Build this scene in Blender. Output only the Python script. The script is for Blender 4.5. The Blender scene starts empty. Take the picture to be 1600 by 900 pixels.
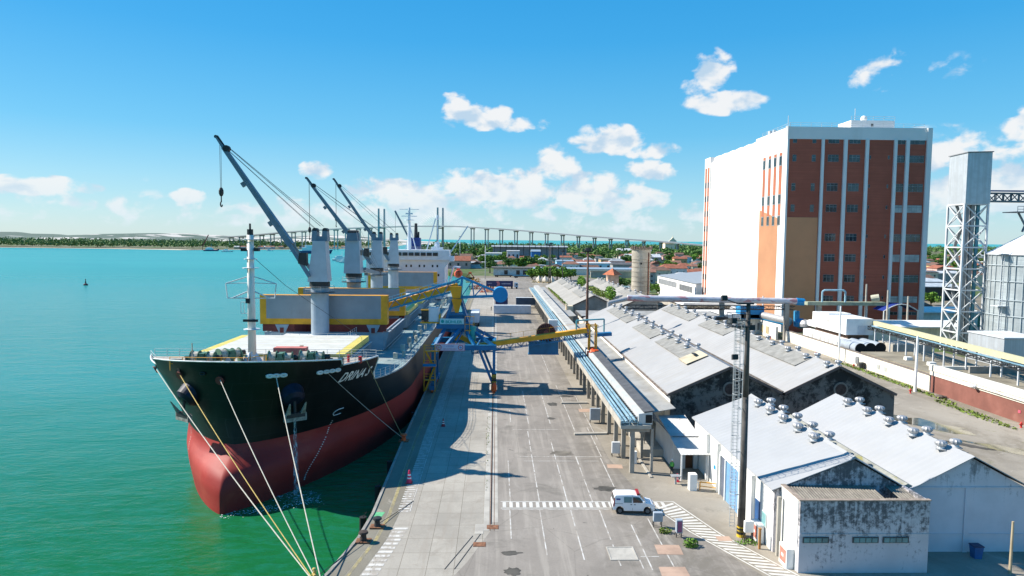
import bpy, bmesh, math, random
from math import sin, cos, pi, radians, sqrt, atan2
from mathutils import Vector, Matrix, noise
random.seed(7)
SC = bpy.context.scene
COL = SC.collection

# ------------------------------------------------------------------ camera, sky, sun, exposure
H = 27.0
FPX, PITCH, YAW, ROLL = 1080.0, radians(4.0), radians(1.38), radians(0.5)
fwd = Vector((sin(YAW)*cos(PITCH), cos(YAW)*cos(PITCH), -sin(PITCH)))
rgt = Vector((cos(YAW), -sin(YAW), 0)); upv = rgt.cross(fwd)
R2 = rgt*cos(ROLL) + upv*sin(ROLL); U2 = -rgt*sin(ROLL) + upv*cos(ROLL)
cam = bpy.data.cameras.new('camera'); co = bpy.data.objects.new('camera', cam); COL.objects.link(co)
cam.sensor_width = 36; cam.lens = 36*FPX/1600; cam.clip_start = 0.5; cam.clip_end = 60000
M = Matrix(((R2.x, U2.x, -fwd.x), (R2.y, U2.y, -fwd.y), (R2.z, U2.z, -fwd.z))).to_4x4()
M.translation = Vector((0, 0, H)); co.matrix_world = M
SC.camera = co
SC.render.resolution_x, SC.render.resolution_y = 1024, 576
SC.view_settings.view_transform = 'Standard'; SC.view_settings.look = 'None'
SC.view_settings.exposure = 0.82; SC.view_settings.gamma = 1
SC.cycles.max_bounces = 6; SC.cycles.transparent_max_bounces = 8

sun_to = Vector((-33.3, 8.8, 28.2)).normalized()
sl = bpy.data.lights.new('sun', 'SUN'); so = bpy.data.objects.new('sun', sl); COL.objects.link(so)
sl.energy = 5.0; sl.angle = radians(0.53); sl.color = (1.0, 0.93, 0.83)
so.rotation_euler = (-sun_to).to_track_quat('-Z', 'Y').to_euler(); so.location = (0, 0, 100)

W = bpy.data.worlds.new('World'); SC.world = W; W.use_nodes = True

class NT:
    """small node-tree helper"""
    def __init__(s, nt): s.nt = nt; s.n = nt.nodes; s.l = nt.links
    def add(s, t, **k):
        n = s.n.new(t)
        for a, b in k.items(): setattr(n, a, b)
        return n
    def link(s, a, b): s.l.new(a, b)
    def setv(s, sock, v):
        if hasattr(v, 'is_output') or isinstance(v, bpy.types.NodeSocket): s.l.new(v, sock)
        else: sock.default_value = v
    def math(s, op, a, b=0.0, c=None, clamp=False):
        n = s.add('ShaderNodeMath', operation=op, use_clamp=clamp)
        s.setv(n.inputs[0], a); s.setv(n.inputs[1], b)
        if c is not None: s.setv(n.inputs[2], c)
        return n.outputs[0]
    def noise(s, vec, scale=1.0, detail=4.0, rough=0.5, dist=0.0):
        n = s.add('ShaderNodeTexNoise'); s.l.new(vec, n.inputs['Vector'])
        n.inputs['Scale'].default_value = scale; n.inputs['Detail'].default_value = detail
        n.inputs['Roughness'].default_value = rough; n.inputs['Distortion'].default_value = dist
        return n.outputs['Fac']
    def ramp(s, v, a, b):
        n = s.add('ShaderNodeMapRange', interpolation_type='SMOOTHSTEP'); s.setv(n.inputs['Value'], v)
        s.setv(n.inputs['From Min'], a); s.setv(n.inputs['From Max'], b)
        return n.outputs['Result']
    def mix(s, f, a, b, blend='MIX'):
        n = s.add('ShaderNodeMix', data_type='RGBA', blend_type=blend); s.setv(n.inputs[0], f)
        s.setv(n.inputs[6], c4(a)); s.setv(n.inputs[7], c4(b)); return n.outputs[2]
    def mapping(s, vec, scale=(1, 1, 1), rot=(0, 0, 0), loc=(0, 0, 0)):
        n = s.add('ShaderNodeMapping'); s.l.new(vec, n.inputs[0])
        n.inputs['Scale'].default_value = scale; n.inputs['Rotation'].default_value = rot; n.inputs['Location'].default_value = loc
        return n.outputs[0]
def c4(c):
    if isinstance(c, bpy.types.NodeSocket): return c
    return (c[0], c[1], c[2], 1.0)

def build_world():
    t = NT(W.node_tree); t.n.clear()
    out = t.add('ShaderNodeOutputWorld'); bg = t.add('ShaderNodeBackground')
    sky = t.add('ShaderNodeTexSky', sky_type='NISHITA'); sky.sun_disc = False
    sky.sun_elevation = math.asin(sun_to.z); sky.sun_rotation = atan2(sun_to.x, sun_to.y)
    sky.altitude = 20; sky.air_density = 1.0; sky.dust_density = 0.35; sky.ozone_density = 1.6
    hs = t.add('ShaderNodeHueSaturation'); hs.inputs['Hue'].default_value = 0.492
    hs.inputs['Saturation'].default_value = 1.55; hs.inputs['Value'].default_value = 1.45
    t.link(sky.outputs[0], hs.inputs['Color'])
    tc = t.add('ShaderNodeTexCoord'); d = tc.outputs['Generated']
    sp = t.add('ShaderNodeSeparateXYZ'); t.link(d, sp.inputs[0])
    az = t.math('ARCTAN2', sp.outputs[0], sp.outputs[1])          # radians, 0 = along the quay
    el = t.math('ARCSINE', sp.outputs[2])
    cb = t.add('ShaderNodeCombineXYZ'); t.link(az, cb.inputs[0]); t.link(el, cb.inputs[1])
    v = cb.outputs[0]
    vm = t.mapping(v, scale=(1, 1.45, 1))
    nz = t.noise(vm, 30, 9, 0.53, 0.25); nb = t.noise(vm, 8, 3, 0.5)
    n = t.math('ADD', t.math('MULTIPLY', nz, 0.72), t.math('MULTIPLY', nb, 0.28))
    # single cumulus clouds: azimuth, elevation, half width, half height (degrees), weight
    blobs = [(-1.5,9.9,3.6,1.25,.22),(-3.3,10.6,1.6,1.5,.2),(2.2,9.4,2.6,.9,.16),(9.0,8.1,3.6,1.5,.24),(12.5,7.2,2.6,.9,.16),(5.0,6.6,2.2,1.4,.16),(12.5,5.6,2.6,1.1,.2),
             (17.2,13.0,1.9,1.9,.2),(18.2,10.7,3.6,1.1,.2),(16.0,11.6,1.8,1.6,.12),(28.4,12.2,3.2,1.8,.1),(33.0,12.0,2.4,1.1,.05),
             (-14.4,5.3,1.5,1.0,.2),(-23.6,3.0,1.6,.75,.17),(-33,3.4,3.6,.85,.2),(-30.2,3.3,1.6,.5,.15),(-36.5,3.0,3,.7,.15),(-27,4.1,1,.4,.06),
             (-6.5,3.4,6,1.7,.17),(1,4.0,8,2.1,.19),(8.5,3.8,7,2.3,.18),(5,5.4,3,1.4,.14),(-10,4.0,3,1.2,.14),(-17,2.2,6,1.0,.1),(-2,5.4,2.5,.8,.12),
             (33,6.2,5,2.2,.17),(38.5,7.6,2.6,1.8,.2),(36,3.6,8,2.2,.17),(0,2.0,60,1.7,.085),(45,6,8,4,.2),(-50,4,8,2,.16),(60,5,9,3,.2),(-70,5,9,2,.16)]
    tot = None
    for a, e, wa, we, k in blobs:
        x = t.math('DIVIDE', t.math('SUBTRACT', az, radians(a)), radians(wa))
        y = t.math('DIVIDE', t.math('SUBTRACT', el, radians(e)), radians(we))
        r2 = t.math('ADD', t.math('MULTIPLY', x, x), t.math('MULTIPLY', y, y))
        g = t.math('MULTIPLY', t.math('SUBTRACT', 1.0, r2, clamp=True), k*1.35)
        tot = g if tot is None else t.math('MAXIMUM', tot, g)
    m = t.ramp(t.math('ADD', n, tot), 0.545, 0.70)
    m = t.math('MULTIPLY', m, t.ramp(tot, 0.0, 0.07))
    # clouds shade: denser and lower = greyer, from the cloud's own noise sampled towards the sun
    v2 = t.mapping(v, scale=(1, 1.45, 1), loc=(0.010, -0.022, 0))
    nz2 = t.noise(v2, 18, 5, 0.5, 0.25); nz3 = t.noise(vm, 18, 5, 0.5, 0.25)
    lit = t.ramp(t.math('ADD', t.math('SUBTRACT', nz3, nz2), t.math('MULTIPLY', t.math('SUBTRACT', nz, .5), .3)), -0.17, 0.06)
    cc = t.mix(lit, (0.58, 0.74, 0.90), (1.0, 1.0, 1.0))
    hz = t.ramp(el, 0.0, 0.10)
    cc = t.mix(hz, (0.80, 0.93, 1.0), cc)
    sc = t.add('ShaderNodeVectorMath', operation='SCALE'); t.link(cc, sc.inputs[0]); sc.inputs['Scale'].default_value = 9.2
    rp = t.add('ShaderNodeValToRGB'); t.link(t.math('MULTIPLY', el, 1/0.6, clamp=True), rp.inputs[0]); E = rp.color_ramp.elements
    E[0].position = 0; E[0].color = (.56, .80, .90, 1); E[1].position = 1; E[1].color = (.018, .285, .76, 1)
    for pos_, cc_ in ((.10, (.36, .72, .93)), (.24, (.16, .58, .93)), (.45, (.065, .44, .89)), (.70, (.028, .345, .82))):
        e_ = E.new(pos_); e_.color = (*cc_, 1)
    air = t.add('ShaderNodeVectorMath', operation='SCALE'); t.link(rp.outputs[0], air.inputs[0]); air.inputs['Scale'].default_value = 9.6
    base = t.mix(.80, hs.outputs[0], air.outputs[0])
    colr = t.mix(t.math('MULTIPLY', m, 0.93), base, sc.outputs[0])
    t.link(colr, bg.inputs[0]); bg.inputs[1].default_value = 0.0577
    t.link(bg.outputs[0], out.inputs[0])
build_world()

# ------------------------------------------------------------------ materials
MATS = {}
def mat(name, col, rough=.6, metal=0., var=.12, vs=.6, dirt=None, damt=.5, dscale=(1, 1, 1), dthr=(.5, .7), bump=0., bscale=8., spec=.4, fine=.0, emit=None):
    if name in MATS: return MATS[name]
    m = bpy.data.materials.new(name); m.use_nodes = True; t = NT(m.node_tree)
    p = t.n['Principled BSDF']; tc = t.add('ShaderNodeTexCoord'); v = tc.outputs['Object']
    a = t.noise(v, vs, 5, .6)
    lo = [c*(1-var*1.6) for c in col]; hi = [min(1, c*(1+var*1.2)) for c in col]
    c = t.mix(t.ramp(a, .3, .7), lo, hi)
    if fine: c = t.mix(t.math('MULTIPLY', t.ramp(t.noise(v, 9, 4, .7), .35, .65), fine), c, [x*.6 for x in col])
    if dirt is not None:
        n = t.noise(t.mapping(v, scale=dscale), 1, 7, .65, .3)
        c = t.mix(t.math('MULTIPLY', t.ramp(n, *dthr), damt), c, dirt)
    t.link(c, p.inputs['Base Color']) if not isinstance(c, tuple) else None
    p.inputs['Roughness'].default_value = rough; p.inputs['Metallic'].default_value = metal
    p.inputs['Specular IOR Level'].default_value = spec
    if bump:
        b = t.add('ShaderNodeBump'); b.inputs['Strength'].default_value = bump; b.inputs['Distance'].default_value = .05
        t.link(t.noise(v, bscale, 4, .6), b.inputs['Height']); t.link(b.outputs[0], p.inputs['Normal'])
    MATS[name] = m; return m

# ------------------------------------------------------------------ mesh builder
class MB:
    def __init__(s): s.v = []; s.f = []; s.m = []
    def add(s, vs, fs, m=0):
        o = len(s.v); s.v += [tuple(v) for v in vs]
        for f in fs: s.f.append(tuple(i+o for i in f)); s.m.append(m)
        return s
    def hexa(s, p, m=0):   # 8 points: bottom 4 ccw, top 4 ccw
        return s.add(p, [(3,2,1,0),(4,5,6,7),(0,1,5,4),(1,2,6,5),(2,3,7,6),(3,0,4,7)], m)
    def box(s, x0, y0, z0, x1, y1, z1, m=0):
        return s.hexa([(x0,y0,z0),(x1,y0,z0),(x1,y1,z0),(x0,y1,z0),(x0,y0,z1),(x1,y0,z1),(x1,y1,z1),(x0,y1,z1)], m)
    def prism(s, poly, axis, a, b, m=0):  # poly: 2D points; axis 0/1/2 extruded from a to b
        def P(p, t):
            return (t, p[0], p[1]) if axis == 0 else (p[0], t, p[1]) if axis == 1 else (p[0], p[1], t)
        n = len(poly); vs = [P(p, a) for p in poly]+[P(p, b) for p in poly]
        fs = [tuple(range(n)), tuple(range(2*n-1, n-1, -1))]+[(i, i+n, (i+1) % n+n, (i+1) % n) for i in range(n)]
        return s.add(vs, fs, m)
    def beam(s, p, q, w=.2, h=None, m=0, up=(0, 0, 1)):
        h = h or w; p = Vector(p); q = Vector(q); d = (q-p)
        if d.length < 1e-6: return s
        d.normalize(); u = Vector(up)
        if abs(d.dot(u)) > .98: u = Vector((1, 0, 0))
        r = d.cross(u).normalized(); u = r.cross(d)
        r *= w/2; u *= h/2
        return s.hexa([p-r-u, p+r-u, q+r-u, q-r-u, p-r+u, p+r+u, q+r+u, q-r+u], m)
    def cyl(s, p, q, r, r2=None, n=12, m=0, cap=True):
        r2 = r if r2 is None else r2; p = Vector(p); q = Vector(q); d = (q-p).normalized()
        u = Vector((0, 0, 1)) if abs(d.z) < .9 else Vector((1, 0, 0))
        a = d.cross(u).normalized(); b = d.cross(a)
        vs = [p+(a*cos(2*pi*i/n)+b*sin(2*pi*i/n))*r for i in range(n)]+[q+(a*cos(2*pi*i/n)+b*sin(2*pi*i/n))*r2 for i in range(n)]
        fs = [(i, (i+1) % n, (i+1) % n+n, i+n) for i in range(n)]
        if cap: fs += [tuple(range(n-1, -1, -1)), tuple(range(n, 2*n))]
        return s.add(vs, fs, m)
    def tube(s, pts, r, n=6, m=0):
        for a, b in zip(pts, pts[1:]): s.cyl(a, b, r, n=n, m=m)
        return s
    def lathe(s, c, prof, n=16, m=0):   # prof: (radius, z) list
        vs = []
        for r, z in prof:
            for i in range(n): vs.append((c[0]+r*cos(2*pi*i/n), c[1]+r*sin(2*pi*i/n), c[2]+z))
        fs = []
        for j in range(len(prof)-1):
            for i in range(n): fs.append((j*n+i, j*n+(i+1) % n, (j+1)*n+(i+1) % n, (j+1)*n+i))
        fs += [tuple(range(n-1, -1, -1)), tuple(range((len(prof)-1)*n, len(prof)*n))]
        return s.add(vs, fs, m)
    def sphere(s, c, r, n=10, m=0, sz=1):
        k = max(4, n//2)
        return s.lathe(c, [(max(.001, r*sin(pi*j/k)), -r*sz*cos(pi*j/k)) for j in range(k+1)], n, m)
    def grid(s, rows, m=0, closed=False):
        n = len(rows[0]); vs = [p for r in rows for p in r]; fs = []
        for j in range(len(rows)-1):
            for i in range(n-1): fs.append((j*n+i, j*n+i+1, (j+1)*n+i+1, (j+1)*n+i))
        return s.add(vs, fs, m)
    def build(s, name, mats, parent=None, smooth=False, local=False, label=None):
        me = bpy.data.meshes.new(name); me.from_pydata(s.v, [], s.f)
        if not isinstance(mats, (list, tuple)): mats = [mats]
        for mm in mats: me.materials.append(mm)
        if len(mats) > 1: me.polygons.foreach_set('material_index', s.m)
        if smooth: me.polygons.foreach_set('use_smooth', [True]*len(me.polygons))
        me.update()
        o = bpy.data.objects.new(name, me); COL.objects.link(o)
        if parent is not None:
            o.parent = parent
            if not local:
                off = Vector((0, 0, 0)); q = parent
                while q is not None: off += q.location; q = q.parent
                o.location = -off
        if label: o['label'] = label
        return o

def thing(name, label, cat, loc=(0, 0, 0), rz=0, group=None, kind=None):
    o = bpy.data.objects.new(name, None); COL.objects.link(o); o.location = loc; o.rotation_euler = (0, 0, rz)
    o.empty_display_size = .2; o['label'] = label; o['category'] = cat
    if group: o['group'] = group
    if kind: o['kind'] = kind
    return o
def tag(o, label, cat, group=None, kind=None):
    o['label'] = label; o['category'] = cat
    if group: o['group'] = group
    if kind: o['kind'] = kind
    return o
def struct(o, label=None):
    o['kind'] = 'structure'
    if label: o['label'] = label; o['category'] = 'ground'
    return o
KIDS = {}
def dup(root, loc, rz=0, label=None, group=None, scale=None):
    if root.name not in KIDS:
        KIDS[root.name] = [(c, list(c.children)) for c in root.children]
    r = root.copy(); COL.objects.link(r); r.location = loc; r.rotation_euler = (0, 0, rz)
    if scale is not None: r.scale = scale if hasattr(scale, '__len__') else (scale,)*3
    if label: r['label'] = label
    if group: r['group'] = group
    for ch, gs in KIDS[root.name]:
        c = ch.copy(); COL.objects.link(c); c.parent = r
        for g in gs:
            d = g.copy(); COL.objects.link(d); d.parent = c
    return r
def text_geo(txt, size=1.0, shear=0.0, extrude=0.0, bold=0.0):
    cu = bpy.data.curves.new('t', 'FONT'); cu.body = txt; cu.size = size; cu.shear = shear; cu.extrude = extrude; cu.offset = bold
    cu.resolution_u = 3
    ob = bpy.data.objects.new('t', cu); COL.objects.link(ob); bpy.context.view_layer.update()
    me = bpy.data.meshes.new_from_object(ob.evaluated_get(bpy.context.evaluated_depsgraph_get()))
    vs = [tuple(v.co) for v in me.vertices]; fs = [tuple(p.vertices) for p in me.polygons]
    bpy.data.objects.remove(ob); bpy.data.curves.remove(cu); bpy.data.meshes.remove(me)
    return vs, fs
def text_part(txt, height, origin, xdir, ydir, m, parent, name='lettering', width=None, shear=0, bold=0):
    vs, fs = text_geo(txt, 1.0, shear, 0, bold)
    w = max(v[0] for v in vs)-min(v[0] for v in vs); h = max(v[1] for v in vs)
    k = height/h; kx = k if width is None else width/w; x0 = min(v[0] for v in vs)
    o = Vector(origin); xd = Vector(xdir); yd = Vector(ydir)
    return MB().add([o+xd*((v[0]-x0)*kx)+yd*(v[1]*k) for v in vs], fs).build(name, m, parent)

# ------------------------------------------------------------------ common materials
white = mat('white_paint', (.78, .78, .75), .55, var=.05, dirt=(.42, .38, .32), damt=.35, dscale=(.5, .5, .12), dthr=(.55, .75))
cream = mat('cream_wall', (.74, .70, .60), .8, var=.07, dirt=(.35, .31, .25), damt=.45, dscale=(.6, .6, .15), dthr=(.52, .72))
black_hull = mat('black_hull_paint', (.005, .008, .008), .42, var=.3, vs=.15, dirt=(.05, .045, .04), damt=.12, dscale=(.8, .8, .12), spec=.28)
red_hull = mat('red_hull_paint', (.33, .027, .021), .6, var=.10, vs=.12, dirt=(.38, .065, .045), damt=.45, dscale=(.25, .08, .35), dthr=(.5, .68), spec=.3)
ship_grey = mat('ship_grey_paint', (.30, .36, .41), .5, var=.06, dirt=(.28, .20, .13), damt=.35, dscale=(1, 1, .15), dthr=(.6, .75))
crane_grey = mat('crane_jib_grey', (.13, .185, .23), .5, var=.08, dirt=(.25, .2, .15), damt=.2, dscale=(1, 1, .3), dthr=(.6, .8))
cover_grey = mat('hatch_cover_grey', (.27, .29, .31), .6, var=.06, vs=.3, dirt=(.2, .16, .12), damt=.3, dscale=(.6, .6, .2), dthr=(.55, .75))
cover_white = mat('hatch_cover_white', (0.605, 0.596, 0.554), .55, var=.05, dirt=(.45, .36, .26), damt=.35, dscale=(.4, .2, .4), dthr=(.55, .75))
deck_green = mat('deck_green_grey', (0.218, 0.294, 0.290), .7, var=.12, dirt=(.3, .3, .27), damt=.6, dscale=(.3, .15, .3), dthr=(.45, .65))
yellow = mat('safety_yellow', (.74, .335, .016), .55, var=.1, dirt=(.25, .15, .05), damt=.3, dscale=(.8, .8, .8), dthr=(.6, .75))
lt_yellow = mat('pale_yellow', (0.672, 0.554, 0.134), .55, var=.06)
oxide = mat('oxide_red', (.18, .035, .028), .7, var=.15)
rust = mat('rusty_steel', (.20, .09, .045), .8, var=.3, vs=3)
dark = mat('dark_steel', (.025, .028, .03), .6, var=.2)
blackm = mat('black_rubber', (.012, .012, .012), .8, var=.1)
galv = mat('galvanised_steel', (.40, .40, .40), .48, metal=.45, var=.1, vs=3)
metal_paint = mat('pale_metal_paint', (.58, .60, .61), .5, var=.06)
green_m = mat('machinery_green', (.09, .19, .12), .5, var=.15, vs=3)
ropem = mat('rope_cream', (0.521, 0.487, 0.403), .9, var=.12, vs=6)
ropey = mat('rope_yellow', (0.521, 0.378, 0.118), .9, var=.12, vs=6)
blue_st = mat('loader_blue', (.008, .145, .31), .45, var=.1, dirt=(.05, .06, .07), damt=.2, dthr=(.6, .75))
blue_lt = mat('bright_blue_paint', (.008, .23, .50), .45, var=.05)
glass = mat('dark_glass', (.02, .03, .035), .12, var=.2, spec=.6)
glass_t = mat('teal_glass', (.10, .26, .27), .15, var=.2, spec=.6)
orange_m = mat('rescue_orange', (.75, .10, .02), .5, var=.06)
red_m = mat('red_paint', (.55, .035, .03), .5, var=.08)
concrete = mat('aged_concrete', (0.286, 0.269, 0.235), .9, var=.14, vs=.4, dirt=(.13, .12, .105), damt=.6, dscale=(.7, .7, .3), dthr=(.48, .7), bump=.3)
concrete_l = mat('pale_concrete', (0.395, 0.370, 0.319), .9, var=.12, vs=.4, dirt=(.25, .23, .2), damt=.5, dscale=(.5, .5, .5), dthr=(.5, .7), bump=.2)

# ------------------------------------------------------------------ ground and water
def ground_mat(name, base, kind):
    m = bpy.data.materials.new(name); m.use_nodes = True; t = NT(m.node_tree); p = t.n['Principled BSDF']
    v = t.add('ShaderNodeNewGeometry').outputs['Position']
    big = t.noise(v, .045, 5, .6); mid = t.noise(v, .35, 6, .65, .4); fine = t.noise(v, 5.0, 4, .7)
    c = t.mix(t.ramp(big, .35, .65), [x*.84 for x in base], [x*1.14 for x in base])
    c = t.mix(t.math('MULTIPLY', t.ramp(mid, .45, .72), .45), c, [x*1.3 for x in base])
    c = t.mix(t.math('MULTIPLY', t.ramp(fine, .3, .7), .22), c, [x*.62 for x in base])
    if kind == 'asphalt':
        st = t.noise(t.mapping(v, scale=(1.4, .06, 1)), .8, 4, .6)       # tyre and wear streaks along the quay
        c = t.mix(t.math('MULTIPLY', t.ramp(st, .48, .66), .45), c, (.37, .335, .285))
        s2 = t.noise(t.mapping(v, scale=(.5, .09, 1), rot=(0, 0, -.5)), 1.3, 5, .7, .6)
        c = t.mix(t.math('MULTIPLY', t.ramp(s2, .54, .70), .35), c, (.35, .32, .28))
        gx = t.add('ShaderNodeSeparateXYZ'); t.link(v, gx.inputs[0])
        gr = t.math('MULTIPLY', t.ramp(gx.outputs[0], 7, 16), t.ramp(t.noise(v, .28, 6, .72, .7), .40, .60))   # dirtier strip along the posts
        c = t.mix(t.math('MULTIPLY', gr, .55), c, (.135, .12, .095))
        dk = t.noise(v, .16, 6, .7, .8)
        c = t.mix(t.math('MULTIPLY', t.ramp(dk, .52, .70), .6), c, (.13, .12, .10))
        sp = t.noise(v, .9, 3, .6, 1.0)
        c = t.mix(t.math('MULTIPLY', t.ramp(sp, .70, .76), .6), c, (.08, .075, .065))
        vo = t.add('ShaderNodeTexVoronoi', feature='DISTANCE_TO_EDGE'); vo.inputs['Scale'].default_value = .13
        t.link(t.mapping(v, scale=(1, .6, 1)), vo.inputs['Vector'])
        wv = t.math('ADD', vo.outputs['Distance'], t.math('MULTIPLY', t.math('SUBTRACT', t.noise(v, 1.2, 3), .5), .02))
        c = t.mix(t.math('MULTIPLY', t.math('LESS_THAN', wv, .004), .25), c, (.12, .11, .09))
    if kind == 'slab':
        br = t.add('ShaderNodeTexBrick', offset=0, squash=1)
        t.link(t.mapping(v, loc=(1.0, 0, 0)), br.inputs['Vector'])
        br.inputs['Scale'].default_value = 1; br.inputs['Brick Width'].default_value = 2.25; br.inputs['Row Height'].default_value = 2.9
        br.inputs['Mortar Size'].default_value = .022; br.inputs['Mortar Smooth'].default_value = .3
        br.inputs['Color1'].default_value = (.93, .93, .93, 1); br.inputs['Color2'].default_value = (1.06, 1.06, 1.06, 1); br.inputs['Mortar'].default_value = (.42, .39, .34, 1)
        c = t.mix(1.0, c, br.outputs['Color'], 'MULTIPLY')
        dk = t.noise(v, .5, 6, .7, .8)
        c = t.mix(t.math('MULTIPLY', t.ramp(dk, .50, .72), .5), c, (.24, .21, .17))
        st = t.noise(t.mapping(v, scale=(1.6, .12, 1)), .9, 5, .65); c = t.mix(t.math('MULTIPLY', t.ramp(st, .5, .68), .4), c, (.27, .235, .19))
    if kind == 'street':
        dk = t.noise(t.mapping(v, scale=(1, .5, 1)), .1, 6, .7, .8)
        c = t.mix(t.math('MULTIPLY', t.ramp(dk, .44, .64), .6), c, (.17, .145, .105))
        d2 = t.noise(v, .6, 8, .75, 1.0); c = t.mix(t.math('MULTIPLY', t.ramp(d2, .55, .70), .45), c, (.13, .115, .09)); d3 = t.noise(v, .25, 5, .7, 1.2); c = t.mix(t.math('MULTIPLY', t.ramp(d3, .58, .66), .4), c, (.40, .365, .31))
        g = t.noise(v, .2, 6, .7, .5)
        c = t.mix(t.math('MULTIPLY', t.ramp(g, .64, .72), .6), c, (.14, .16, .05))
    if kind == 'land':
        g = t.noise(v, .012, 8, .7, .5)
        c = t.mix(t.ramp(g, .42, .55), c, (.07, .11, .03))
        g2 = t.noise(v, .05, 6, .7)
        c = t.mix(t.math('MULTIPLY', t.ramp(g2, .5, .7), .5), c, (.33, .28, .2))
    t.link(c, p.inputs['Base Color']); p.inputs['Roughness'].default_value = .9; p.inputs['Specular IOR Level'].default_value = .2
    b = t.add('ShaderNodeBump'); b.inputs['Strength'].default_value = .25; b.inputs['Distance'].default_value = .04
    t.link(fine, b.inputs['Height']); t.link(b.outputs[0], p.inputs['Normal'])
    return m
asphalt_m = ground_mat('asphalt_worn', (.250, .224, .192), 'asphalt')
slab_m = ground_mat('slab_concrete', (.350, .322, .272), 'slab')
apron_m = ground_mat('yard_concrete', (.300, .268, .218), 'street')
edge_m = ground_mat('edge_concrete', (0.213, 0.198, 0.158), 'street')
land_m = ground_mat('town_ground', (0.190, 0.166, 0.126), 'land')

def poly_sheet(name, pts, z, m, depth=None, parent=None):
    mb = MB(); n = len(pts)
    mb.add([(x, y, z) for x, y in pts], [tuple(range(n))])
    if depth is not None:
        for i in range(n):
            a, b = pts[i], pts[(i+1) % n]
            mb.add([(a[0], a[1], z), (b[0], b[1], z), (b[0], b[1], depth), (a[0], a[1], depth)], [(0, 3, 2, 1)])
    o = mb.build(name, m, parent)
    bm = bmesh.new(); bm.from_mesh(o.data); bmesh.ops.recalc_face_normals(bm, faces=bm.faces[:]); 
    bmesh.ops.triangulate(bm, faces=[f for f in bm.faces if len(f.verts) > 4])
    up = [f for f in bm.faces if abs(f.normal.z) > .9 and f.normal.z < 0 and abs(f.calc_center_median().z-z) < .001]
    if up: bmesh.ops.reverse_faces(bm, faces=up)
    bm.to_mesh(o.data); bm.free()
    return struct(o)

WL = -3.0
# water reaches the horizon in every direction
def water():
    m = bpy.data.materials.new('river_water'); m.use_nodes = True; t = NT(m.node_tree); p = t.n['Principled BSDF']
    v = t.add('ShaderNodeNewGeometry').outputs['Position']; sp = t.add('ShaderNodeSeparateXYZ'); t.link(v, sp.inputs[0])
    y = sp.outputs[1]; x = sp.outputs[0]
    wob = t.math('MULTIPLY', t.math('SUBTRACT', t.noise(v, .012, 4, .6), .5), 90)
    d = t.math('ADD', t.math('ADD', t.math('MULTIPLY', y, .8), t.math('MULTIPLY', x, -.45)), wob)
    c = t.mix(t.ramp(d, 55, 165), (.008, .115, .034), (.022, .205, .185))       # water's own green, plus view-angle reflection shift painted in by distance
    c = t.mix(t.ramp(d, 200, 900), c, (.046, .29, .285))
    pl = t.noise(t.mapping(v, scale=(.35, 1.5, 1), rot=(0, 0, .12)), .006, 5, .6, .3)
    c = t.mix(t.math('MULTIPLY', t.ramp(pl, .45, .62), t.math('MULTIPLY', t.ramp(d, 150, 600), .55)), c, (.030, .235, .25))
    c = t.mix(t.ramp(y, 2600, 4200), c, (.02, .30, .30))
    t.link(c, p.inputs['Base Color']); t.link(t.math('ADD', .10, t.math('MULTIPLY', t.ramp(y, 80, 700), .22)), p.inputs['Roughness']); p.inputs['IOR'].default_value = 1.33
    p.inputs['Specular IOR Level'].default_value = .17
    rpl = t.noise(t.mapping(v, scale=(.45, 1.3, 1), rot=(0, 0, .2)), .7, 6, .7, .4)
    c = t.mix(t.math('MULTIPLY', t.ramp(rpl, .42, .66), .30), c, (.016, .19, .15)); t.link(c, p.inputs['Base Color'])  # light and dark of ripples mixed into the base colour
    n1 = t.noise(t.mapping(v, scale=(.6, 1.2, 1), rot=(0, 0, .25)), 1.1, 5, .62, .3)
    n2 = t.noise(t.mapping(v, scale=(.5, 1.1, 1), rot=(0, 0, .1)), .16, 5, .6, .4)
    hgt = t.math('ADD', t.math('MULTIPLY', n1, .22), t.math('MULTIPLY', n2, .8))
    b = t.add('ShaderNodeBump'); b.inputs['Distance'].default_value = .55
    b.inputs['Strength'].default_value = .85
    t.link(hgt, b.inputs['Height']); t.link(b.outputs[0], p.inputs['Normal'])
    mb = MB(); R = 40000
    mb.add([(-R, -3000, WL), (R, -3000, WL), (R, R, WL), (-R, R, WL)], [(0, 1, 2, 3)])
    return struct(mb.build('water', m), 'green turquoise river water around the ship')
water()
# harbour and town ground: one sheet with a quay wall along the water
coast = [(-11.3, 30), (-15.6, 46), (-13.4, 54.5), (-12.3, 61), (-12.0, 66.5), (-12.35, 93), (-12.4, 330), (-13.5, 398), (-14.5, 455), (-20, 548), (-38, 562), (-52, 700),
         (-80, 820), (-125, 960), (-170, 1150), (-205, 1420), (-190, 1700), (-60, 2300), (150, 2900), (900, 3300), (2200, 3500), (4200, 3400), (4200, 30)]
poly_sheet('ground', coast, 0.0, land_m, -8)
poly_sheet('quay_apron', [(-12.35, 93), (-12.4, 330), (-13.5, 398), (1, 398), (1, 62), (-1.6, 55), (-5.6, 46), (-15.55, 46), (-13.35, 54.5), (-12.25, 61), (-11.95, 66.5)], .004, slab_m)
poly_sheet('quay_yard', [(.35, 64.5), (.35, 398), (-13.5, 398), (-14.5, 455), (-16, 480), (60, 520), (80, 455), (22.6, 455), (22.6, 46), (-6.4, 46), (-2.2, 56.3)], .008, asphalt_m)
poly_sheet('street', [(46, 46), (110, 46), (110, 100), (79.5, 100), (79.5, 455), (22.6, 455), (22.6, 46)], .004, apron_m)
poly_sheet('shed_forecourt', [(16.0, 68.2), (14.2, 84), (14.2, 320), (24.25, 320), (24.25, 56), (28, 46), (25, 46), (18.4, 62.1)], .012, apron_m)
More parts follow.
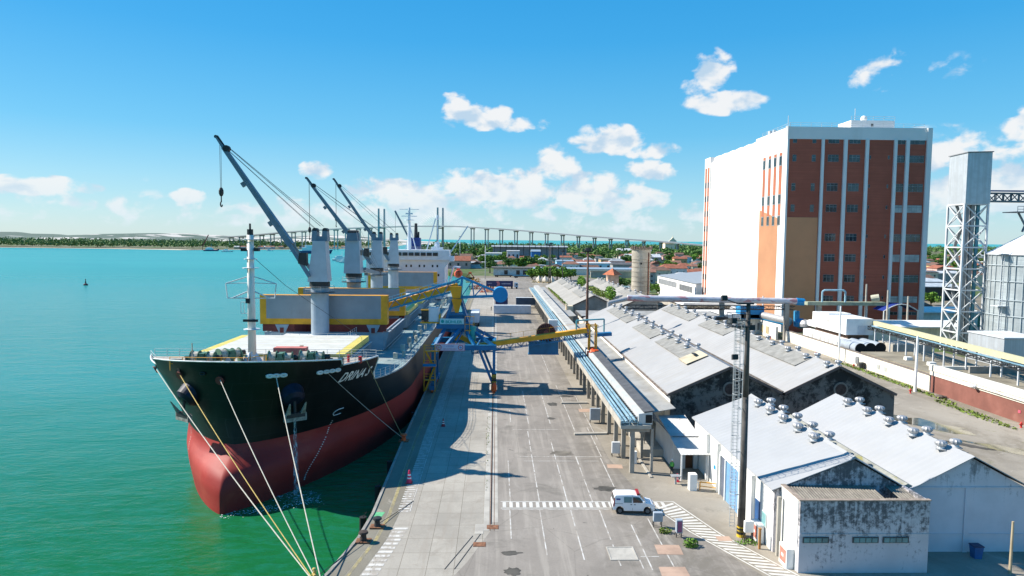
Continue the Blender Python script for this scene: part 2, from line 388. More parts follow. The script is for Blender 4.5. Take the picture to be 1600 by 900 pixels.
# quay edge: capping strip, worn yellow line, rail beam
edge = [(-15.6, 46), (-13.4, 54.5), (-12.3, 61), (-12.0, 66.5), (-12.35, 93), (-12.4, 330)]
def strip(mb, line, a, b, z, m=0):
    """ribbon between offsets a and b to the right of a polyline"""
    L = []; 
    for i, p in enumerate(line):
        q0 = line[max(0, i-1)]; q1 = line[min(len(line)-1, i+1)]
        d = Vector((q1[0]-q0[0], q1[1]-q0[1])).normalized(); n = Vector((d.y, -d.x))
        L.append(((p[0]+n.x*a, p[1]+n.y*a, z), (p[0]+n.x*b, p[1]+n.y*b, z)))
    for (a0, b0), (a1, b1) in zip(L, L[1:]): mb.add([a0, b0, b1, a1], [(0, 1, 2, 3)], m)
mb = MB(); strip(mb, edge, 0.02, 1.55, .012); strip(mb, edge, 1.95, 2.7, .014); struct(mb.build('quay_edge_paving', edge_m))
worn_y = mat('worn_yellow_line', (.30, .25, .12), .9, var=.2, vs=1.5, dirt=(.20, .18, .13), damt=.9, dscale=(1.2, .5, 1), dthr=(.42, .6))
mb = MB(); strip(mb, edge, 1.6, 1.93, .013); struct(mb.build('quay_edge_line', worn_y))
# kerb along the water
mb = MB()
for (a, b) in zip(edge, edge[1:]):
    mb.beam((a[0]+.12, a[1]+.01, .03), (b[0]+.12, b[1]-.01, .03), .28, .18)
struct(mb.build('quay_kerb', concrete))
mb = MB(); mb.box(-1.0, 62.5, -.05, -.45, 398, .022); mb.box(.07, 64.4, -.05, .42, 398, .02); mb.box(-.17, 64.4, -.05, .01, 398, .016)
mb.box(-1.75, 61.8, -.05, -.95, 64, .024); struct(mb.build('rail_beam', concrete_l))
mb = MB()
mb.box(-.30, 64, -.04, -.18, 398, .012); mb.beam((-1.2, 61.8, .006), (-3.2, 55, .006), .08, .03); mb.beam((-1.9, 61.4, .006), (-4.0, 55, .006), .08, .03)
struct(mb.build('rail_groove', dark))
mb = MB(); mb.box(-.36, 62.5, 0, -.31, 398, .03); mb.box(.02, 62.5, 0, .06, 398, .03); tag(mb.build('crane_rail', rust), 'rusty crane rail sunk in the quay paving, running towards the bridge', 'rail')
for i, (x, y, w, d) in enumerate([(-.1, 63.3, .55, .9), (-1.25, 59.6, .55, .9)]):
    mb = MB(); mb.box(x-w, y-d/2, .01, x+w, y+d/2, .035); tag(mb.build('rusty_cover_plate', rust), ['rusty cover plate at the near end of the crane rail', 'rusty cover plate in the bend of the near rail channel'][i], 'cover plate', 'rusty cover plates')
# painted markings
paint = mat('worn_white_paint', (0.521, 0.504, 0.462), .8, var=.08, dirt=(.33, .29, .24), damt=.9, dscale=(2, .8, 1), dthr=(.44, .60))
mb = MB(); Z = .018
y = 67.0
while y < 175: mb.add([(-9.55, y, Z), (-8.45, y, Z), (-8.45, y+.3, Z), (-9.55, y+.3, Z)], [(0, 1, 2, 3)]); y += .66
mb.box(-8.36, 67, .01, -8.28, 175, Z)
for k in range(13):
    yy = 53.2+k*.8; xo = -10.75+(yy-53)*.15
    mb.add([(xo, yy, Z), (xo+1.25, yy, Z), (xo+1.3, yy+.42, Z), (xo+.05, yy+.42, Z)], [(0, 1, 2, 3)])
struct(mb.build('quay_marking', paint))
mb = MB()
# bay lines
for (x, y0, y1) in [(1.6, 60.8, 67.5), (4.6, 57.5, 67.4), (7.7, 56.6, 67.4), (10.6, 55.5, 67.4), (13.1, 54.8, 63.8), (15.0, 54.3, 65.5), (12.4, 55, 56.6), (1.7, 69.3, 83), (4.7, 69.4, 96), (7.6, 69.4, 92), (10.2, 69.4, 84.6), (13.2, 69.6, 84),
                    (5.0, 100, 122), (8.2, 100, 121), (11.4, 96, 128), (14, 92, 118), (2.4, 101, 108), (11.0, 140, 190), (13.4, 84.6, 98)]:
    y = y0
    while y < y1: e = min(y1, y+random.uniform(2.0, 5.5)); mb.box(x-.055, y, .012, x+.055, e, .016); y = e+random.choice([0, .0, .5, 1.0])
for (y, x0, x1) in [(84.5, 3.2, 13.4), (82.8, 3.6, 12.8), (67.55, .8, 12), (96.8, 2.6, 9.5), (57.2, 12.6, 14.2), (118, 4, 9)]:
    mb.box(x0, y-.05, .012, x1, y+.05, .0165)
struct(mb.build('bay_marking', paint))
# striped foot path across the yard, then bending along the sheds
mb = MB(); x = .9
while x < 17.6: mb.box(x, 68.1, .012, x+.34, 69.5, .02); x += .68
mb.box(.7, 67.85, .012, 18.2, 67.98, .019); mb.box(.7, 69.6, .012, 18.6, 69.72, .019)
A, B = [(16.3, 67.9), (18.3, 62.2), (23.0, 52.5)], [(18.6, 69.6), (21.0, 61.6), (25.6, 52.0)]
for i in range(2):
    for P, Q in ((A[i], A[i+1]), (B[i], B[i+1])): mb.beam((P[0], P[1], .017), (Q[0], Q[1], .017), .13, .006)
    n = 11 if i == 0 else 15
    for k in range(n):
        s0, s1 = (k+.22)/n, (k+.74)/n
        def L(P, Q, s, e): return (P[0]+(Q[0]-P[0])*s, P[1]+(Q[1]-P[1])*s)
        a0, a1, b0, b1 = L(A[i], A[i+1], s0, 0), L(A[i], A[i+1], s1, 0), L(B[i], B[i+1], s0, 0), L(B[i], B[i+1], s1, 0)
        def ins(p, q, f): return (p[0]+(q[0]-p[0])*f, p[1]+(q[1]-p[1])*f, .0215)
        mb.add([ins(a0, b0, .1), ins(a0, b0, .9), ins(a1, b1, .9), ins(a1, b1, .1)], [(0, 1, 2, 3)])
struct(mb.build('walkway_marking', mat('walkway_paint', (0.554, 0.538, 0.487), .8, var=.08, dirt=(.36, .32, .26), damt=.6, dscale=(1.5, 1.5, 1), dthr=(.56, .72))))
# flat patches on the paving
pink = mat('pink_concrete', (0.403, 0.277, 0.202), .9, var=.12)
greenp = mat('green_paint_patch', (.12, .42, .20), .9, var=.2, vs=2)
stain = mat('oil_stain', (.075, .068, .055), .75, var=.25)
puddle = mat('puddle_water', (.10, .09, .06), .06, var=.3, spec=.6)
def blot(name, x, y, rx, ry, m, z=.024, n=22, seed=0, rot=0):
    r = random.Random(seed); vs = []
    for i in range(n):
        a = 2*pi*i/n; k = .72+.5*r.random(); px, py = rx*k*cos(a), ry*k*sin(a)
        vs.append((x+px*cos(rot)-py*sin(rot), y+px*sin(rot)+py*cos(rot), z))
    return struct(MB().add(vs, [tuple(range(n))]).build(name, m))
def at_patch(name, m, pts, z=.022, lab=None):
    o = MB().add([(x, y, z) for x, y in pts], [tuple(range(len(pts)))]).build(name, m); return struct(o)
at_patch('concrete_patch', pink, [(14.2, 57.6), (16.4, 57.5), (16.5, 59.4), (14.3, 59.5)])
at_patch('concrete_patch', pink, [(13.6, 53.6), (15.9, 53.5), (15.9, 55.3), (13.7, 55.3)])
at_patch('concrete_patch', pink, [(13.5, 80.2), (15.3, 80), (15.4, 81.4), (13.6, 81.6)])
at_patch('concrete_patch', pink, [(13.4, 107), (15.4, 107), (15.4, 109), (13.4, 109)])
at_patch('concrete_patch', pink, [(20.3, 60.2), (21.6, 60.2), (21.6, 61.2), (20.3, 61.2)])
at_patch('paint_patch', greenp, [(-11.75, 65.4), (-10.95, 65.4), (-10.75, 66.9), (-11.65, 66.9)])
blot('oil_stain', 12.1, 73.4, 1.25, .75, stain, seed=1); blot('oil_stain', 1.5, 57.9, .9, .4, stain, seed=2); blot('oil_stain', 1.6, 54.6, .7, .7, stain, seed=3)
blot('oil_stain', 8.6, 103, .7, .6, stain, seed=4); blot('oil_stain', 9.5, 112, .8, 1.2, stain, seed=5); blot('oil_stain', 12.4, 118, 1.2, .8, stain, seed=6)
blot('oil_stain', 8.5, 86, 1.6, 1.0, mat('faint_stain', (.16, .14, .11), .85, var=.2), seed=7)
blot('puddle', 64, 101, 7.5, 2.6, puddle, seed=9, rot=-.95); blot('puddle', 69, 86, 6.5, 1.7, puddle, seed=10, rot=-.9); blot('puddle', 63.5, 89.5, 3.2, .8, stain, seed=12, rot=-.8)
blot('puddle', 74.5, 76, 5, 1.4, puddle, seed=11, rot=-.6)

def plate_seams(m, amt, rustc, ramt):
    """weld seams and run-down streaks worked into a hull paint"""
    t = NT(m.node_tree); p = t.n['Principled BSDF']; src = p.inputs['Base Color'].links[0].from_socket
    v = [n for n in t.n if n.type == 'TEX_COORD'][0].outputs['Object']; sp = t.add('ShaderNodeSeparateXYZ'); t.link(v, sp.inputs[0])
    cb = t.add('ShaderNodeCombineXYZ'); t.link(t.math('ADD', sp.outputs[1], t.math('MULTIPLY', sp.outputs[0], .6)), cb.inputs[0]); t.link(sp.outputs[2], cb.inputs[1])
    br = t.add('ShaderNodeTexBrick', offset=.5); t.link(cb.outputs[0], br.inputs['Vector']); br.inputs['Scale'].default_value = 1; br.inputs['Brick Width'].default_value = 8; br.inputs['Row Height'].default_value = 2.1; br.inputs['Mortar Size'].default_value = .03; br.inputs['Mortar Smooth'].default_value = .4
    c = t.mix(t.math('MULTIPLY', br.outputs['Fac'], amt), src, rustc)
    st = t.noise(t.mapping(cb.outputs[0], scale=(2.2, .10, 1)), 1.0, 6, .7)
    c = t.mix(t.math('MULTIPLY', t.ramp(st, .56, .74), ramt), c, rustc)
    t.link(c, p.inputs['Base Color'])
plate_seams(black_hull, .35, (.035, .04, .038), .25); plate_seams(red_hull, .30, (.24, .035, .025), .35)
def stain_wall(name, base, mould, z0, z1, amt=.9, sc=1.0, bias=0.0, rw=.42):
    """painted wall with mould that gathers under the eaves and runs down"""
    m = bpy.data.materials.new(name); m.use_nodes = True; t = NT(m.node_tree); p = t.n['Principled BSDF']; v = t.add('ShaderNodeNewGeometry').outputs['Position']
    sp = t.add('ShaderNodeSeparateXYZ'); t.link(v, sp.inputs[0]); hgt = t.math('DIVIDE', t.math('SUBTRACT', sp.outputs[2], z0), z1-z0)
    run = t.noise(t.mapping(v, scale=(3.2*sc, 3.2*sc, .22*sc)), 1, 6, .7); fine = t.noise(v, 2.4*sc, 8, .78, .2); big = t.noise(v, .45*sc, 4, .6)
    k = t.math('ADD', t.math('ADD', t.math('MULTIPLY', run, rw), t.math('MULTIPLY', fine, .82-rw)), t.math('MULTIPLY', big, .30))
    k = t.math('ADD', k, t.math('MULTIPLY', t.math('SUBTRACT', hgt, .5), .16)); k = t.math('ADD', k, bias)
    c = t.mix(t.ramp(big, .3, .7), [x*.88 for x in base], base); c = t.mix(t.math('MULTIPLY', t.ramp(k, .575, .70), amt), c, mould)
    t.link(c, p.inputs['Base Color']); p.inputs['Roughness'].default_value = .9; p.inputs['Specular IOR Level'].default_value = .2; MATS[name] = m; return m

# ------------------------------------------------------------------ the ship
CX = -29.6
def lerp(pts, x):
    if x <= pts[0][0]: return pts[0][1]
    for (a, p), (b, q) in zip(pts, pts[1:]):
        if x <= b:
            k = (x-a)/(b-a); return p+(q-p)*k
    return pts[-1][1]
def sm(pts, x):
    if x <= pts[0][0]: return pts[0][1]
    for (a, p), (b, q) in zip(pts, pts[1:]):
        if x <= b:
            k = (x-a)/(b-a); k = k*k*(3-2*k); return p+(q-p)*k
    return pts[-1][1]
TIP = [(-8, 74.2), (-3, 73.7), (-.5, 73.9), (.8, 74.6), (1.6, 75.9), (2.2, 77.2), (3.3, 77.9), (6, 78.2), (9, 78.0), (13, 77.3)]
def tipY(z): return lerp(TIP, z)
def half(s, z):
    Lz = lerp([(-3, 41), (3.3, 36), (9, 27), (12.5, 21.5)], z); n = lerp([(-3, 1.8), (3.3, 1.8), (12.5, 2.5)], z); m = lerp([(-3, .8), (3.3, .68), (9, .6), (12.5, .55)], z)
    t = min(1, max(0, s/Lz)); b = 16.1*(1-(1-t)**n)**m
    if s > 160: b *= 1-.42*((s-160)/30)**2.2*lerp([(-3, 1.6), (7, .55)], z)
    return max(b, .04)
def topz(s):
    return lerp([(0, 13.05), (2.5, 12.75), (5.4, 12.45), (5.9, 11.65), (9.3, 11.75), (11.5, 11.85), (11.9, 11.4), (12.3, 9.4), (13.2, 8.5), (15, 8.35), (40, 7.55), (66, 7.3), (100, 7.0), (190, 6.8)], s)
def redz(s): return lerp([(0, 3.5), (60, 3.0), (190, 2.2)], s)
def hullP(s, z, side):
    ty = tipY(z); y = 77.3+s+(ty-77.3)*max(0, 1-s/32)
    return Vector((CX+side*half(s, z), y, z))
ship = thing('cargo_ship', 'large bulk carrier with black and red hull moored along the quay', 'ship', (CX, 77.3, WL))
SS = [0, .08, .25, .5, .85, 1.3, 1.9, 2.6, 3.4, 4.4, 5.4, 5.65, 5.9, 7, 8.2, 9.3, 10.2, 10.9, 11.5, 11.9, 12.3, 12.7, 13.2, 14, 16, 18.5, 21, 24, 27, 30, 34, 38, 44, 52, 62, 76, 92, 110, 130, 150, 160, 168, 176, 184, 190]
def hull_shell(zfun0, zfun1, nlev, name, m):
    mb = MB()
    for side in (-1, 1):
        rows = []
        for j in range(nlev+1):
            rows.append([hullP(s, zfun0(s)+(zfun1(s)-zfun0(s))*j/nlev, side) for s in SS])
        if side == 1: rows = [r[::-1] for r in rows]
        mb.grid(rows)
    for j in range(nlev):   # transom
        a = [hullP(190, zfun0(190)+(zfun1(190)-zfun0(190))*k/nlev, sd) for k in (j, j+1) for sd in (-1, 1)]
        mb.add([a[0], a[1], a[3], a[2]], [(0, 1, 2, 3)])
    o = mb.build(name, m, ship, smooth=True)
    bm = bmesh.new(); bm.from_mesh(o.data); bmesh.ops.remove_doubles(bm, verts=bm.verts, dist=.085); bm.to_mesh(o.data); bm.free()
    for p in o.data.polygons: p.use_smooth = True
    return o
hull_shell(lambda s: -5.0, redz, 16, 'lower_hull', red_hull)
hull_shell(redz, topz, 12, 'upper_hull', black_hull)
# bulwark rim (white line along the top edge of the forecastle)
for side in (-1, 1):
    mb = MB()
    L = [hullP(s, topz(s)+.02, side) for s in SS if s <= 13.2]
    mb.tube(L, .09, 6); mb.build('bulwark_rim', mat('rim_white', (.66, .68, .66), .6), ship)
# decks
mb = MB()
fs = [.3, .8, 1.6, 2.6, 4, 5.6, 7, 8.5, 10, 12.2]
mb.grid([[hullP(s, 11.55, -1)+Vector((.15, 0, 0)) for s in fs], [hullP(s, 11.55, 1)-Vector((.15, 0, 0)) for s in fs]])
yb = 77.3+12.15
mb.add([(CX-half(12.2,7.9)+.3, yb, 7.9), (CX+half(12.2,7.9)-.3, yb, 7.9), (CX+half(12.2,11.5)-.2, yb, 11.53), (CX-half(12.2,11.5)+.2, yb, 11.53)], [(0, 1, 2, 3)], 1)
mb.build('forecastle_deck', [mat('forecastle_deck_paint', (.36, .34, .29), .7, var=.15, dirt=(.25, .13, .07), damt=.6, dscale=(.6, .6, .6), dthr=(.5, .65)), ship_grey], ship)
mb = MB()
ms = [12.3, 13, 14, 17, 21, 26, 34, 44, 60, 90, 130, 160, 175, 190]
mb.grid([[hullP(s, topz(s)-.35, -1)+Vector((.1, 0, 0)) for s in ms], [Vector((CX, hullP(s, 7, 1).y, topz(s)-.2)) for s in ms], [hullP(s, topz(s)-.35, 1)-Vector((.1, 0, 0)) for s in ms]])
mb.build('main_deck', deck_green, ship, smooth=True)
# gunwale bar and deck edge of the main deck
for side in (-1, 1):
    mb = MB()
    mb.tube([hullP(s, topz(s), side) for s in SS if s >= 13.2 and s < 188], .12, 5)
    mb.build('gunwale', mat('gunwale_pale', (.34, .36, .35), .6, var=.2, vs=1), ship)

def rail(name, pts, m, parent, h=1.05, step=1.6, r=.03, bars=3):
    mb = MB()
    for a, b in zip(pts, pts[1:]):
        a = Vector(a); b = Vector(b); n = max(1, int((b-a).length/step))
        for k in range(n+1):
            p = a.lerp(b, k/n); mb.cyl(p, p+Vector((0, 0, h)), r, n=4)
        for q in range(bars):
            z = Vector((0, 0, h*(q+1)/bars)); mb.cyl(a+z, b+z, r*.8, n=4)
    return mb.build(name, m, parent)
railm = mat('rail_pale_grey', (.45, .48, .48), .6, var=.1)
for side in (-1, 1):
    rail('handrail', [hullP(s, topz(s), side) for s in (13.4, 15, 18, 22, 27, 34, 44)], railm, ship, h=1.1, step=1.4)
    rail('handrail', [hullP(s, topz(s), side) for s in (44, 60, 76, 92, 110, 130, 150, 168, 184)], railm, ship, h=1.1, step=2.4, r=.025)
rail('handrail', [(CX-14.2, yb-.2, 11.55), (CX+14.2, yb-.2, 11.55)], railm, ship, step=1.5)
rail('handrail', [hullP(s, topz(s), 1) for s in (6.1, 7.5, 9.2)], railm, ship, step=1.2)
rail('handrail', [hullP(s, topz(s), -1) for s in (6.1, 7.5, 9.2)], railm, ship, step=1.2)
rail('handrail', [(-37.5, 79.9, 11.6), (-33, 79.6, 11.6), (-28.5, 79.6, 11.6), (-27, 81.5, 11.6)], yellow, ship, h=1.55, step=1.3, r=.045, bars=2)

# hatches: coaming, cover panels
def hatch(y0, y1, x0, x1, zc, closed=True, zdeck=7.3):
    c = MB()
    c.box(x0, y0, zdeck, x0+.25, y1, zc); c.box(x1-.25, y0, zdeck, x1, y1, zc); c.box(x0+.25, y0, zdeck, x1-.25, y0+.25, zc); c.box(x0+.25, y1-.25, zdeck, x1-.25, y1, zc)
    n = int((y1-y0)/1.25)
    for k in range(n+1):
        y = y0+.1+(y1-y0-.2)*k/n
        for sx, X in ((1, x1), (-1, x0)):
            c.prism([(X, zc-.1), (X+sx*.75, zc-.1), (X+sx*.75, zc-.35), (X+sx*.12, zdeck)], 1, y-.03, y+.03)
    c.box(x1+.55, y0, zc-.1, x1+.85, y1, zc-.02); c.box(x0-.85, y0, zc-.1, x0-.55, y1, zc-.02)
    c.tube([(x1+.5, y0, zdeck+.6), (x1+.5, y1, zdeck+.6)], .07, 5); c.tube([(x1+.8, y0, zdeck+.3), (x1+.8, y1, zdeck+.3)], .05, 5)
    co_ = c.build('hatch_coaming', ship_grey, ship)
    if closed:
        L = (y1-y0+.4)/4
        for k in range(4):
            m_ = MB(); ya = y0-.2+k*L+.03; yb_ = ya+L-.06
            m_.box(x0-.3, ya, zc+.03, x1+.3, yb_, zc+.85)
            m_.box(x0+.9, ya+.0, zc+.852, x1-.9, yb_, zc+.862, 1)
            for q in range(3): m_.box(x0-.2, ya+L*(q+1)/4-.02, zc+.862, x1+.2, ya+L*(q+1)/4+.02, zc+.885, 0)
            m_.build('hatch_cover', [lt_yellow, cover_white], ship)
    else:
        MB().box(x0+.3, y0+.3, 4.0, x1-.3, y1-.3, 4.1).build('cargo', oxide, ship)
    return co_
hatch(90.5, 107.5, -39.0, -20.0, 11.0)
hatch(121.5, 144.5, -39.7, -19.6, 10.5, closed=False)
hatch(152.5, 172.5, -39.7, -19.6, 10.2)
hatch(182, 202, -39.7, -19.6, 10.0)
hatch(211.5, 224, -39.7, -19.6, 9.9, closed=False)
def standing(y, z0, z1, sgn=1, thick=.8):
    """a pair of folded cover panels standing on edge across the hatch"""
    x0, x1 = -41.1, -18.95
    for k in range(2):
        m_ = MB(); ya = y+k*(thick+.25)*sgn
        m_.box(x0, ya, z0, x1, ya+thick, z1)
        f = ya-.012 if sgn > 0 else ya-.012
        m_.box(x0+1.1, f, z0+1.0, x1-1.1, f+.01, z1-(.02), 1)
        m_.build('hatch_cover', [yellow, cover_grey], ship)
    for xx in (x0+.4, -24.6):      # brown end stoppers and grey stays beneath
        MB().box(xx, y+.1, z0-1.25, xx+5.4, y+.6, z0-.05, 0).build('hatch_end_stopper', oxide, ship)
    for xx in (x0+2.6, -22.6):
        m_ = MB(); m_.prism([(xx, z0-.05), (xx+2.4, z0-.05), (xx+1.75, z0-1.5), (xx+.65, z0-1.5)], 1, y-.05, y+.09, 1)
        m_.box(xx+.85, y-.14, z0-1.5, xx+1.5, y-.06, z0-.6, 0)
        m_.build('hatch_end_brace', [oxide, ship_grey], ship)
standing(121.2, 11.9, 17.0); standing(145.6, 10.9, 16.6, -1); standing(223.6, 10.7, 16.3)
# red-brown inner coaming walls seen through the open hatch
mb = MB(); mb.box(-39.3, 121.9, 4.2, -39.2, 144.2, 10.4); mb.box(-20.05, 121.9, 4.2, -19.95, 144.2, 10.4); mb.box(-39.2, 144.0, 4.2, -20.05, 144.1, 10.4); mb.build('hold_lining', oxide, ship)

# deck cranes
def crane_proto():
    """deck crane in local coordinates, jib towards -x. base at z=0 (platform)"""
    r = thing('deck_crane', 'grey deck crane', 'crane')
    return r
def deck_crane(x, y, zb, ang, elev, label, L=29.5, hook=8.5):
    """housing turned so the jib points along ang (0 = -x, pi/2 = -y)"""
    d = Vector((-cos(ang), -sin(ang), 0)); n = Vector((-d.y, d.x, 0)); C = Vector((x, y, 0))
    r = thing('deck_crane', label, 'crane', (x, y, zb), group='deck cranes of the bulk carrier')
    zt = 19.6
    MB().cyl((x, y, zb), (x, y, zt-1.0), 1.5, n=28).build('post', ship_grey, r, smooth=False)
    MB().cyl((x, y, zt-1.0), (x, y, zt-.1), 1.72, n=28).cyl((x, y, zt-1.9), (x, y, zt-1.82), 2.6, n=20).build('slewing_ring', [dark], r)
    rail('platform_rail', [(x+2.5*cos(a), y+2.5*sin(a), zt-1.82) for a in [2*pi*i/10 for i in range(11)]], railm, r, h=1.0, step=2, r=.025, bars=2)
    def P(u, w, z): return C+d*u+n*w+Vector((0, 0, z))
    mb = MB()      # tapered housing
    a, b = 1.68, 1.75
    mb.hexa([P(-a, -b, zt), P(a, -b, zt), P(a, b, zt), P(-a, b, zt), P(-a*.75, -b*.82, zt+6.9), P(a*.45, -b*.82, zt+6.9), P(a*.45, b*.82, zt+6.9), P(-a*.75, b*.82, zt+6.9)])
    if mb: mb.build('housing', mat('crane_housing_grey', (.36, .42, .47), .5, var=.05, dirt=(.25, .18, .12), damt=.35, dscale=(1, 1, .12), dthr=(.62, .76)), r)
    mb = MB()
    for w in (-1.25, 1.25):
        u = w*.68-.25
        mb.hexa([P(u-.5, -1.2, zt+6.85), P(u+.5, -1.2, zt+6.85), P(u+.5, 1.2, zt+6.85), P(u-.5, 1.2, zt+6.85), P(u-.38, -1.0, zt+8.6), P(u+.38, -1.0, zt+8.6), P(u+.38, 1.0, zt+8.6), P(u-.38, 1.0, zt+8.6)])
    mb.hexa([P(-1.0, -1.1, zt+6.85), P(.5, -1.1, zt+6.85), P(.5, 1.1, zt+6.85), P(-1.0, 1.1, zt+6.85), P(-1.0, -1.0, zt+7.7), P(.5, -1.0, zt+7.7), P(.5, 1.0, zt+7.7), P(-1.0, 1.0, zt+7.7)])
    mb.build('head_bracket', crane_grey, r)
    for w in (-1.25, 1.25): MB().cyl(P(w*.68-.25, -.9, zt+8.7), P(w*.68-.25, .9, zt+8.7), .42, n=14).build('top_sheave', dark, r)
    MB().box(0, 0, 0, 0, 0, 0)
    mb = MB()
    f = P(-.2, -b*.92-.14, zt+4.6); g = P(.8, -b*.92-.14, zt+4.6)
    mb.beam(P(-.1, -b*.95, zt+3.9), P(-.1, -b*.89, zt+5.1), 1.1, .12, up=tuple(-n)) if False else mb.hexa([P(-.5, -b*.93-.1, zt+3.8), P(.5, -b*.93-.1, zt+3.8), P(.5, -b*.8, zt+3.8), P(-.5, -b*.8, zt+3.8), P(-.5, -b*.9-.1, zt+4.9), P(.5, -b*.9-.1, zt+4.9), P(.5, -b*.8, zt+4.9), P(-.5, -b*.8, zt+4.9)])
    mb.build('vent_grille', mat('grille_brown', (.16, .15, .12), .8), r)
    # cab
    mb = MB(); mb.hexa([P(1.7, .9, zt+2.7), P(3.1, .9, zt+3.1), P(3.1, 2.2, zt+3.1), P(1.7, 2.2, zt+2.7), P(1.7, .9, zt+4.9), P(2.9, .9, zt+4.9), P(2.9, 2.2, zt+4.9), P(1.7, 2.2, zt+4.9)])
    mb.build('operator_cab', dark, r)
    # jib
    foot = P(1.2, 0, zt+.9); tip = foot+d*(L*cos(elev))+Vector((0, 0, L*sin(elev))); ax = (tip-foot).normalized(); up = n.cross(ax) if n.cross(ax).z > 0 else ax.cross(n)
    mb = MB()
    for w in (-1, 1):
        mb.beam(foot+n*w*2.15, foot+ax*7.5+n*w*.62, .34, .62, up=tuple(up))
    k0, k1 = foot+ax*6.4, foot+ax*(L-2.2)
    mb.hexa([k0-n*.85-up*.5, k0+n*.85-up*.5, k0+n*.85+up*.5, k0-n*.85+up*.5, k1-n*.42-up*.3, k1+n*.42-up*.3, k1+n*.42+up*.3, k1-n*.42+up*.3])
    mb.hexa([k1-n*.38-up*.22, k1+n*.38-up*.22, k1+n*.38+up*.25, k1-n*.38+up*.25, tip-n*.2-up*.15, tip+n*.2-up*.15, tip+n*.2+up*.1, tip-n*.2+up*.1])
    for q in (.40, .68): mb.beam(foot+ax*L*q-up*.5, foot+ax*L*q-up*1.1, .5, .8)
    mb.build('jib', crane_grey, r)
    mb = MB(); hd = foot+ax*(L-2.6)
    mb.cyl(hd-n*.45+up*.35, hd+n*.45+up*.35, .55, n=12); mb.cyl(tip-n*.2, tip+n*.2, .28, n=10); mb.beam(hd+up*.2, tip+up*.2, .3, .35)
    mb.build('jib_head', dark, r)
    # luffing and hoisting wires
    mb = MB()
    for w in (-1.25, 1.25):
        for o in (-.25, .25): mb.cyl(P(-.5, w+o, zt+9.4), hd+n*(w*.25+o)+up*.7, .022, n=4)
    for w in (-.5, .5): mb.cyl(P(-.2, w, zt+8.2), hd+n*w*.3+up*.3, .03, n=4)
    if hook:
        hp = foot+ax*(L-1.2)-Vector((0, 0, .4))
        for w in (-.3, .3): mb.cyl(hp+n*w, hp+n*w*.8-Vector((0, 0, hook)), .035, n=4)
    mb.build('wires', dark, r)
    if hook:
        b0 = hp-Vector((0, 0, hook)); mb = MB()
        mb.sphere(b0-Vector((0, 0, .6)), .42, 10, sz=1.9); mb.cyl(b0-Vector((0, 0, 1.2)), b0-Vector((0, 0, 2.3)), .1, n=8)
        hk = [b0+n*(.42*sin(t))+Vector((0, 0, -2.65+.42*cos(t))) for t in [k*.5 for k in range(0, 10)]]
        mb.tube(hk, .11, 6); mb.build('hook_block', dark, r)
    return r
deck_crane(-30.1, 119, 10.3, .03, radians(56), 'nearest deck crane, its grey jib raised over the water with a hook hanging', L=28.1, hook=7.2)
c2 = deck_crane(-30.2, 148, 10.0, radians(-92), radians(-5), 'second deck crane from the bow, its jib lowered flat towards the stern', L=27, hook=0)
deck_crane(-30.3, 177, 10.0, .05, radians(53), 'third deck crane from the bow, jib raised, small hook hanging below its tip', L=26.9, hook=11)
deck_crane(-30.4, 206.5, 10.0, .10, radians(56), 'deck crane nearest the white bridge house, jib raised highest', L=28.6, hook=9.5)
for (y0, y1) in ((111.5, 119.9), (146.9, 150.5), (174, 180.5), (203.8, 210)):
    mb = MB(); mb.box(-35.6, y0, 7.2, -24.4, y1, 10.3); mb.box(-36.1, y0-.3, 10.3, -23.9, y1+.2, 10.45)
    mb.build('mast_house', metal_paint, ship)
rail('platform_rail', [(-36, 111.3, 10.45), (-24, 111.3, 10.45), (-24, 119.5, 10.45)], railm, ship, h=1.2, step=1.5)
# port-holes and walkway clutter beside the hatches
mb = MB()
for y in range(112, 224, 9):
    mb.box(-16.6, y, 7.2, -15.9, y+.7, 8.4); mb.cyl((-15.3, y+3, 7.2), (-15.3, y+3, 8.3), .25, n=8); mb.cyl((-15.3, y+3.8, 7.2), (-15.3, y+3.8, 8.3), .25, n=8)
mb.build('deck_vent', mat('vent_pale', (.5, .5, .42), .6, var=.2, vs=1), ship)

# foremast
fm = MB(); bx, by = -30.2, 86.0
fm.cyl((bx, by, 11.5), (bx, by, 27.3), .50, .40, n=14)
mast_w = mat('mast_white', (.72, .70, .64), .55, var=.06, dirt=(.50, .27, .10), damt=.75, dscale=(1.6, 1.6, .16), dthr=(.52, .68))
mo = fm.build('foremast', mast_w, ship, smooth=True)
mb = MB()
mb.cyl((bx, by, 27.3), (bx, by, 28.0), .38, n=8); mb.cyl((bx, by, 28), (bx, by, 28.7), .12, n=6)
mb.box(bx-1.1, by-.3, 25.3, bx-.5, by+.3, 25.7); mb.box(bx+.5, by-.3, 25.3, bx+1.1, by+.3, 25.7); mb.box(bx-.5, by-.6, 18.9, bx, by-.4, 19.5); mb.box(bx-.9, by-.5, 16.6, bx+.9, by-.3, 16.9)
mb.build('mast_light', dark, ship)
mb = MB()
for z, w in ((26.7, .9), (24.3, .8), (23.2, 1.0), (15.6, 1.0)): mb.cyl((bx, by, z), (bx, by, z+.08), w, n=12)
for s_ in (-1, 1):
    mb.tube([(bx, by, 22.3), (bx+s_*3.1, by, 21.3), (bx+s_*2.9, by, 19.5), (bx, by, 19.5)], .07, 5); mb.tube([(bx, by, 21.4), (bx+s_*3.0, by, 21.3)], .05, 5); mb.tube([(bx, by, 20.5), (bx+s_*2.3, by, 19.5)], .09, 5)
mb.tube([(bx-1.3, by, 17.6), (bx-1.3, by, 19), (bx-.4, by, 19)], .04, 5); mb.tube([(bx-1.3, by, 17.6), (bx-.4, by, 17.6)], .04, 5); mb.tube([(bx-.9, by, 17.6), (bx-.9, by, 19)], .04, 5)
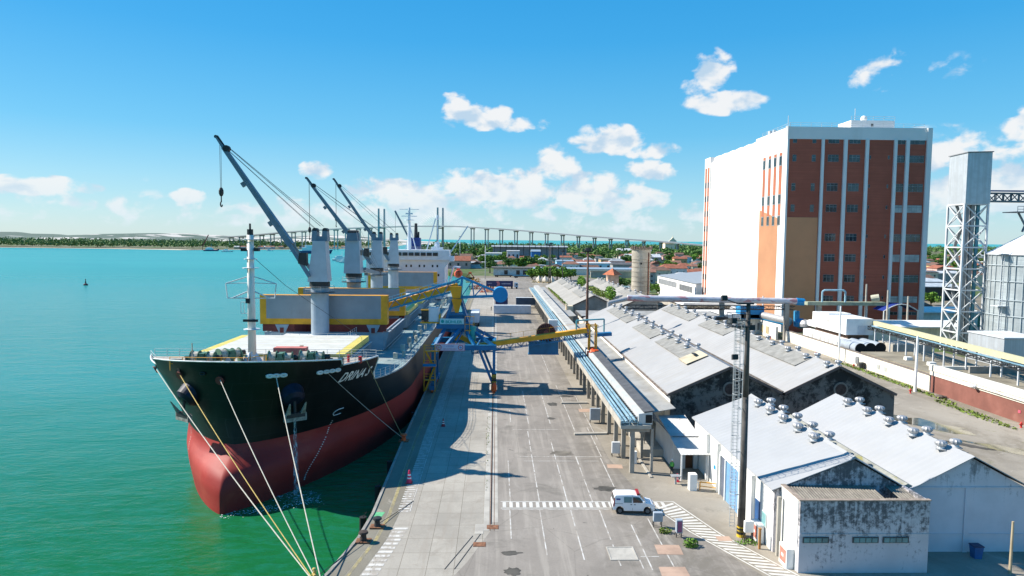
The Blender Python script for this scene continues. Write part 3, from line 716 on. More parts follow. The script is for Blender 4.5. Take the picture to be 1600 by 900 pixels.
for s_ in (-1, 1): mb.hexa([(bx+s_*.3-.1, by-.9, 11.6), (bx+s_*.3+.1, by-.9, 11.6), (bx+s_*1.2+.1, by+.1, 11.6), (bx+s_*1.2-.1, by+.1, 11.6), (bx-.05, by-.3, 13.4), (bx+.05, by-.3, 13.4), (bx+.05, by, 13.4), (bx-.05, by, 13.4)])
mb.build('mast_bracket', metal_paint, ship)
MB().tube([(bx+.3, by, 24.6), (bx+3.3, by+3, 20.9), (bx+9.5, by+20, 12.0)], .03, 4).build('stay_wire', dark, ship)
# winches and bitts on the forecastle
drum_m = mat('rope_drum', (.46, .42, .34), .9, var=.25, vs=5)
def winch(x, y, parent, n=2, flip=1):
    w = thing('mooring_winch', '', 'winch', (x, y, 11.6))
    a = MB(); a.cyl((-1.0, 0, 1.25), (-.0, 0, 1.25), .78, n=16); a.cyl((1.2, 0, 1.25), (2.1, 0, 1.25), .62, n=16); a.build('rope_drum', drum_m, w, local=True)
    a = MB()
    for xx, rr in ((-1.08, 1.0), (.0, .95), (1.12, .85), (2.12, .8)): a.cyl((xx, 0, 1.25), (xx+.09, 0, 1.25), rr, n=18)
    a.build('drum_flange', green_m, w, local=True)
    a = MB(); a.box(.25, -.9, 0, .95, .9, 1.9); a.box(-1.3, -.7, 0, -1.12, .7, 1.4); a.box(2.25, -.6, 0, 2.45, .6, 1.4); a.cyl((.6, -1, 1.0), (.6, .9, 1.0), .55, n=12); a.build('gearbox', green_m, w, local=True)
    a = MB(); a.cyl((2.4, 0, 1.25), (3.1, 0, 1.25), .35, n=12); a.box(-1.2, -1.3, 0, 2.3, -1.0, .25); a.build('warping_end', dark, w, local=True)
    return w
wa = winch(-35.3, 82.7, ship); wa.scale = (.85,)*3; wa['label'] = 'green mooring winch with grey rope drum, farthest left on the ship forecastle'; wa['group'] = 'mooring winches on the forecastle'
wb = dup(wa, (-33.0, 84.6, 11.6), 0.9, 'green mooring winch between the far left winch and the foremast'); wb['group'] = wa['group']
wc = dup(wa, (-26.2, 82.8, 11.6), 0.1, 'mooring winch with faded rope drums just right of the foremast')
wd = dup(wa, (-22.6, 83.4, 11.6), 0.0, 'mooring winch nearest the ship name on the forecastle')
mb = MB()
for (x, y) in [(-38.2, 82.4), (-37.5, 82.4), (-37.6, 84.6), (-36.6, 80.6), (-34.2, 79.9), (-33.4, 79.9), (-20.0, 83.6), (-18.9, 84.2), (-19.6, 82.8), (-18.6, 83.4), (-30.5, 80.4)]:
    mb.cyl((x, y, 11.5), (x, y, 12.35), .26, n=10); mb.cyl((x, y, 12.35), (x, y, 12.45), .34, n=10)
mb.build('mooring_bitt', mat('bitt_dark_green', (.03, .06, .05), .6), ship)
mb = MB()
for (x, y, s_) in [(-31.8, 82.4, .5), (-29.0, 83.2, .5), (-24.0, 81.5, .45), (-22.8, 82.2, .6), (-21.4, 83.0, .4)]:
    mb.hexa([(x-s_, y-s_, 11.5), (x+s_, y-s_, 11.5), (x+s_, y+s_, 11.5), (x-s_, y+s_, 11.5), (x-.12, y-.12, 12.7), (x+.12, y-.12, 12.7), (x+.12, y+.12, 12.7), (x-.12, y+.12, 12.7)])
mb.box(-26.6, 80.2, 11.5, -24.4, 81.0, 12.4); mb.build('fairlead_pedestal', mat('pedestal_grey', (.35, .35, .32), .7), ship)
mb = MB(); mb.box(-27.8, 86.6, 11.5, -23.8, 88.0, 13.2); mb.build('deck_locker', mat('faded_red_locker', (.5, .16, .13), .7), ship)
mb = MB(); mb.cyl((-18.3, 86, 11.5), (-18.3, 86, 12.5), .16); mb.box(-17.0, 85.6, 11.5, -16.6, 86.1, 12.3); mb.build('deck_hydrant', red_m, ship)
mb = MB(); mb.cyl((-35.4, 81, 11.5), (-35.4, 81, 14.6), .06, n=6); mb.cyl((-28.0, 84.0, 11.5), (-28.0, 84.0, 12.9), .2, n=8); mb.box(-24.9, 88, 11.5, -24.5, 88.4, 13.3); mb.build('vent_pipe', mat('pipe_buff', (.5, .42, .3), .6), ship)
mb = MB()
for i in range(9): mb.box(-15.9+.0*i, 91+i*2.1, 8.2-.02*i, -15.5, 91.4+i*2.1, 8.9)
pass

# hull surface marks
def onhull(s, z, off=.03, side=1):
    p = hullP(s, z, side); q = hullP(s+.05, z, side); r_ = hullP(s, z+.05, side)
    n = (q-p).cross(r_-p).normalized()
    if n.x*side < 0 and abs(n.x) > .05: n = -n
    elif n.y > 0 and abs(n.x) <= .05: n = -n
    return p+n*off, n
def s_for_len(s0, z, L, side=1):
    """advance arc length L from s0 along the waterline at height z"""
    s = s0; p = hullP(s, z, side); acc = 0
    while acc < L and s < 60:
        s += .05; q = hullP(s, z, side); acc += (q-p).length; p = q
    return s
whitemark = mat('white_marking', (.72, .72, .68), .6, var=.08)
vs, fs = text_geo('DRINA S', 1.0, .35, 0, .02)
x0 = min(v[0] for v in vs); ww = max(v[0] for v in vs)-x0; hh = max(v[1] for v in vs)
pts = []
NAME_S0, NAME_Z0, NAME_W, NAME_H, NAME_RISE = 6.5, 9.35, 5.5, 1.2, .01
cache = {}
for v in vs:
    u = (v[0]-x0)/ww*NAME_W; k = round(u/.1)
    if k not in cache: cache[k] = s_for_len(NAME_S0, 9.8, k*.1)
    z = NAME_Z0+v[1]/hh*NAME_H+u*NAME_RISE
    pts.append(onhull(cache[k], z, .05)[0])
MB().add(pts, fs).build('ship_name', whitemark, ship)
# draught marks: a line of small ticks each side, with the bulbous bow sign above
for side, s0 in ((1, 9.0), (-1, 9.0)):
    mb = MB()
    for k in range(30):
        z = 3.9-k*.21; s = s0-(k*.02)+.7*sin(k*.18)*(k/30)
        p, n = onhull(s, z, .03, side); t_ = Vector((-n.y, n.x, 0)).normalized(); u_ = n.cross(t_)
        if u_.z < 0: u_ = -u_
        mb.add([p-t_*.1-u_*.05, p+t_*.1-u_*.05, p+t_*.1+u_*.05, p-t_*.1+u_*.05], [(0, 1, 2, 3)])
    L = [onhull(s0+.9*a, 4.9+.45*b, .04, side)[0] for a, b in [(.9, 1), (0, 1), (-.5, .6), (-.6, 0), (-.3, -.6), (.2, -.6), (.9, -.5)]]
    mb.tube(L, .05, 4)
    mb.build('draught_mark', whitemark, ship)
# chocks (white oval fairlead openings)
chm = mat('chock_white', (.66, .66, .63), .5, var=.1)
mb = MB(); dk = MB()
for side, ss, z in ((1, (.85, 1.12, 1.45), 11.3), (1, (3.9, 4.45, 5.0, 5.6), 11.15), (-1, (.6,), 11.6), (-1, (2.2,), 11.6), (-1, (8,), 10.9)):
    for s in ss:
        p, n = onhull(s, z, 0, side); t_ = Vector((-n.y, n.x, 0)).normalized(); u_ = Vector((0, 0, 1))
        ring = [p+n*.1+t_*(.36*cos(a))+u_*(.14*sin(a)) for a in [2*pi*i/12 for i in range(13)]]
        if side > 0: MB().tube(ring, .13, 6).build('fairlead', chm, ship)
        else: MB().tube(ring, .08, 6).build('fairlead', black_hull, ship)
        dk = MB(); dk.add([p+n*.06+t_*(.30*cos(a))+u_*(.12*sin(a)) for a in [2*pi*i/12 for i in range(12)]], [tuple(range(12))]); dk.build('fairlead_opening', blackm, ship)
# anchors in their bolsters
def anchor(side):
    s0, z0 = 2.5, 8.7
    p, n = onhull(s0, z0, 0, side); a = thing('anchor', ['dark anchor hanging in its blue hawse pod on the water side of the bow', 'dark anchor hanging in its hawse pod on the quay side of the bow'][side > 0], 'anchor', p, group='bow anchors')
    dn = Vector((0, 0, -1)); t_ = Vector((-n.y, n.x, 0)).normalized()
    mb = MB(); ax = (n*.9+dn*.45).normalized()
    mb.cyl(p-ax*1.8, p+ax*.7, 1.55, 1.3, n=24); mb.cyl(p+ax*.7, p+ax*1.05, 1.3, .8, n=24)
    mb.build('hawse_bolster', mat('bolster_blue', (.005, .012, .030), .55, var=.3, vs=1, spec=.3), ship, smooth=False)
    q = p+ax*1.0
    mb = MB(); cr = q+dn*1.6+n*.1
    mb.cyl(q, cr, .16, n=8)
    mb.beam(cr-t_*1.1, cr+t_*1.1, .55, .5); 
    mb.build('anchor_shank', dark, a)
    mb = MB()
    for w in (-1, 1):
        b = cr+t_*w*.85
        mb.hexa([b-t_*.3-n*.18, b+t_*.3-n*.18, b+t_*.3+n*.18, b-t_*.3+n*.18, b+n*1.0+t_*(w*.1-.06)+Vector((0, 0, 1.9)), b+n*1.0+t_*(w*.1+.06)+Vector((0, 0, 1.9)), b+n*1.1+t_*(w*.1+.06)+Vector((0, 0, 1.95)), b+n*1.1+t_*(w*.1-.06)+Vector((0, 0, 1.95))])
    mb.beam(cr-t_*1.3+dn*.25, cr+t_*1.3+dn*.25, .5, .9)
    mb.build('anchor_fluke', mat('fluke_grey', (.26, .25, .22), .7, var=.3, vs=2), a)
anchor(-1); anchor(1)

# accommodation block
sup = MB(); Y0 = 231
sup.box(-43, Y0, 6.9, -17.0, Y0+16, 20.0)
acc = mat('accommodation_white', (.66, .70, .74), .5, var=.04, dirt=(.4, .33, .26), damt=.2, dscale=(1, 1, .2), dthr=(.6, .8))
sup.build('accommodation_block', acc, ship)
mb = MB(); mb.hexa([(-44.5, Y0-1.0, 20.0), (-15.5, Y0-1.0, 20.0), (-15.5, Y0+9, 20.0), (-44.5, Y0+9, 20.0), (-44.5, Y0-1.3, 23.3), (-15.5, Y0-1.3, 23.3), (-15.5, Y0+9, 23.3), (-44.5, Y0+9, 23.3)])
mb.box(-46.0, Y0, 19.6, -44.5, Y0+5, 21.3); mb.box(-15.5, Y0, 19.6, -14.0, Y0+5, 21.3)
mb.prism([(-17.0, 20), (-15.0, 20), (-17.0, 17.5)], 1, Y0+.3, Y0+4)
mb.build('bridge_deck', acc, ship)
for k in range(12):
    x = -42.8+k*2.0
    w_ = MB().box(x, Y0-1.34, 21.4, x+1.65, Y0-1.2, 22.5).build('window', glass, ship)
for zr, n in ((17.6, 11), (14.6, 10), (12.0, 9)):
    for k in range(n):
        x = -41.5+k*24.0/n+(.6 if k % 2 else 0)
        if x > -34.5: MB().box(x, Y0-.05, zr, x+.55, Y0+.02, zr+.8).build('window', glass, ship)
# emblem letters on the superstructure front
mb = MB()
for (x, z) in ((-31.2, 13.2), (-31.2, 12.1)):
    for q in range(3): mb.box(x+q*.45, Y0-.06, z, x+q*.45+.12, Y0-.02, z+.8)
    mb.box(x, Y0-.06, z+.3, x+.95, Y0-.02, z+.4)
mb.build('safety_sign', mat('sign_navy', (.05, .07, .12), .6), ship); MB().box(-29.2, Y0-.06, 13.5, -28.0, Y0-.02, 13.85).build('safety_sign', red_m, ship)
rail('handrail', [(-44.4, Y0-1.2, 23.3), (-15.6, Y0-1.2, 23.3)], railm, ship, step=2)
mb = MB(); mb.hexa([(-30.2, Y0+14, 20), (-26.6, Y0+14, 20), (-26.6, Y0+19, 20), (-30.2, Y0+19, 20), (-30.0, Y0+14.6, 27.4), (-26.8, Y0+14.6, 27.4), (-26.8, Y0+18.6, 27.4), (-30.0, Y0+18.6, 27.4)])
mb.build('funnel', mat('funnel_blue', (.01, .035, .17), .45), ship)
mb = MB(); mb.cyl((-28.4, Y0+16.5, 27.3), (-28.4, Y0+16.5, 32.5), .7, .5, n=10); mb.cyl((-27.4, Y0+16, 27.3), (-27.4, Y0+16, 29.5), .3, n=8); mb.build('exhaust_pipe', dark, ship)
mb = MB(); mx, my = -29.2, Y0+4
mb.cyl((mx, my, 23.3), (mx, my, 37.5), .7, .35, n=10); mb.beam((mx-3.3, my, 36.9), (mx+3.3, my, 36.9), .15); mb.beam((mx-2.6, my, 34.6), (mx+2.6, my, 34.6), .5, .22); mb.cyl((mx, my, 33.2), (mx, my, 33.4), 1.6, n=12); mb.box(mx-1.2, my-.4, 35.2, mx+1.2, my, 35.7)
mb.beam((mx-1.2, my, 23.3), (mx, my, 30), .25); mb.beam((mx+2.2, my+1, 23.3), (mx, my, 32), .25)
mb.build('radar_mast', acc, ship)
mb = MB(); mb.beam((-23.5, Y0+6, 23.3), (-20.5, Y0+6, 34.0), .35); mb.beam((-19.6, Y0+8, 23.3), (-20.2, Y0+8, 34), .28); mb.cyl((-20, Y0+7, 33.6), (-20, Y0+7, 35.2), .55, n=8); mb.sphere((-20.0, Y0+6, 24.8), 1.0, 12, sz=1.3)
mb.beam((-15.4, Y0+6, 22.5), (-9.5, Y0+6, 31.5), .4); mb.box(-22, Y0+5, 23.3, -18, Y0+7, 24.2)
mb.build('signal_mast', acc, ship)
mb = MB(); c_ = (-13.3, Y0+17, 14.6)
mb.lathe((0, 0, 0), [(.02, -3.6), (.8, -3.1), (1.35, -1.5), (1.45, 0), (1.35, 1.5), (.8, 3.1), (.02, 3.6)], 12)
lb = thing('lifeboat', 'enclosed orange lifeboat slung behind the white superstructure', 'lifeboat', c_)
o = mb.build('boat_hull', mat('lifeboat_orange', (.62, .09, .03), .5), lb, smooth=True, local=True); o.rotation_euler = (radians(80), 0, radians(12))
mb = MB(); mb.box(-.6, -1.0, .9, .6, 1.0, 1.9); mb.build('canopy', mat('lifeboat_orange', (0, 0, 0)), lb, local=True)
mb = MB(); 
for y in (Y0+14, Y0+19.5): mb.tube([(-17.0, y, 9), (-15.0, y, 17.2), (-12.6, y, 17.0)], .25, 6)
mb.build('davit', acc, ship)

# ------------------------------------------------------------------ mooring ropes
def rope(label, a, b, sag, m, r=.045, group='mooring ropes of the bulk carrier'):
    a = Vector(a); b = Vector(b); n = 16; pts = []
    for k in range(n+1):
        t = k/n; p = a.lerp(b, t); p.z -= sag*4*t*(1-t); pts.append(p)
    return tag(MB().tube(pts, r, 6).build('mooring_rope', m), label, 'rope', group)
def hp(s, z, side): return onhull(s, z, .15, side)[0]
Q = Vector((-13.1, 50.9, .45))
rope('pale bow rope farthest over the open water, leftmost of the fan', hp(8, 10.9, -1), Q, .5, ropem, .052)
rope('yellowish rope from the bow down to the quay, second from the left of the fan', hp(2.2, 11.3, -1), Q+Vector((-.1, .2, 0)), .45, ropey)
rope('pale rope from the middle of the bow down to the quay, third of the fan', hp(.12, 11.1, -1), Q+Vector((.1, 0, 0)), .5, ropem)
rope('pale rope from the white oval fairleads straight down past the anchor, last of the fan', hp(1.12, 11.2, 1), Q+Vector((.2, .1, 0)), .35, ropem, .05)
OB = Vector((-12.1, 91.0, .35))
rope('thin grey rope from the bow fairleads to the orange quay bollard', hp(4.5, 11.1, 1), OB, .2, mat('rope_grey', (.32, .30, .26), .9), .04)
rope('thin tan rope from the forecastle edge beside the ship name to the orange bollard', hp(9.0, 11.85, 1), OB, .2, mat('rope_tan', (.30, .25, .12), .9), .04)
for i, (s, z) in enumerate([(2.2, 11.3), (.12, 11.1), (8, 10.9)]):
    p, n = onhull(s, z-.15, .2, -1)
    MB().cyl(p, p+n*.12, .5, n=14).build('rat_guard', oxide, ship)
k_ = Q+Vector((-.75, 1.1, .75))
mb = MB(); 
for i in range(5): mb.sphere(k_+Vector((random.uniform(-.2, .2), random.uniform(-.2, .2), random.uniform(-.25, .25))), .16, 8)
tag(mb.build('rope_knot', ropey), 'tangle of rope whippings where the bow ropes draw together', 'rope knot')
def bollard(x, y, m, label, s=1.0, z=0):
    r = thing('mooring_bollard', label, 'bollard', (x, y, z), group='bollards on the quay edge')
    MB().box(-.5*s, -.35*s, 0, .5*s, .35*s, .12*s).build('base_plate', rust, r, local=True)
    MB().lathe((0, 0, .12*s), [(.24*s, 0), (.2*s, .25*s), (.2*s, .4*s), (.34*s, .5*s), (.3*s, .62*s), (.05*s, .66*s)], 14).build('bollard_head', m, r, local=True)
    return r
bollard(OB.x, OB.y, orange_m, 'rusty orange bollard on the quay edge holding the two thin ropes', 1.35)
bollard(-10.9, 63.3, dark, 'dark bollard on the sunlit quay edge, just below the green patch', 1.3); bollard(-11.6, 60.2, mat('bollard_rust', (.05, .035, .028), .8), 'dark rusty bollard on the quay edge nearest the ladder markings', 1.3)
bollard(Q.x, Q.y, dark, 'bollard at the foot of the bow ropes, bottom of the quay', 1.4)
rope('slack dark rope lying along the quay edge between the near bollards', (-11.6, 60.2, .3), (-14.6, 52, .2), .1, dark, .03, 'ropes lying on the quay')
rope('dark rope lying from the near bollard towards the ladder markings', (-10.9, 63.3, .3), (-8.3, 69.8, .03), .05, dark, .03, 'ropes lying on the quay')
# fenders between ship and quay
fend = thing('quay_fender', 'black cylindrical rubber fender hanging on the quay wall', 'fender', (-12.75, 74.5, -1.2), group='fenders on the quay wall')
MB().cyl((0, 0, -1.1), (0, 0, 1.1), .35, n=12).build('rubber_body', blackm, fend, local=True); MB().tube([(0, 0, 1.1), (.35, 0, 1.6)], .04).build('chain', dark, fend, local=True)
for y in (66, 83, 95, 107): dup(fend, (-12.75, y, -1.2))

# foam and outflow under the starboard anchor
foam = bpy.data.materials.new('foam'); foam.use_nodes = True; t = NT(foam.node_tree); p_ = t.n['Principled BSDF']
v = t.add('ShaderNodeNewGeometry').outputs['Position']
p_.inputs['Base Color'].default_value = (.55, .68, .72, 1); p_.inputs['Roughness'].default_value = .6
al = t.ramp(t.noise(v, 2.2, 6, .75), .50, .62); t.link(t.math('MULTIPLY', al, .75), p_.inputs['Alpha'])
r_ = random.Random(3); vsf = []
for i in range(30):
    a = 2*pi*i/30; vsf.append((-23.4+3.6*cos(a)*(.75+.35*r_.random()), 79.2+2.0*sin(a)*(.7+.4*r_.random()), WL+.03))
o = MB().add(vsf, [tuple(range(30))]).build('foam', foam); tag(o, 'white foam patch on the water below the bow outflow', 'foam', kind='stuff')
mb = MB(); rr = random.Random(5)
for k in range(260):
    tt = rr.random(); x, y = -29+9*tt+rr.gauss(0, .5), 74.2+4.5*tt+rr.gauss(0, .5)-1; s_ = rr.uniform(.02, .07)
    mb.add([(x-s_, y-s_, WL+.05), (x+s_, y-s_, WL+.05), (x+s_, y+s_, WL+.05), (x-s_, y+s_, WL+.05)], [(0, 1, 2, 3)])
tag(mb.build('foam', mat('foam_fleck', (.7, .75, .72), .7)), 'small white bubbles scattered on the green water around the stem', 'foam', kind='stuff')
wmat = bpy.data.materials.new('falling_water'); wmat.use_nodes = True; t = NT(wmat.node_tree); p_ = t.n['Principled BSDF']
v = t.add('ShaderNodeNewGeometry').outputs['Position']; p_.inputs['Base Color'].default_value = (.6, .7, .78, 1)
t.link(t.math('MULTIPLY', t.ramp(t.noise(t.mapping(v, scale=(5, 5, .8)), 1.5, 4), .42, .7), .5), p_.inputs['Alpha'])
a0 = onhull(2.9, 6.9, .9)[0]; b0 = Vector((a0.x+.4, a0.y-.9, WL))
mb = MB(); mb.hexa([b0+Vector(q) for q in ((-.35, -.1, 0), (.35, -.1, 0), (.35, .1, 0), (-.35, .1, 0))]+[a0+Vector(q) for q in ((-.1, -.05, 0), (.1, -.05, 0), (.1, .05, 0), (-.1, .05, 0))])
tag(mb.build('water_jet', wmat), 'thin stream of water falling from the hawse pod to the sea', 'water jet', kind='stuff')

# ------------------------------------------------------------------ ship loader on the quay rails
LD = thing('ship_loader', 'blue and yellow travelling ship loader straddling the quay beside the hull', 'ship loader', (-5.5, 126, 0))
def truss(mb, a, b, w, h, n, r=.1, m=0):
    """square lattice beam from a to b"""
    a = Vector(a); b = Vector(b); d = (b-a).normalized(); s_ = d.cross(Vector((0, 0, 1))).normalized(); u = s_.cross(d)
    for i in (-1, 1):
        for j in (-1, 1): mb.beam(a+s_*i*w/2+u*j*h/2, b+s_*i*w/2+u*j*h/2, r*1.5, m=m)
    for k in range(n):
        p = a.lerp(b, k/n); q = a.lerp(b, (k+1)/n)
        for i in (-1, 1):
            j = 1 if k % 2 else -1
            mb.beam(p+s_*i*w/2-u*j*h/2, q+s_*i*w/2+u*j*h/2, r, m=m); mb.beam(p+s_*i*w/2-u*h/2, p+s_*i*w/2+u*h/2, r, m=m)
        mb.beam(p-s_*w/2-u*h/2, p+s_*w/2-u*h/2, r, m=m); mb.beam(p-s_*w/2+u*h/2, p+s_*w/2+u*h/2, r, m=m)
    return mb
mb = MB(); YA, YB = 121.5, 131.0
XL, XR = -11.0, -.15
for y in (YA, YB):
    mb.beam((XL, y, 7.9), (XR+.4, y, 7.9), .7, .9)                     # portal beam
    mb.beam((XR, y, 1.2), (XR, y, 7.6), .45, .5); mb.beam((XL, y, 1.2), (XL, y, 7.6), .45, .5)
    mb.beam((XR-2.6, y, 7.4), (XR-.2, y, 1.4), .4, .45)
for x in (XL, XR):
    mb.beam((x, YA-.2, 7.9), (x, YB+.2, 7.9), .6, .8); mb.beam((x, YA, 1.0), (x, YB, 1.0), .5, .6); mb.beam((x, YA, 7.4), (x, (YA+YB)/2, 1.4), .25); mb.beam((x, YB, 7.4), (x, (YA+YB)/2, 1.4), .25)
T = Vector((-7.0, 126.2, 11.9))
for (x, y) in ((XL+.4, YA), (XR, YA), (XL+.4, YB), (XR, YB)):
    mb.beam((x, y, 8.1), (T.x+(1.8 if x > -5 else -1.8), T.y+(1.6 if y > 125 else -1.6), 11.3), .5, .5)
mb.beam((-8.6, YA, 8.2), (-5.9, YA+3, 11.3), .5, .6); mb.beam((-3.6, YA, 8.2), (-5.9, YA+3, 11.3), .4, .5)
for x in (-7.2, -3.2): mb.beam((x, YA, 8.2), (x+1.4, YA+2.6, 10.4), .2)
mb.build('portal_frame', blue_st, LD)
mb = MB()
for x in (XL, XR):
    for y in (YA, YB):
        mb.box(x-.45, y-1.5, .55, x+.45, y+1.5, 1.25)
mb.build('bogie', blue_st, LD)
hz = mat('hazard_stripe', (.6, .4, .03), .6, dirt=(.02, .02, .02), damt=1, dscale=(0.2, 0.2, 4), dthr=(.49, .51))
MB().box(XR-.42, YA-.4, 1.3, XR+.42, YA+.4, 3.2).build('hazard_panel', hz, LD)
mb = MB()
for x in (XL, XR):
    for y in (YA-1.1, YA+1.0, YB-1.0, YB+1.1): mb.cyl((x-.2, y, .42), (x+.2, y, .42), .4, n=14)
mb.build('wheel', mat('wheel_orange', (.55, .13, .03), .6), LD)
MB().lathe((XR, YA-1.7, .8), [(.05, -.7), (.5, -.3), (.5, .7), (.2, 1.2)], 12).build('cable_guide', orange_m, LD)
mb = MB(); mb.box(T.x-3.6, T.y-2.4, 10.9, T.x+2.8, T.y+2.6, 11.7); mb.cyl((T.x, T.y, 10.2), (T.x, T.y, 10.95), 2.1, n=24); mb.box(T.x-3.4, T.y-2.2, 11.72, T.x+2.4, T.y+2.2, 12.1); mb.build('slewing_platform', blue_st, LD)
mb = MB(); mb.box(T.x-2.95, T.y-2.52, 11.75, T.x+1.4, T.y-2.42, 12.75); sg = mb.build('company_sign', mat('sign_pale_teal', (.35, .62, .66), .5, var=.02), LD)
text_part('BÜHLER', .62, (T.x-1.9, T.y-2.54, 11.93), (1, 0, 0), (0, 0, 1), mat('sign_teal', (.0, .33, .33), .5), sg, width=3.0, bold=.03)
MB().cyl((T.x-2.45, T.y-2.54, 12.25), (T.x-2.45, T.y-2.52, 12.25), .3, n=12).build('emblem', mat('sign_teal', (0, 0, 0)), sg)
bnr = MB().box(-10.6, YA-.62, 7.35, -5.3, YA-.5, 8.6).build('banner', mat('banner_white', (.62, .58, .68), .6, var=.03), LD)
mb = MB()
for (x0, z0, x1, z1) in ((-10.6, 8.54, -5.3, 8.6), (-10.6, 7.35, -5.3, 7.41), (-10.6, 7.41, -10.54, 8.54), (-5.36, 7.41, -5.3, 8.54)): mb.box(x0, YA-.64, z0, x1, YA-.622, z1)
mb.build('banner_border', red_m, bnr)
for x in (-9.85, -6.05):
    ring = [(x+.42*cos(a), YA-.635, 7.98+.42*sin(a)) for a in [2*pi*i/16 for i in range(17)]]
    MB().tube(ring, .05, 4).build('emblem', red_m, bnr)
    MB().box(x-.28, YA-.64, 7.94, x+.28, YA-.625, 8.02).box(x-.04, YA-.645, 7.7, x+.04, YA-.626, 8.26).build('emblem', blue_lt, bnr)
text_part('ATENÇÃO', .27, (-8.6, YA-.63, 8.1), (1, 0, 0), (0, 0, 1), mat('banner_blue', (.08, .06, .35), .6), bnr, width=1.35)
text_part('ÁREA DE MANOBRA', .24, (-9.15, YA-.63, 7.6), (1, 0, 0), (0, 0, 1), red_m, bnr, width=2.4)
# cab, machinery house
mb = MB(); mb.box(T.x-5.0, T.y-1.9, 12.1, T.x-3.2, T.y+.3, 14.6); cb = mb.build('operator_cab', mat('cab_white', (.66, .68, .70), .5, var=.03), LD); MB().box(T.x-6.3, T.y-2.1, 12.3, T.x-5.05, T.y+.2, 14.1).build('cab_window', glass, LD)
MB().box(T.x-6.5, T.y-2.3, 11.85, T.x-3, T.y+.5, 12.05).box(T.x-6.4, T.y-2.25, 14.15, T.x-5.0, T.y+.3, 14.3).box(T.x-3.15, T.y-2.2, 11.6, T.x-2.9, T.y+.3, 13.4).build('cab_platform', yellow, LD)
# pylon (A-frame), bucket funnel
mb = MB(); PT = Vector((T.x+.4, T.y+.5, 18.6))
for sy in (-1.5, 1.5):
    for sx in (-1.9, 2.0): mb.beam((T.x+sx, T.y+sy, 12.1), (T.x+sx*.35, T.y+sy*.7, 16.2), .42, .5)
    mb.beam((T.x+.5, T.y+sy*.7, 16.0), (PT.x, PT.y+sy*.7, PT.z), .38, .45)
    mb.beam((T.x-1.6, T.y+sy, 13.4), (T.x+1.6, T.y+sy, 13.4), .3)
mb.box(T.x-1.9, T.y-1.2, 12.1, T.x+2.0, T.y+1.4, 13.3)
mb.build('slewing_pylon', blue_st, LD)
mb = MB()
mb.hexa([(T.x-.25, T.y-1.4, 13.7), (T.x+.35, T.y-1.4, 13.7), (T.x+.35, T.y-.8, 13.7), (T.x-.25, T.y-.8, 13.7), (T.x-.9, T.y-1.9, 16.2), (T.x+1.0, T.y-1.9, 16.2), (T.x+1.0, T.y-.4, 16.2), (T.x-.9, T.y-.4, 16.2)])
mb.hexa([(T.x-.7, T.y-1.5, 16.3), (T.x+.7, T.y-1.5, 16.3), (T.x+.7, T.y-.5, 16.3), (T.x-.7, T.y-.5, 16.3), (T.x-1.3, T.y-1.7, 18.5), (T.x+.9, T.y-1.7, 18.5), (T.x+.9, T.y-.3, 18.5), (T.x-1.3, T.y-.3, 18.5)])
mb.cyl((T.x, T.y-.5, 8.6), (T.x, T.y-.5, 11), .45, n=12); mb.beam((T.x+.3, T.y-.5, 9.4), (T.x+4.6, T.y-1, 7.4), .8, .8)
mb.build('feed_funnel', yellow, LD)
# boom over the hatch, counter boom with ballast drum
BT = Vector((-21.8, 126.2, 14.3)); BR = Vector((T.x-.2, 126.2, 18.9))
mb = MB()
for w in (-.95, .95):
    mb.beam(BR+Vector((0, w, .5)), BT+Vector((0, w, .55)), .22, .26); mb.beam(BR+Vector((-1, w, -1.6)), BT+Vector((0, w, -.75)), .22, .26)
    n = 12
    for k in range(n):
        a = BR.lerp(BT, k/n); b = BR.lerp(BT, (k+1)/n); dn = Vector((0, w, -1.7+k/n*.9)); uu = Vector((0, w, .5))
        mb.beam(a+(uu if k % 2 else dn), b+(dn if k % 2 else uu), .13)
    mb.beam(PT+Vector((0, w, .6)), BR.lerp(BT, .3)+Vector((0, w, 1.0)), .2)
CT = Vector((T.x+7.9, 126.2, 17.0)); BK = Vector((T.x+.9, 126.2, 19.9))
for w in (-.9, .9):
    mb.beam(BR+Vector((0, w, .5)), BK+Vector((0, w, .2)), .26, .3); mb.beam(BK+Vector((0, w, .2)), CT+Vector((-.5, w, .4)), .26, .3); mb.beam(Vector((T.x, 126.2+w, 16.4)), CT+Vector((-.5, w, -.3)), .28, .34)
    for (u0, l0) in ((0.02, .1), (.28, .1), (.28, .42), (.6, .42), (.6, .74)):
        mb.beam((BK+Vector((0, w, .2))).lerp(CT+Vector((-.5, w, .4)), u0), Vector((T.x, 126.2+w, 16.4)).lerp(CT+Vector((-.5, w, -.3)), l0), .15)
    mb.beam(BK+Vector((0, w, .2)), Vector((T.x+.4, 126.2+w, 16.2)), .24)
mb.beam(BK+Vector((0, -.9, .2)), BK+Vector((0, .9, .2)), .3)
mb.build('boom_truss', mat('boom_blue', (.012, .23, .43), .45, var=.1), LD)
mb = MB(); ax = (BT-BR).normalized()
mb.beam(BR+Vector((.4, 0, -.35)), BT+Vector((0, 0, -.1)), 1.25, 1.0); 
for k in range(14):
    p = BR.lerp(BT, (k+.5)/14); mb.beam(p+Vector((0, -.72, .3)), p+Vector((0, .72, .3)), .2, .14)
mb.build('boom_conveyor', yellow, LD)
MB().beam(BT+Vector((-.3, 0, 0)), BT+Vector((-.3, 0, -4.2)), .9, .9).build('loading_chute', yellow, LD)
rail('walkway_rail', [BR+Vector((0, -1.3, .3)), BT+Vector((0, -1.3, .3))], mat('rail_blue', (.05, .3, .55), .5), LD, h=1.0, step=1.6, r=.03, bars=2)
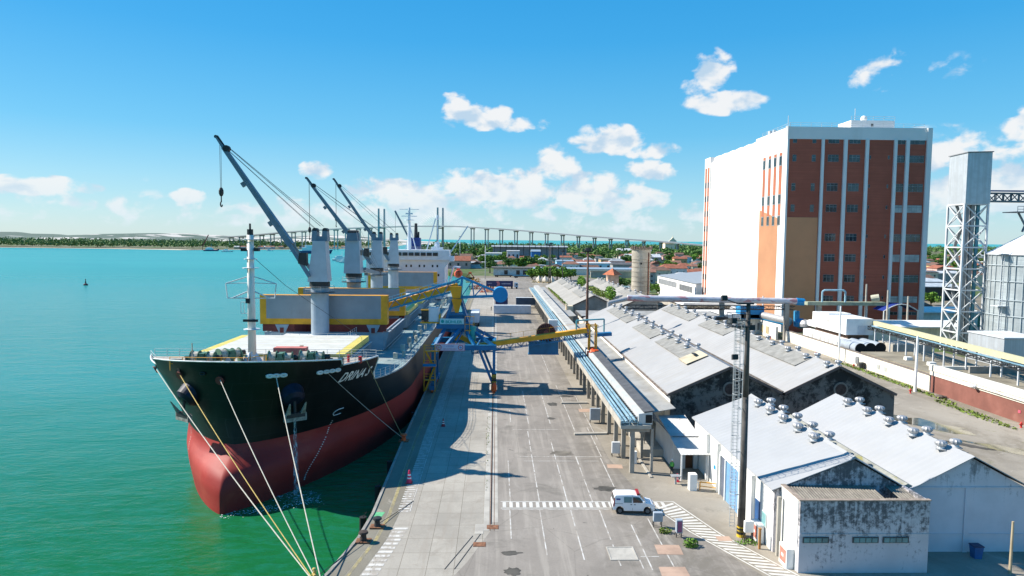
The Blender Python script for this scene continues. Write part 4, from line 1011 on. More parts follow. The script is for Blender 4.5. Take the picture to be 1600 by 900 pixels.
MB().cyl(CT+Vector((0, -1.5, 0)), CT+Vector((0, 1.5, 0)), 1.38, n=32).cyl(CT+Vector((0, -1.53, 0)), CT+Vector((0, -1.5, 0)), 1.2, n=32).build('ballast_drum', blue_lt, LD)
# access stairs and platforms at the water-side legs
mb = MB()
for (z, x0, x1) in ((4.6, -12.5, -10.3), (7.3, -12.2, -9.8), (2.2, -12.4, -10.4)):
    mb.box(x0, YA-1.4, z, x1, YA-.5, z+.12)
    for x in (x0, (x0+x1)/2, x1): mb.beam((x, YA-1.4, z+.1), (x, YA-1.4, z+1.2), .07)
    mb.beam((x0, YA-1.4, z+1.2), (x1, YA-1.4, z+1.2), .07); mb.beam((x0, YA-1.4, z+.7), (x1, YA-1.4, z+.7), .06)
for x in (-12.4, -10.5): mb.beam((x, YA-1.3, .3), (x, YA-1.3, 8.6), .14)
mb.beam((-12.2, YA-1, .4), (-10.6, YA-1, 4.6), .12, .3); mb.beam((-10.7, YA-1, 4.6), (-12.2, YA-1, 7.4), .12, .3)
mb.build('access_stair', yellow, LD); mb = MB()
mb.box(T.x+1.6, T.y-2.9, 10.6, T.x+3.2, T.y-2.3, 10.7)
for z in (10.7, 12.1): mb.tube([(T.x+1.6, T.y-2.9, z+1.1), (T.x+3.2, T.y-2.9, z+1.1), (T.x+3.2, T.y-1.4, z+1.1)], .05, 4)
for x in (1.6, 2.4, 3.2): mb.beam((T.x+x, T.y-2.9, 8.4), (T.x+x, T.y-2.9, 13.2), .08)
mb.build('access_platform', yellow, LD)
MB().box(-12.6, YA-1.5, 4.72, -10.3, YA-1.42, 5.2).build('kick_board', blue_lt, LD)
MB().cyl((T.x+3.0, T.y-2.4, 9.1), (T.x+3.0, T.y-2.4, 11.4), .6, n=14).lathe((T.x+3.0, T.y-2.4, 8.3), [(.25, 0), (.62, .8)], 14).build('dust_filter', mat('filter_teal', (.02, .30, .28), .5), LD)
# inclined feed conveyor to the gallery
mb = MB(); a = Vector((-4.2, 123.6, 7.7)); b = Vector((18.9, 123.6, 11.0))
truss(mb, a-Vector((0, 0, .7)), b-Vector((1.5, 0, .7)), 1.3, 1.1, 22, .09); mb.beam((18.2, 123.6, 10.0), (21.0, 123.6, 10.2), 1.4, .6); mb.build('feeder_truss', blue_st, LD)
mb = MB(); mb.beam(a, b-Vector((2.4, 0, .2)), 1.5, .8); mb.build('feeder_conveyor', yellow, LD)
rail('walkway_rail', [a+Vector((0, .9, .3)), b+Vector((-2, .9, .2))], yellow, LD, h=1, step=2.2, bars=1)
mb = MB(); mb.beam((7.0, 127.5, 7.0), (16.3, 127.5, 7.0), 1.0, 4.2)
mb = MB(); mb.box(6.2, 125.2, 6.2, 11.6, 126.6, 8.4); mb.box(6.1, 125.1, 6.05, 11.7, 126.7, 6.2); mb.build('drive_house', blue_st, LD)

rc = Vector((9.4, 126.4, 9.9)); mb = MB(); mb.cyl(rc+Vector((0, -.35, 0)), rc+Vector((0, -.25, 0)), 1.75, n=28); mb.cyl(rc+Vector((0, .25, 0)), rc+Vector((0, .35, 0)), 1.75, n=28); mb.cyl(rc+Vector((0, -.25, 0)), rc+Vector((0, .25, 0)), 1.3, n=20)
o = mb.build('cable_reel', mat('reel_dark_brown', (.09, .035, .028), .7), LD)
mb = MB()
for i in range(24):
    a_ = 2*pi*i/24; mb.beam(rc+Vector((.5*cos(a_), -.38, .5*sin(a_))), rc+Vector((1.95*cos(a_), -.38, 1.95*sin(a_))), .05, .05)
mb.cyl(rc+Vector((0, -.6, 0)), rc+Vector((0, -.36, 0)), .5, n=14)
mb.build('reel_spoke', mat('reel_red', (.42, .09, .06), .6), o)
MB().box(9.9, 127.1, 10.2, 11.6, 128, 12.2).box(5.6, 125.4, 8.5, 7.6, 126.6, 9.2).build('electrical_cabinet', white, LD)
mb = MB(); 
for x, y in ((17.0, 122.7), (18.2, 122.7), (17.0, 124.5), (18.2, 124.5)): mb.beam((x, y, 6.2), (x, y, 12), .22)
mb.beam((16.6, 122.7, 11.7), (18.6, 122.7, 11.7), .15); mb.beam((16.6, 124.5, 11.7), (18.6, 124.5, 11.7), .15); mb.build('transfer_chute', yellow, LD)
mb = MB(); mb.cyl((17.4, 121.6, 6.9), (17.4, 122.6, 7.6), .55, n=12); mb.cyl((17.9, 121.3, 6.4), (17.9, 121.3, 7.6), .5, n=12); mb.box(16.5, 122, 6.3, 17.2, 122.6, 7.2); mb.build('drive_motor', orange_m, LD)
MB().tube([(14.6, 123.2, 10.8), (14.6, 123.2, 12.6), (19.6, 123.2, 12.9), (19.6, 123.2, 10.6)], .14, 8).build('air_duct', mat('duct_teal', (.10, .32, .36), .5), LD)

# ------------------------------------------------------------------ belt gallery on concrete posts
GL = thing('conveyor_gallery', 'long raised belt conveyor with pale blue pipes running beside the warehouses', 'conveyor', (16.2, 78, 0))
G0, G1 = 78.0, 300.0
bl = mat('pipe_pale_blue', (0.192, 0.320, 0.384), .45, var=.12, vs=.5, dirt=(.5, .5, .48), damt=.4, dthr=(.5, .7))
mb = MB(); mb.box(14.55, G0, 5.35, 18.1, G1, 5.75); mb.box(14.5, G0, 5.76, 14.62, G1, 6.25); mb.build('gallery_deck', concrete_l, GL)
for k, x in enumerate((14.85, 15.3, 15.85, 16.3)): 
    MB().cyl((x, G0+.2, 6.1+.05*k), (x, G1, 6.1+.05*k), .15 if k % 2 else .19, n=8).build('pipe', bl, GL)
mb = MB(); y = G0+1
while y < 200: mb.box(16.42, y, 5.8, 16.62, y+.35, 6.45); y += 1.0
mb.build('roller_bracket', dark, GL)
mb = MB(); y = G0+3
while y < 200: mb.box(14.66, y, 5.8, 16.4, y+.12, 6.02); y += 3
mb.build('cross_bearer', blue_st, GL)
mb = MB(); mb.prism([(16.7, 5.78), (18.3, 5.78), (18.3, 7.25), (16.7, 7.0)], 1, G0+.4, G1); mb.build('belt_casing', mat('casing_white', (0.496, 0.512, 0.504), .5, var=.06, dirt=(.4, .38, .33), damt=.4, dscale=(1, .3, 1)), GL)
mb = MB(); mb.prism([(17.25, 7.2), (18.55, 7.36), (18.55, 7.44), (17.25, 7.28)], 1, G0+.3, 126); mb.prism([(18.4, 6.3), (19.2, 5.9), (19.2, 5.95), (18.4, 7.2)], 1, G0+.5, 126); mb.build('dark_roofing', mat('roofing_dark', (.085, .088, .092), .85, var=.15, vs=1), GL)
MB().box(17.5, G0+.36, 5.95, 18.25, G0+.42, 6.9).build('end_opening', blackm, GL)
MB().prism([(16.7, 7.12), (18.6, 7.38), (18.6, 7.44), (16.7, 7.18)], 1, 126.5, G1).build('casing_roof', mat('casing_roof_grey', (.36, .35, .32), .8, var=.12, vs=.5), GL)
rail('handrail', [(14.6, G0, 5.75), (14.6, G0+.05, 5.75), (16.5, G0, 5.75)], bl, GL, step=.9)
y = G0+.4
while y < 190:
    mb = MB(); mb.box(15.8, y, 0, 16.3, y+.5, 5.34); mb.box(15.2, y-.02, 4.9, 18.0, y+.52, 5.345); mb.box(18.2, y+.1, 0, 18.5, y+.4, 5.2) if y < 175 else None
    mb.build('support_post', concrete, GL); y += 5.4
y0 = y
while y < 298: MB().box(15.8, y, 0, 16.3, y+.5, 5.34).build('support_post', concrete, GL); y += 7
# loading dock canopy between gallery and warehouse
corr = mat('corrugated_grey', (0.288, 0.288, 0.272), .7, var=.12, vs=.4, dirt=(.2, .17, .13), damt=.5, dscale=(.4, .15, .4), dthr=(.5, .7))
CN = thing('dock_canopy', 'grey sloping canopy along the white warehouse wall', 'canopy', (20, 86, 0))
mb = MB(); mb.prism([(19.1, 5.05), (23.0, 5.75), (23.0, 5.83), (19.1, 5.13)], 1, 86.0, 176); mb.build('canopy_roof', corr, CN)
mb = MB()
for y in range(87, 176, 6): mb.beam((19.2, y, 5.0), (22.95, y, 5.66), .12, .16); mb.beam((19.3, y, .9), (19.3, y, 5.0), .12)
mb.build('canopy_post', concrete, CN)
CN2 = thing('dock_canopy', 'narrow canopy along the far weedy warehouse', 'canopy', (20, 215, 0)); MB().prism([(18.9, 5.0), (23.2, 5.4), (23.2, 5.48), (18.9, 5.08)], 1, 196, 318).build('canopy_roof', corr, CN2); MB().box(19, 200, 0, 19.2, 200.3, 5).box(19, 250, 0, 19.2, 250.3, 5).build('canopy_post', concrete, CN2)
mb = MB(); mb.box(18.6, 84.5, 0, 23.0, 176, .95); tag(mb.build('loading_dock', concrete_l), 'raised concrete loading dock under the canopy', 'loading dock')

# ------------------------------------------------------------------ warehouses and sheds
roof_m = mat('roof_fibre_pale', (.325, .325, .32), .7, var=.05, vs=.2, dirt=(.31, .295, .27), damt=.55, dscale=(.10, 1.9, .10), dthr=(.42, .62), spec=.3)
roof_new = mat('roof_metal_white', (.350, .355, .355), .45, var=.03, vs=.3, dirt=(.36, .36, .345), damt=.4, dscale=(.1, 1.6, .1), dthr=(.42, .62), spec=.2)
roof_far = mat('roof_fibre_warm', (0.296, 0.284, 0.256), .8, var=.07, vs=.2, dirt=(.3, .28, .24), damt=.5, dscale=(.15, .8, .15), dthr=(.5, .7))
blackwall = stain_wall('mouldy_black_wall', (.17, .165, .145), (.022, .023, .022), 0, 11, .95, .38, .045, .12)
greywall = stain_wall('weathered_grey_wall', (.60, .57, .58), (.06, .065, .07), 0, 7, .88, 1.0, .028, .30)
whitewall = mat('white_wall', (.74, .74, .71), .7, var=.05, vs=.5, dirt=(.40, .37, .31), damt=.35, dscale=(.5, .5, .15), dthr=(.55, .75))
bluewhite = stain_wall('shaded_gable_white', (.70, .64, .66), (.12, .12, .12), 2, 6, .8, .8, -.085)
def corrugated(mb, x0, z0, x1, z1, y0, y1, pitch=.9, amp=.035, m=0, t=.08):
    """roof slope from eave (x0,z0) to ridge (x1,z1), ribs running down the slope"""
    n = int((y1-y0)/pitch*2); vs = []; fs = []
    for k in range(n+1):
        y = y0+(y1-y0)*k/n; o = amp if k % 2 else 0
        vs += [(x0, y, z0+o), (x1, y, z1+o)]
    for k in range(n): fs.append((2*k, 2*k+2, 2*k+3, 2*k+1))
    b = len(vs); vs += [(x0, y0, z0-t), (x1, y0, z1-t), (x0, y1, z0-t), (x1, y1, z1-t)]
    fs += [(b, b+1, b+3, b+2), (0, 1, b+1, b), (2*n, b+2, b+3, 2*n+1)]
    mb.add(vs, fs, m)
VENTS = []
vent = thing('turbine_vent', 'round metal roof turbine', 'roof vent', (0, 0, 0))
MB().cyl((0, 0, -.35), (0, 0, .12), .42, n=14).build('vent_neck', metal_paint, vent, local=True)
mb = MB(); n = 20; prof = [(.44, .08), (.60, .18), (.70, .36), (.70, .54), (.54, .72), (.25, .80), (.02, .82)]
vs = []
for j, (r, z) in enumerate(prof):
    for i in range(n): rr = r*(1.05 if i % 2 else .93); vs.append((rr*cos(2*pi*i/n), rr*sin(2*pi*i/n), z))
mb.add(vs, [(j*n+i, j*n+(i+1) % n, (j+1)*n+(i+1) % n, (j+1)*n+i) for j in range(len(prof)-1) for i in range(n)]); mb.build('turbine_head', galv, vent, local=True)
MB().box(-.7, -.55, -.30, .7, .55, -.22).build('flashing', roof_new, vent, local=True)
vent_used = [False]
def place_vent(x, y, z, label, group, s=.72):
    if not vent_used[0]: vent_used[0] = True; vent.location = (x, y, z); vent['label'] = label; vent['group'] = group; vent.scale = (s,)*3; r = vent; KIDS[vent.name] = [(c, list(c.children)) for c in vent.children]
    else: r = dup(vent, (x, y, z), random.uniform(0, 3), label, group, s)
    return r

# nearest low sheds
def shed(name, label, x0, x1, xr, y0, y1, ze, zr, roof, side, gable_f, step=None, wall_l=True, wall_r=True, gback=None):
    """gabled shed, ridge along y"""
    T = thing(name, label, 'shed' if 'shed' in name else 'warehouse', ((x0+x1)/2, y0, 0))
    g = MB(); g.prism([(x0+.02, 0), (x1-.02, 0), (x1-.02, ze-.12), (xr, zr-.12), (x0+.02, ze-.12)], 1, y0, y0+.3)
    g.build('gable_wall', gable_f, T)
    g = MB(); g.prism([(x0+.02, 0), (x1-.02, 0), (x1-.02, ze-.12), (xr, zr-.12), (x0+.02, ze-.12)], 1, y1-.3, y1)
    g.build('gable_wall', gback or gable_f, T)
    if wall_l: MB().box(x0, y0+.31, 0, x0+.3, y1-.31, ze-.1).build('side_wall', side, T)
    if wall_r: MB().box(x1-.3, y0+.31, 0, x1, y1-.31, ze-.1).build('side_wall', side, T)
    return T
C = shed('storage_shed', 'low white shed with pale metal roof beside the striped foot path', 24.3, 36.0, 31.2, 58, 82, 5.6, 8.35, roof_new, whitewall, greywall)
mb = MB(); corrugated(mb, 24.0, 5.62, 31.2, 8.45, 57.8, 82.3, .8, .03); corrugated(mb, 36.0, 5.7, 31.2, 8.45, 57.8, 82.3, .8, .03); mb.build('roof', roof_new, C)
MB().prism([(31.2, 8.44), (30.9, 8.36), (31.2, 8.58), (31.5, 8.36)], 1, 57.8, 82.3).build('ridge_cap', roof_new, C)
D = shed('storage_shed', 'low shed with pale metal roof and big bluish gable, beside the street', 36.1, 47.0, 41.6, 58, 82, 5.6, 8.5, roof_new, whitewall, bluewhite)
mb = MB(); corrugated(mb, 36.1, 5.72, 41.6, 8.62, 57.7, 82.3, .8, .03); corrugated(mb, 47.3, 5.6, 41.6, 8.62, 57.7, 82.3, .8, .03); mb.build('roof', roof_new, D)
MB().box(41.1, 57.9, 0, 41.5, 57.995, 5.75).box(36.2, 57.92, 5.75, 47, 57.99, 5.83).box(36.2, 57.93, 1.6, 46.9, 57.99, 1.66).build('pilaster', bluewhite, D)
MB().prism([(36.02, 5.55), (36.5, 5.9), (36.02, 6.1), (35.6, 5.9)], 1, 58, 82).build('valley_gutter', mat('gutter_weedy', (.28, .28, .24), .9, var=.2, dirt=(.22, .20, .04), damt=.8, dscale=(1, .3, 1), dthr=(.55, .65)), D)
# gable band of shed C: mouldy blue grey triangle
# doors and windows of shed C (street side x = 24.3)
MB().box(24.2, 66.4, 0, 24.29, 69.9, 4.3).build('sliding_door', mat('door_blue', (.16, .33, .55), .5, var=.08, dirt=(.3, .4, .5), damt=.3, dscale=(1, 4, .2)), C)
MB().box(24.13, 66.1, 4.3, 24.29, 72.0, 4.55).box(24.05, 69.95, 0, 24.29, 70.15, 4.3).box(24.05, 71.6, 0, 24.29, 71.9, 4.3).build('door_rail', whitewall, C)
MB().box(24.22, 70.2, 0, 24.27, 71.5, 4.2).build('doorway', mat('doorway_blue_grey', (.10, .12, .16), .7), C)
MB().box(24.22, 61.0, 0, 24.29, 62.0, 3.3).build('door', mat('door_dark_blue', (.02, .08, .22), .5), C)
for y in (62.3, 65.4, 72.3, 76): MB().box(23.95, y, 0, 24.29, y+.35, 5.3).build('pilaster', whitewall, C)
w_ = MB().box(24.2, 59.3, 1.6, 24.28, 60.3, 2.9).build('window_frame', white, C); MB().box(24.17, 59.38, 1.68, 24.195, 59.78, 2.82).box(24.17, 59.84, 1.68, 24.195, 60.22, 2.82).build('pane', mat('pane_pale_teal', (.22, .45, .45), .2), w_)
MB().box(24.22, 73.5, 2.0, 24.29, 74.2, 2.4).build('wall_plate', blue_lt, C)
# ventilators on both ridges
sheds_v = [('left shed', 31.2, 8.68), ('street-side shed', 41.6, 8.8)]
ordn = ['nearest', 'second', 'third', 'fourth', 'fifth', 'sixth']
for nm, xr, z in sheds_v:
    ys = [63.8, 67.3, 70.8, 74.3, 77.8] if xr < 40 else [61.0, 65.2, 69.4, 73.6, 77.8]
    for i, y in enumerate(ys):
        place_vent(xr-.85, y, z-.28, f'{ordn[i]} ridge turbine on the quay side of the {nm} roof', 'turbine vents on the low sheds')
        place_vent(xr+.85, y+.5, z-.28, f'{ordn[i]} ridge turbine on the street side of the {nm} roof', 'turbine vents on the low sheds')
# flat-roofed annex at the front
AX = thing('annex_building', 'small flat annex with black mould on its front and three window bands', 'annex', (30, 54.3, 0))
MB().box(24.9, 54.2, 0, 35.6, 54.5, 6.05).build('front_wall', greywall, AX); MB().box(24.85, 54.51, 0, 25.15, 57.9, 6.05).build('side_wall', whitewall, AX); MB().box(35.3, 54.51, 0, 35.55, 57.7, 6.05).build('side_wall', greywall, AX)
mb = MB(); fr = mat('fibre_roof_brown', (0.216, 0.196, 0.160), .9, var=.15, vs=1.5, dirt=(.14, .12, .1), damt=.7, dscale=(4, .3, 1), dthr=(.45, .65))
n = 84
for k in range(n):
    xa = 25.2+(35.25-25.2)*k/n; xb = 25.2+(35.25-25.2)*(k+1)/n; oa, ob = (.0, .06) if k % 2 else (.06, .0)
    if 32.6 < xa < 33.9: 
        mb.add([(xa, 56.4, 5.75+oa), (xb, 56.4, 5.75+ob), (xb, 57.9, 5.95+ob), (xa, 57.9, 5.95+oa)], [(0, 1, 2, 3)]) if False else None
        mb.add([(xa, 54.5, 5.55+oa), (xb, 54.5, 5.55+ob), (xb, 55.7, 5.68+ob), (xa, 55.7, 5.68+oa)], [(0, 1, 2, 3)])
    else: mb.add([(xa, 54.5, 5.55+oa), (xb, 54.5, 5.55+ob), (xb, 57.95, 5.95+ob), (xa, 57.95, 5.95+oa)], [(0, 1, 2, 3)])
mb.build('roof', fr, AX)
MB().box(24.8, 54.12, 6.05, 35.65, 54.5, 6.13).box(24.8, 54.5, 6.05, 25.2, 57.9, 6.13).build('parapet_cap', mat('cap_brown', (.30, .24, .19), .9, var=.2, vs=2), AX)
for x0, nn in ((25.25, 4), (29.35, 4), (31.85, 4)):
    f = MB().box(x0-.08, 54.13, 2.55, x0+nn*.5+.08, 54.18, 3.05).build('window_frame', mat('window_frame_dark', (.07, .08, .08), .6), AX)
    pm = MB()
    for k in range(nn): pm.hexa([(x0+k*.5+.03, 54.10, 2.6), (x0+k*.5+.46, 54.10, 2.6), (x0+k*.5+.46, 54.14, 2.6), (x0+k*.5+.03, 54.14, 2.6), (x0+k*.5+.03, 54.09, 2.97), (x0+k*.5+.46, 54.09, 2.97), (x0+k*.5+.46, 54.12, 2.97), (x0+k*.5+.03, 54.12, 2.97)])
    pm.build('pane', glass_t, f)
MB().box(24.9, 54.15, 3.25, 35.6, 54.19, 3.3).build('string_course', greywall, AX)
# gap column between annex and shed
MB().box(24.35, 57.2, 0, 24.65, 57.5, 5.2).build('drain_pipe', concrete_l, C)
# entrance lean-to
LT = thing('entrance_porch', 'small corrugated porch against the black gable with a brown door', 'porch', (22.5, 79, 0))
pr = mat('corrugated_white', (0.496, 0.496, 0.480), .6, var=.08, dirt=(.2, .15, .1), damt=.6, dscale=(1, .7, 1), dthr=(.6, .7))
mb = MB(); n = 44
for k in range(n):
    xa = 20.9+3.5*k/n; xb = 20.9+3.5*(k+1)/n; oa, ob = (.0, .07) if k % 2 else (.07, .0)
    for (y0, y1, z0, z1) in ((75.6, 80.4, 3.05, 3.75), (80.2, 86.8, 3.85, 4.7)):
        mb.add([(xa, y0, z0+oa), (xb, y0, z0+ob), (xb, y1, z1+ob), (xa, y1, z1+oa)], [(0, 1, 2, 3)])
mb.build('roof', pr, LT)
MB().box(21.2, 80.0, 0, 21.4, 88.9, 3.6).box(21.41, 80.0, 0, 22.7, 80.2, 3.4).box(23.7, 80.0, 0, 24.2, 80.2, 3.4).build('wall', mat('porch_wall', (.58, .60, .60), .7, var=.05), LT)
MB().box(22.75, 80.3, 0, 23.65, 80.4, 2.5).build('door', mat('brown_door', (.10, .045, .02), .6), LT)
MB().box(21.05, 75.8, 0, 21.2, 75.95, 3.0).box(24.05, 75.8, 0, 24.2, 75.95, 3.0).build('porch_post', white, LT)

# long warehouses behind
def big_warehouse(label, x0, x1, xr, y0, y1, ze, zr, roof, gab, side, xr_name='warehouse'):
    T = shed(xr_name, label, x0, x1, xr, y0, y1, ze, zr, roof, side, gab, gback=side)
    mb = MB(); corrugated(mb, x0-.35, ze-.05, xr, zr+.02, y0-.25, y1+.2, 1.1, .045); corrugated(mb, x1+.0, ze+.05, xr, zr+.02, y0-.25, y1+.2, 1.1, .045); mb.build('roof', roof, T)
    mb = MB(); mb.beam((x0-.4, y0-.3, ze-.12), (xr, y0-.3, zr-.04), .12, .34); mb.beam((x1+.1, y0-.3, ze-.02), (xr, y0-.3, zr-.04), .12, .34)
    mb.build('verge_board', mat('verge_brown', (.13, .10, .085), .8), T)
    MB().box(x0-.62, y0-.2, ze-.32, x0-.36, y1, ze-.12).build('gutter', mat('gutter_rust', (.20, .16, .13), .9, var=.3, vs=1.5), T)
    return T
A_ = big_warehouse('long warehouse with pale roof and black mouldy gable, nearest the quay', 23.1, 38.0, 30.8, 89, 177, 7.05, 10.6, roof_m, blackwall, whitewall)
B_ = big_warehouse('long warehouse with pale roof and black mouldy gable, beside the street', 38.05, 52.9, 45.3, 89, 177, 7.05, 10.75, roof_m, blackwall, blackwall)
E_ = big_warehouse('far weathered warehouse with weeds along its eave, nearest the quay', 23.3, 38.9, 31.0, 216, 318, 5.9, 9.7, roof_far, concrete, mat('cream_white_wall', (.70, .66, .57), .8, var=.06, dirt=(.3, .25, .2), damt=.5, dscale=(.4, .4, .15), dthr=(.55, .7)))
F_ = big_warehouse('far weathered warehouse with broken ridge panels, beside the round tower', 39.0, 55.2, 47.6, 216, 318, 5.9, 9.7, roof_far, concrete, concrete_l)
for T, x in ((A_, 30.9), (B_, 45.6)):    # round gable windows
    f = MB().cyl((x, 88.86, 7.7), (x, 89.0, 7.7), .95, n=28).build('round_window_frame', mat('round_frame', (.20, .18, .15), .9), T)
    MB().cyl((x, 88.82, 7.7), (x, 88.87, 7.7), .72, n=28).build('louvre', mat('louvre_brown', (.055, .035, .028), .8, var=.3, vs=3), f)
MB().prism([(37.9, 6.8), (38.6, 7.2), (38.05, 7.35), (37.5, 7.2)], 1, 89.2, 177).build('valley_gutter', mat('valley_dark', (.12, .10, .08), .9, var=.3, vs=1), A_)
# doors along the quay side of warehouse A
for y in (92, 104, 118, 127, 143, 158): 
    MB().box(22.98, y, 1.0, 23.09, y+2.6, 4.9 if y != 118 else 4.9).build('loading_door', [mat('door_offwhite', (.60, .60, .56), .6), mat('door_grey_green', (.16, .19, .17), .7)][y == 118], A_)
for y in (225, 245, 262, 280): MB().box(23.18, y, 1.0, 23.29, y+3, 4.6).build('loading_door', mat('door_cream_brown', (.5, .45, .36), .7), E_)
MB().box(22.2, 213, 0, 24.2, 216, 6.6).box(22.0, 213.5, 0, 22.3, 215, 7).build('corner_wall', mat('cream_pillar', (.62, .52, .36), .8, var=.08), E_)
# raised patch sheets and turbines on the ridges
patch = mat('patch_sheet_grey', (0.246, 0.242, 0.221), .85, var=.12, vs=.8, dirt=(.16, .14, .11), damt=.5, dscale=(.6, 2, 1), dthr=(.5, .7))
def slope_z(xr, zr, xe, ze, x): return zr+(ze-zr)*(x-xr)/(xe-xr)
def roof_patch(T, xr, zr, xe, ze, y0, y1, w, m=patch, off=.09):
    x = xr-.25 if xe < xr else xr+.25; x2 = x-w if xe < xr else x+w
    z1, z2 = slope_z(xr, zr, xe, ze, x)+off, slope_z(xr, zr, xe, ze, x2)+off+.12
    mb = MB(); corrugated(mb, x2, z2, x, z1, y0, y1, .5, .04, t=.06); mb.build('patch_sheet', m, T)
for (y0, y1, w) in ((146, 172, 2.6), (123, 139, 2.7), (101.5, 119, 2.7)): roof_patch(A_, 30.8, 10.62, 22.8, 7.0, y0, y1, w)
roof_patch(A_, 30.8, 10.62, 22.8, 7.0, 97.5, 101.8, 3.1, mat('patch_sheet_tan', (0.451, 0.394, 0.279), .9, var=.1), .22)
MB().box(29.0, 99.0, 10.45, 29.5, 100.4, 10.6).build('roof_hole', dark, A_)
for (y0, y1, w) in ((150, 175, 2.6), (127, 143, 2.6), (96, 120, 2.6)): roof_patch(B_, 45.3, 10.77, 37.9, 7.1, y0, y1, w)
for (y0, y1) in ((290, 310), (262, 280), (225, 250)):
    for T, xr in ((E_, 31.0), (F_, 47.6)): roof_patch(T, xr, 9.72, xr-8, 5.9, y0, y1, 3.0)
ORD = ['first', 'second', 'third', 'fourth', 'fifth', 'sixth', 'seventh', 'eighth', 'ninth', 'tenth', 'eleventh', 'twelfth', 'thirteenth']
def ridge_row(nm, xr, zr, ys, grp, side=(-1, 1)):
    for i, y in enumerate(ys):
        for s_ in side: place_vent(xr+s_*.9+random.uniform(-.1, .1), y+s_*.3+random.uniform(-.3, .3), zr-.05, f'ridge turbine {ORD[i]} from the near gable, {"quay" if s_ < 0 else "street"} slope, {nm}', grp, .64)
ridge_row('black-gabled quay warehouse', 30.8, 10.62, [106.5, 111.5, 117, 122.5, 130, 137, 144, 151, 158, 166, 173], 'ridge turbines on the long warehouses')
ridge_row('black-gabled street warehouse', 45.3, 10.77, [91, 97, 103, 109, 115, 122, 131, 137, 144, 151, 158, 166, 173], 'ridge turbines on the long warehouses')
ridge_row('far weedy warehouse', 31.0, 9.75, [228, 238, 248, 262, 272, 283, 294, 304, 312], 'ridge turbines on the far warehouses')
ridge_row('far warehouse beside the round tower', 47.6, 9.75, [228, 238, 248, 262, 272, 283, 294, 304, 312], 'ridge turbines on the far warehouses')
# low link building between the two warehouse pairs with dark flat roof
LK = thing('link_building', 'low link building with a dark flat roof between the two pairs of warehouses', 'building', (35, 190, 0))
MB().box(24, 186, 0, 62, 199, 5.6).build('wall', cream, LK); MB().box(23.2, 184.5, 6.0, 63, 200, 6.6).build('roof', mat('flat_roof_dark', (.05, .05, .05), .9, var=.2), LK); MB().box(23.4, 184.7, 6.62, 62, 199, 6.7).build('roof_sheet', corr, LK)
LK2 = thing('gate_building', 'low building with pale rounded canopy behind the long warehouses', 'building', (66, 205, 0))
MB().box(55, 200, 0, 78, 214, 4.6).build('wall', cream, LK2); MB().prism([(54, 4.7), (79, 4.7), (77, 5.8), (57, 5.8)], 1, 199, 215).build('roof', white, LK2)
for x in range(56, 78, 3): MB().box(x, 199.9, 1.2, x+1.4, 199.99, 3.2).build('window', mat('window_grey', (.2, .2, .18), .5), LK2)

# pipe bridge from the gallery across to the mill
PB = thing('pipe_bridge', 'long overhead pipe in faded red and white crossing behind the warehouses to the mill', 'pipe bridge', (60, 187, 0))
pipe_w = mat('pipe_faded', (.50, .50, .53), .6, var=.08, dirt=(.42, .14, .14), damt=.8, dscale=(.35, 1, 1), dthr=(.52, .6))
MB().cyl((36, 187, 11.4), (82.5, 187, 10.8), .85, n=16).build('pipe', pipe_w, PB); MB().cyl((31, 187, 10.0), (36, 187, 11.2), .6, n=12).cyl((31, 187, 7), (31, 187, 10.2), .6, n=12).build('pipe', galv, PB)
mb = MB(); truss(mb, (36, 187, 9.0), (82, 187, 9.0), 1.2, 1.0, 20, .1); mb.build('pipe_truss', dark, PB)
MB().cyl((82.5, 187, 10.8), (84.6, 187, 10.6), 1.0, n=14).build('pipe_joint', blue_lt, PB)
for x, y in ((79.7, 186.5), (62, 187), (45, 187)):
    MB().box(x-.6, y-.5, 0, x+.6, y+.5, 10.2).build('column', concrete, PB)
# overhead beam and column right of it, blue bag filter and silver ducts
PB2 = thing('overhead_gantry', 'pale green overhead gantry with a blue arched pipe in front of the mill', 'gantry', (95, 182, 0))
MB().box(83, 181, 10.3, 104, 183, 11.2).build('gantry_beam', mat('gantry_green', (.30, .33, .24), .7), PB2); MB().box(86, 181.6, 0, 87.1, 182.6, 10.3).build('column', concrete, PB2); MB().box(99, 181.6, 4, 99.5, 182.2, 10.3).build('column', galv, PB2)
MB().tube([(86.6, 180.6, 11.2), (86.6, 180.6, 14.0), (87.2, 180.6, 14.4), (92.2, 180.6, 14.4), (92.8, 180.6, 14.0), (92.8, 180.6, 11.2)], .24, 8).build('vent_pipe', mat('duct_pale_blue', (.30, .48, .56), .5), PB2)
MB().cyl((100, 181, 12.2), (101.6, 180, 12.6), .9, n=12).build('blower', mat('blower_cream', (.5, .48, .36), .6), PB2)
FB = thing('dust_filter_unit', 'blue filter house with silver duct behind the street wall', 'filter unit', (76, 196, 0))
MB().box(71.5, 199, 4.5, 78.5, 203, 8.2).build('filter_house', blue_lt, FB)
mb = MB(); mb.cyl((74.5, 214, 6.0), (81.0, 187.5, 5.2), 1.1, n=18); mb.build('silver_duct', galv, FB); MB().cyl((75, 212, 5.5), (81.0, 188, 4.6), .9, n=12).build('blue_duct', blue_lt, FB)
MB().cyl((83.2, 188, 8.0), (82.8, 187, 4.6), .8, n=12).lathe((83.6, 186, 4.4), [(.2, -1), (1.8, -.4), (1.9, .8), (.5, 1.8)], 16).build('cyclone', mat('cyclone_blue', (.02, .20, .38), .5), FB)
MB().lathe((84.2, 184.5, 4.2), [(1.7, 0), (1.7, .8), (1.2, 1.6), (.1, 1.9)], 18).build('tank_dome', galv, FB)
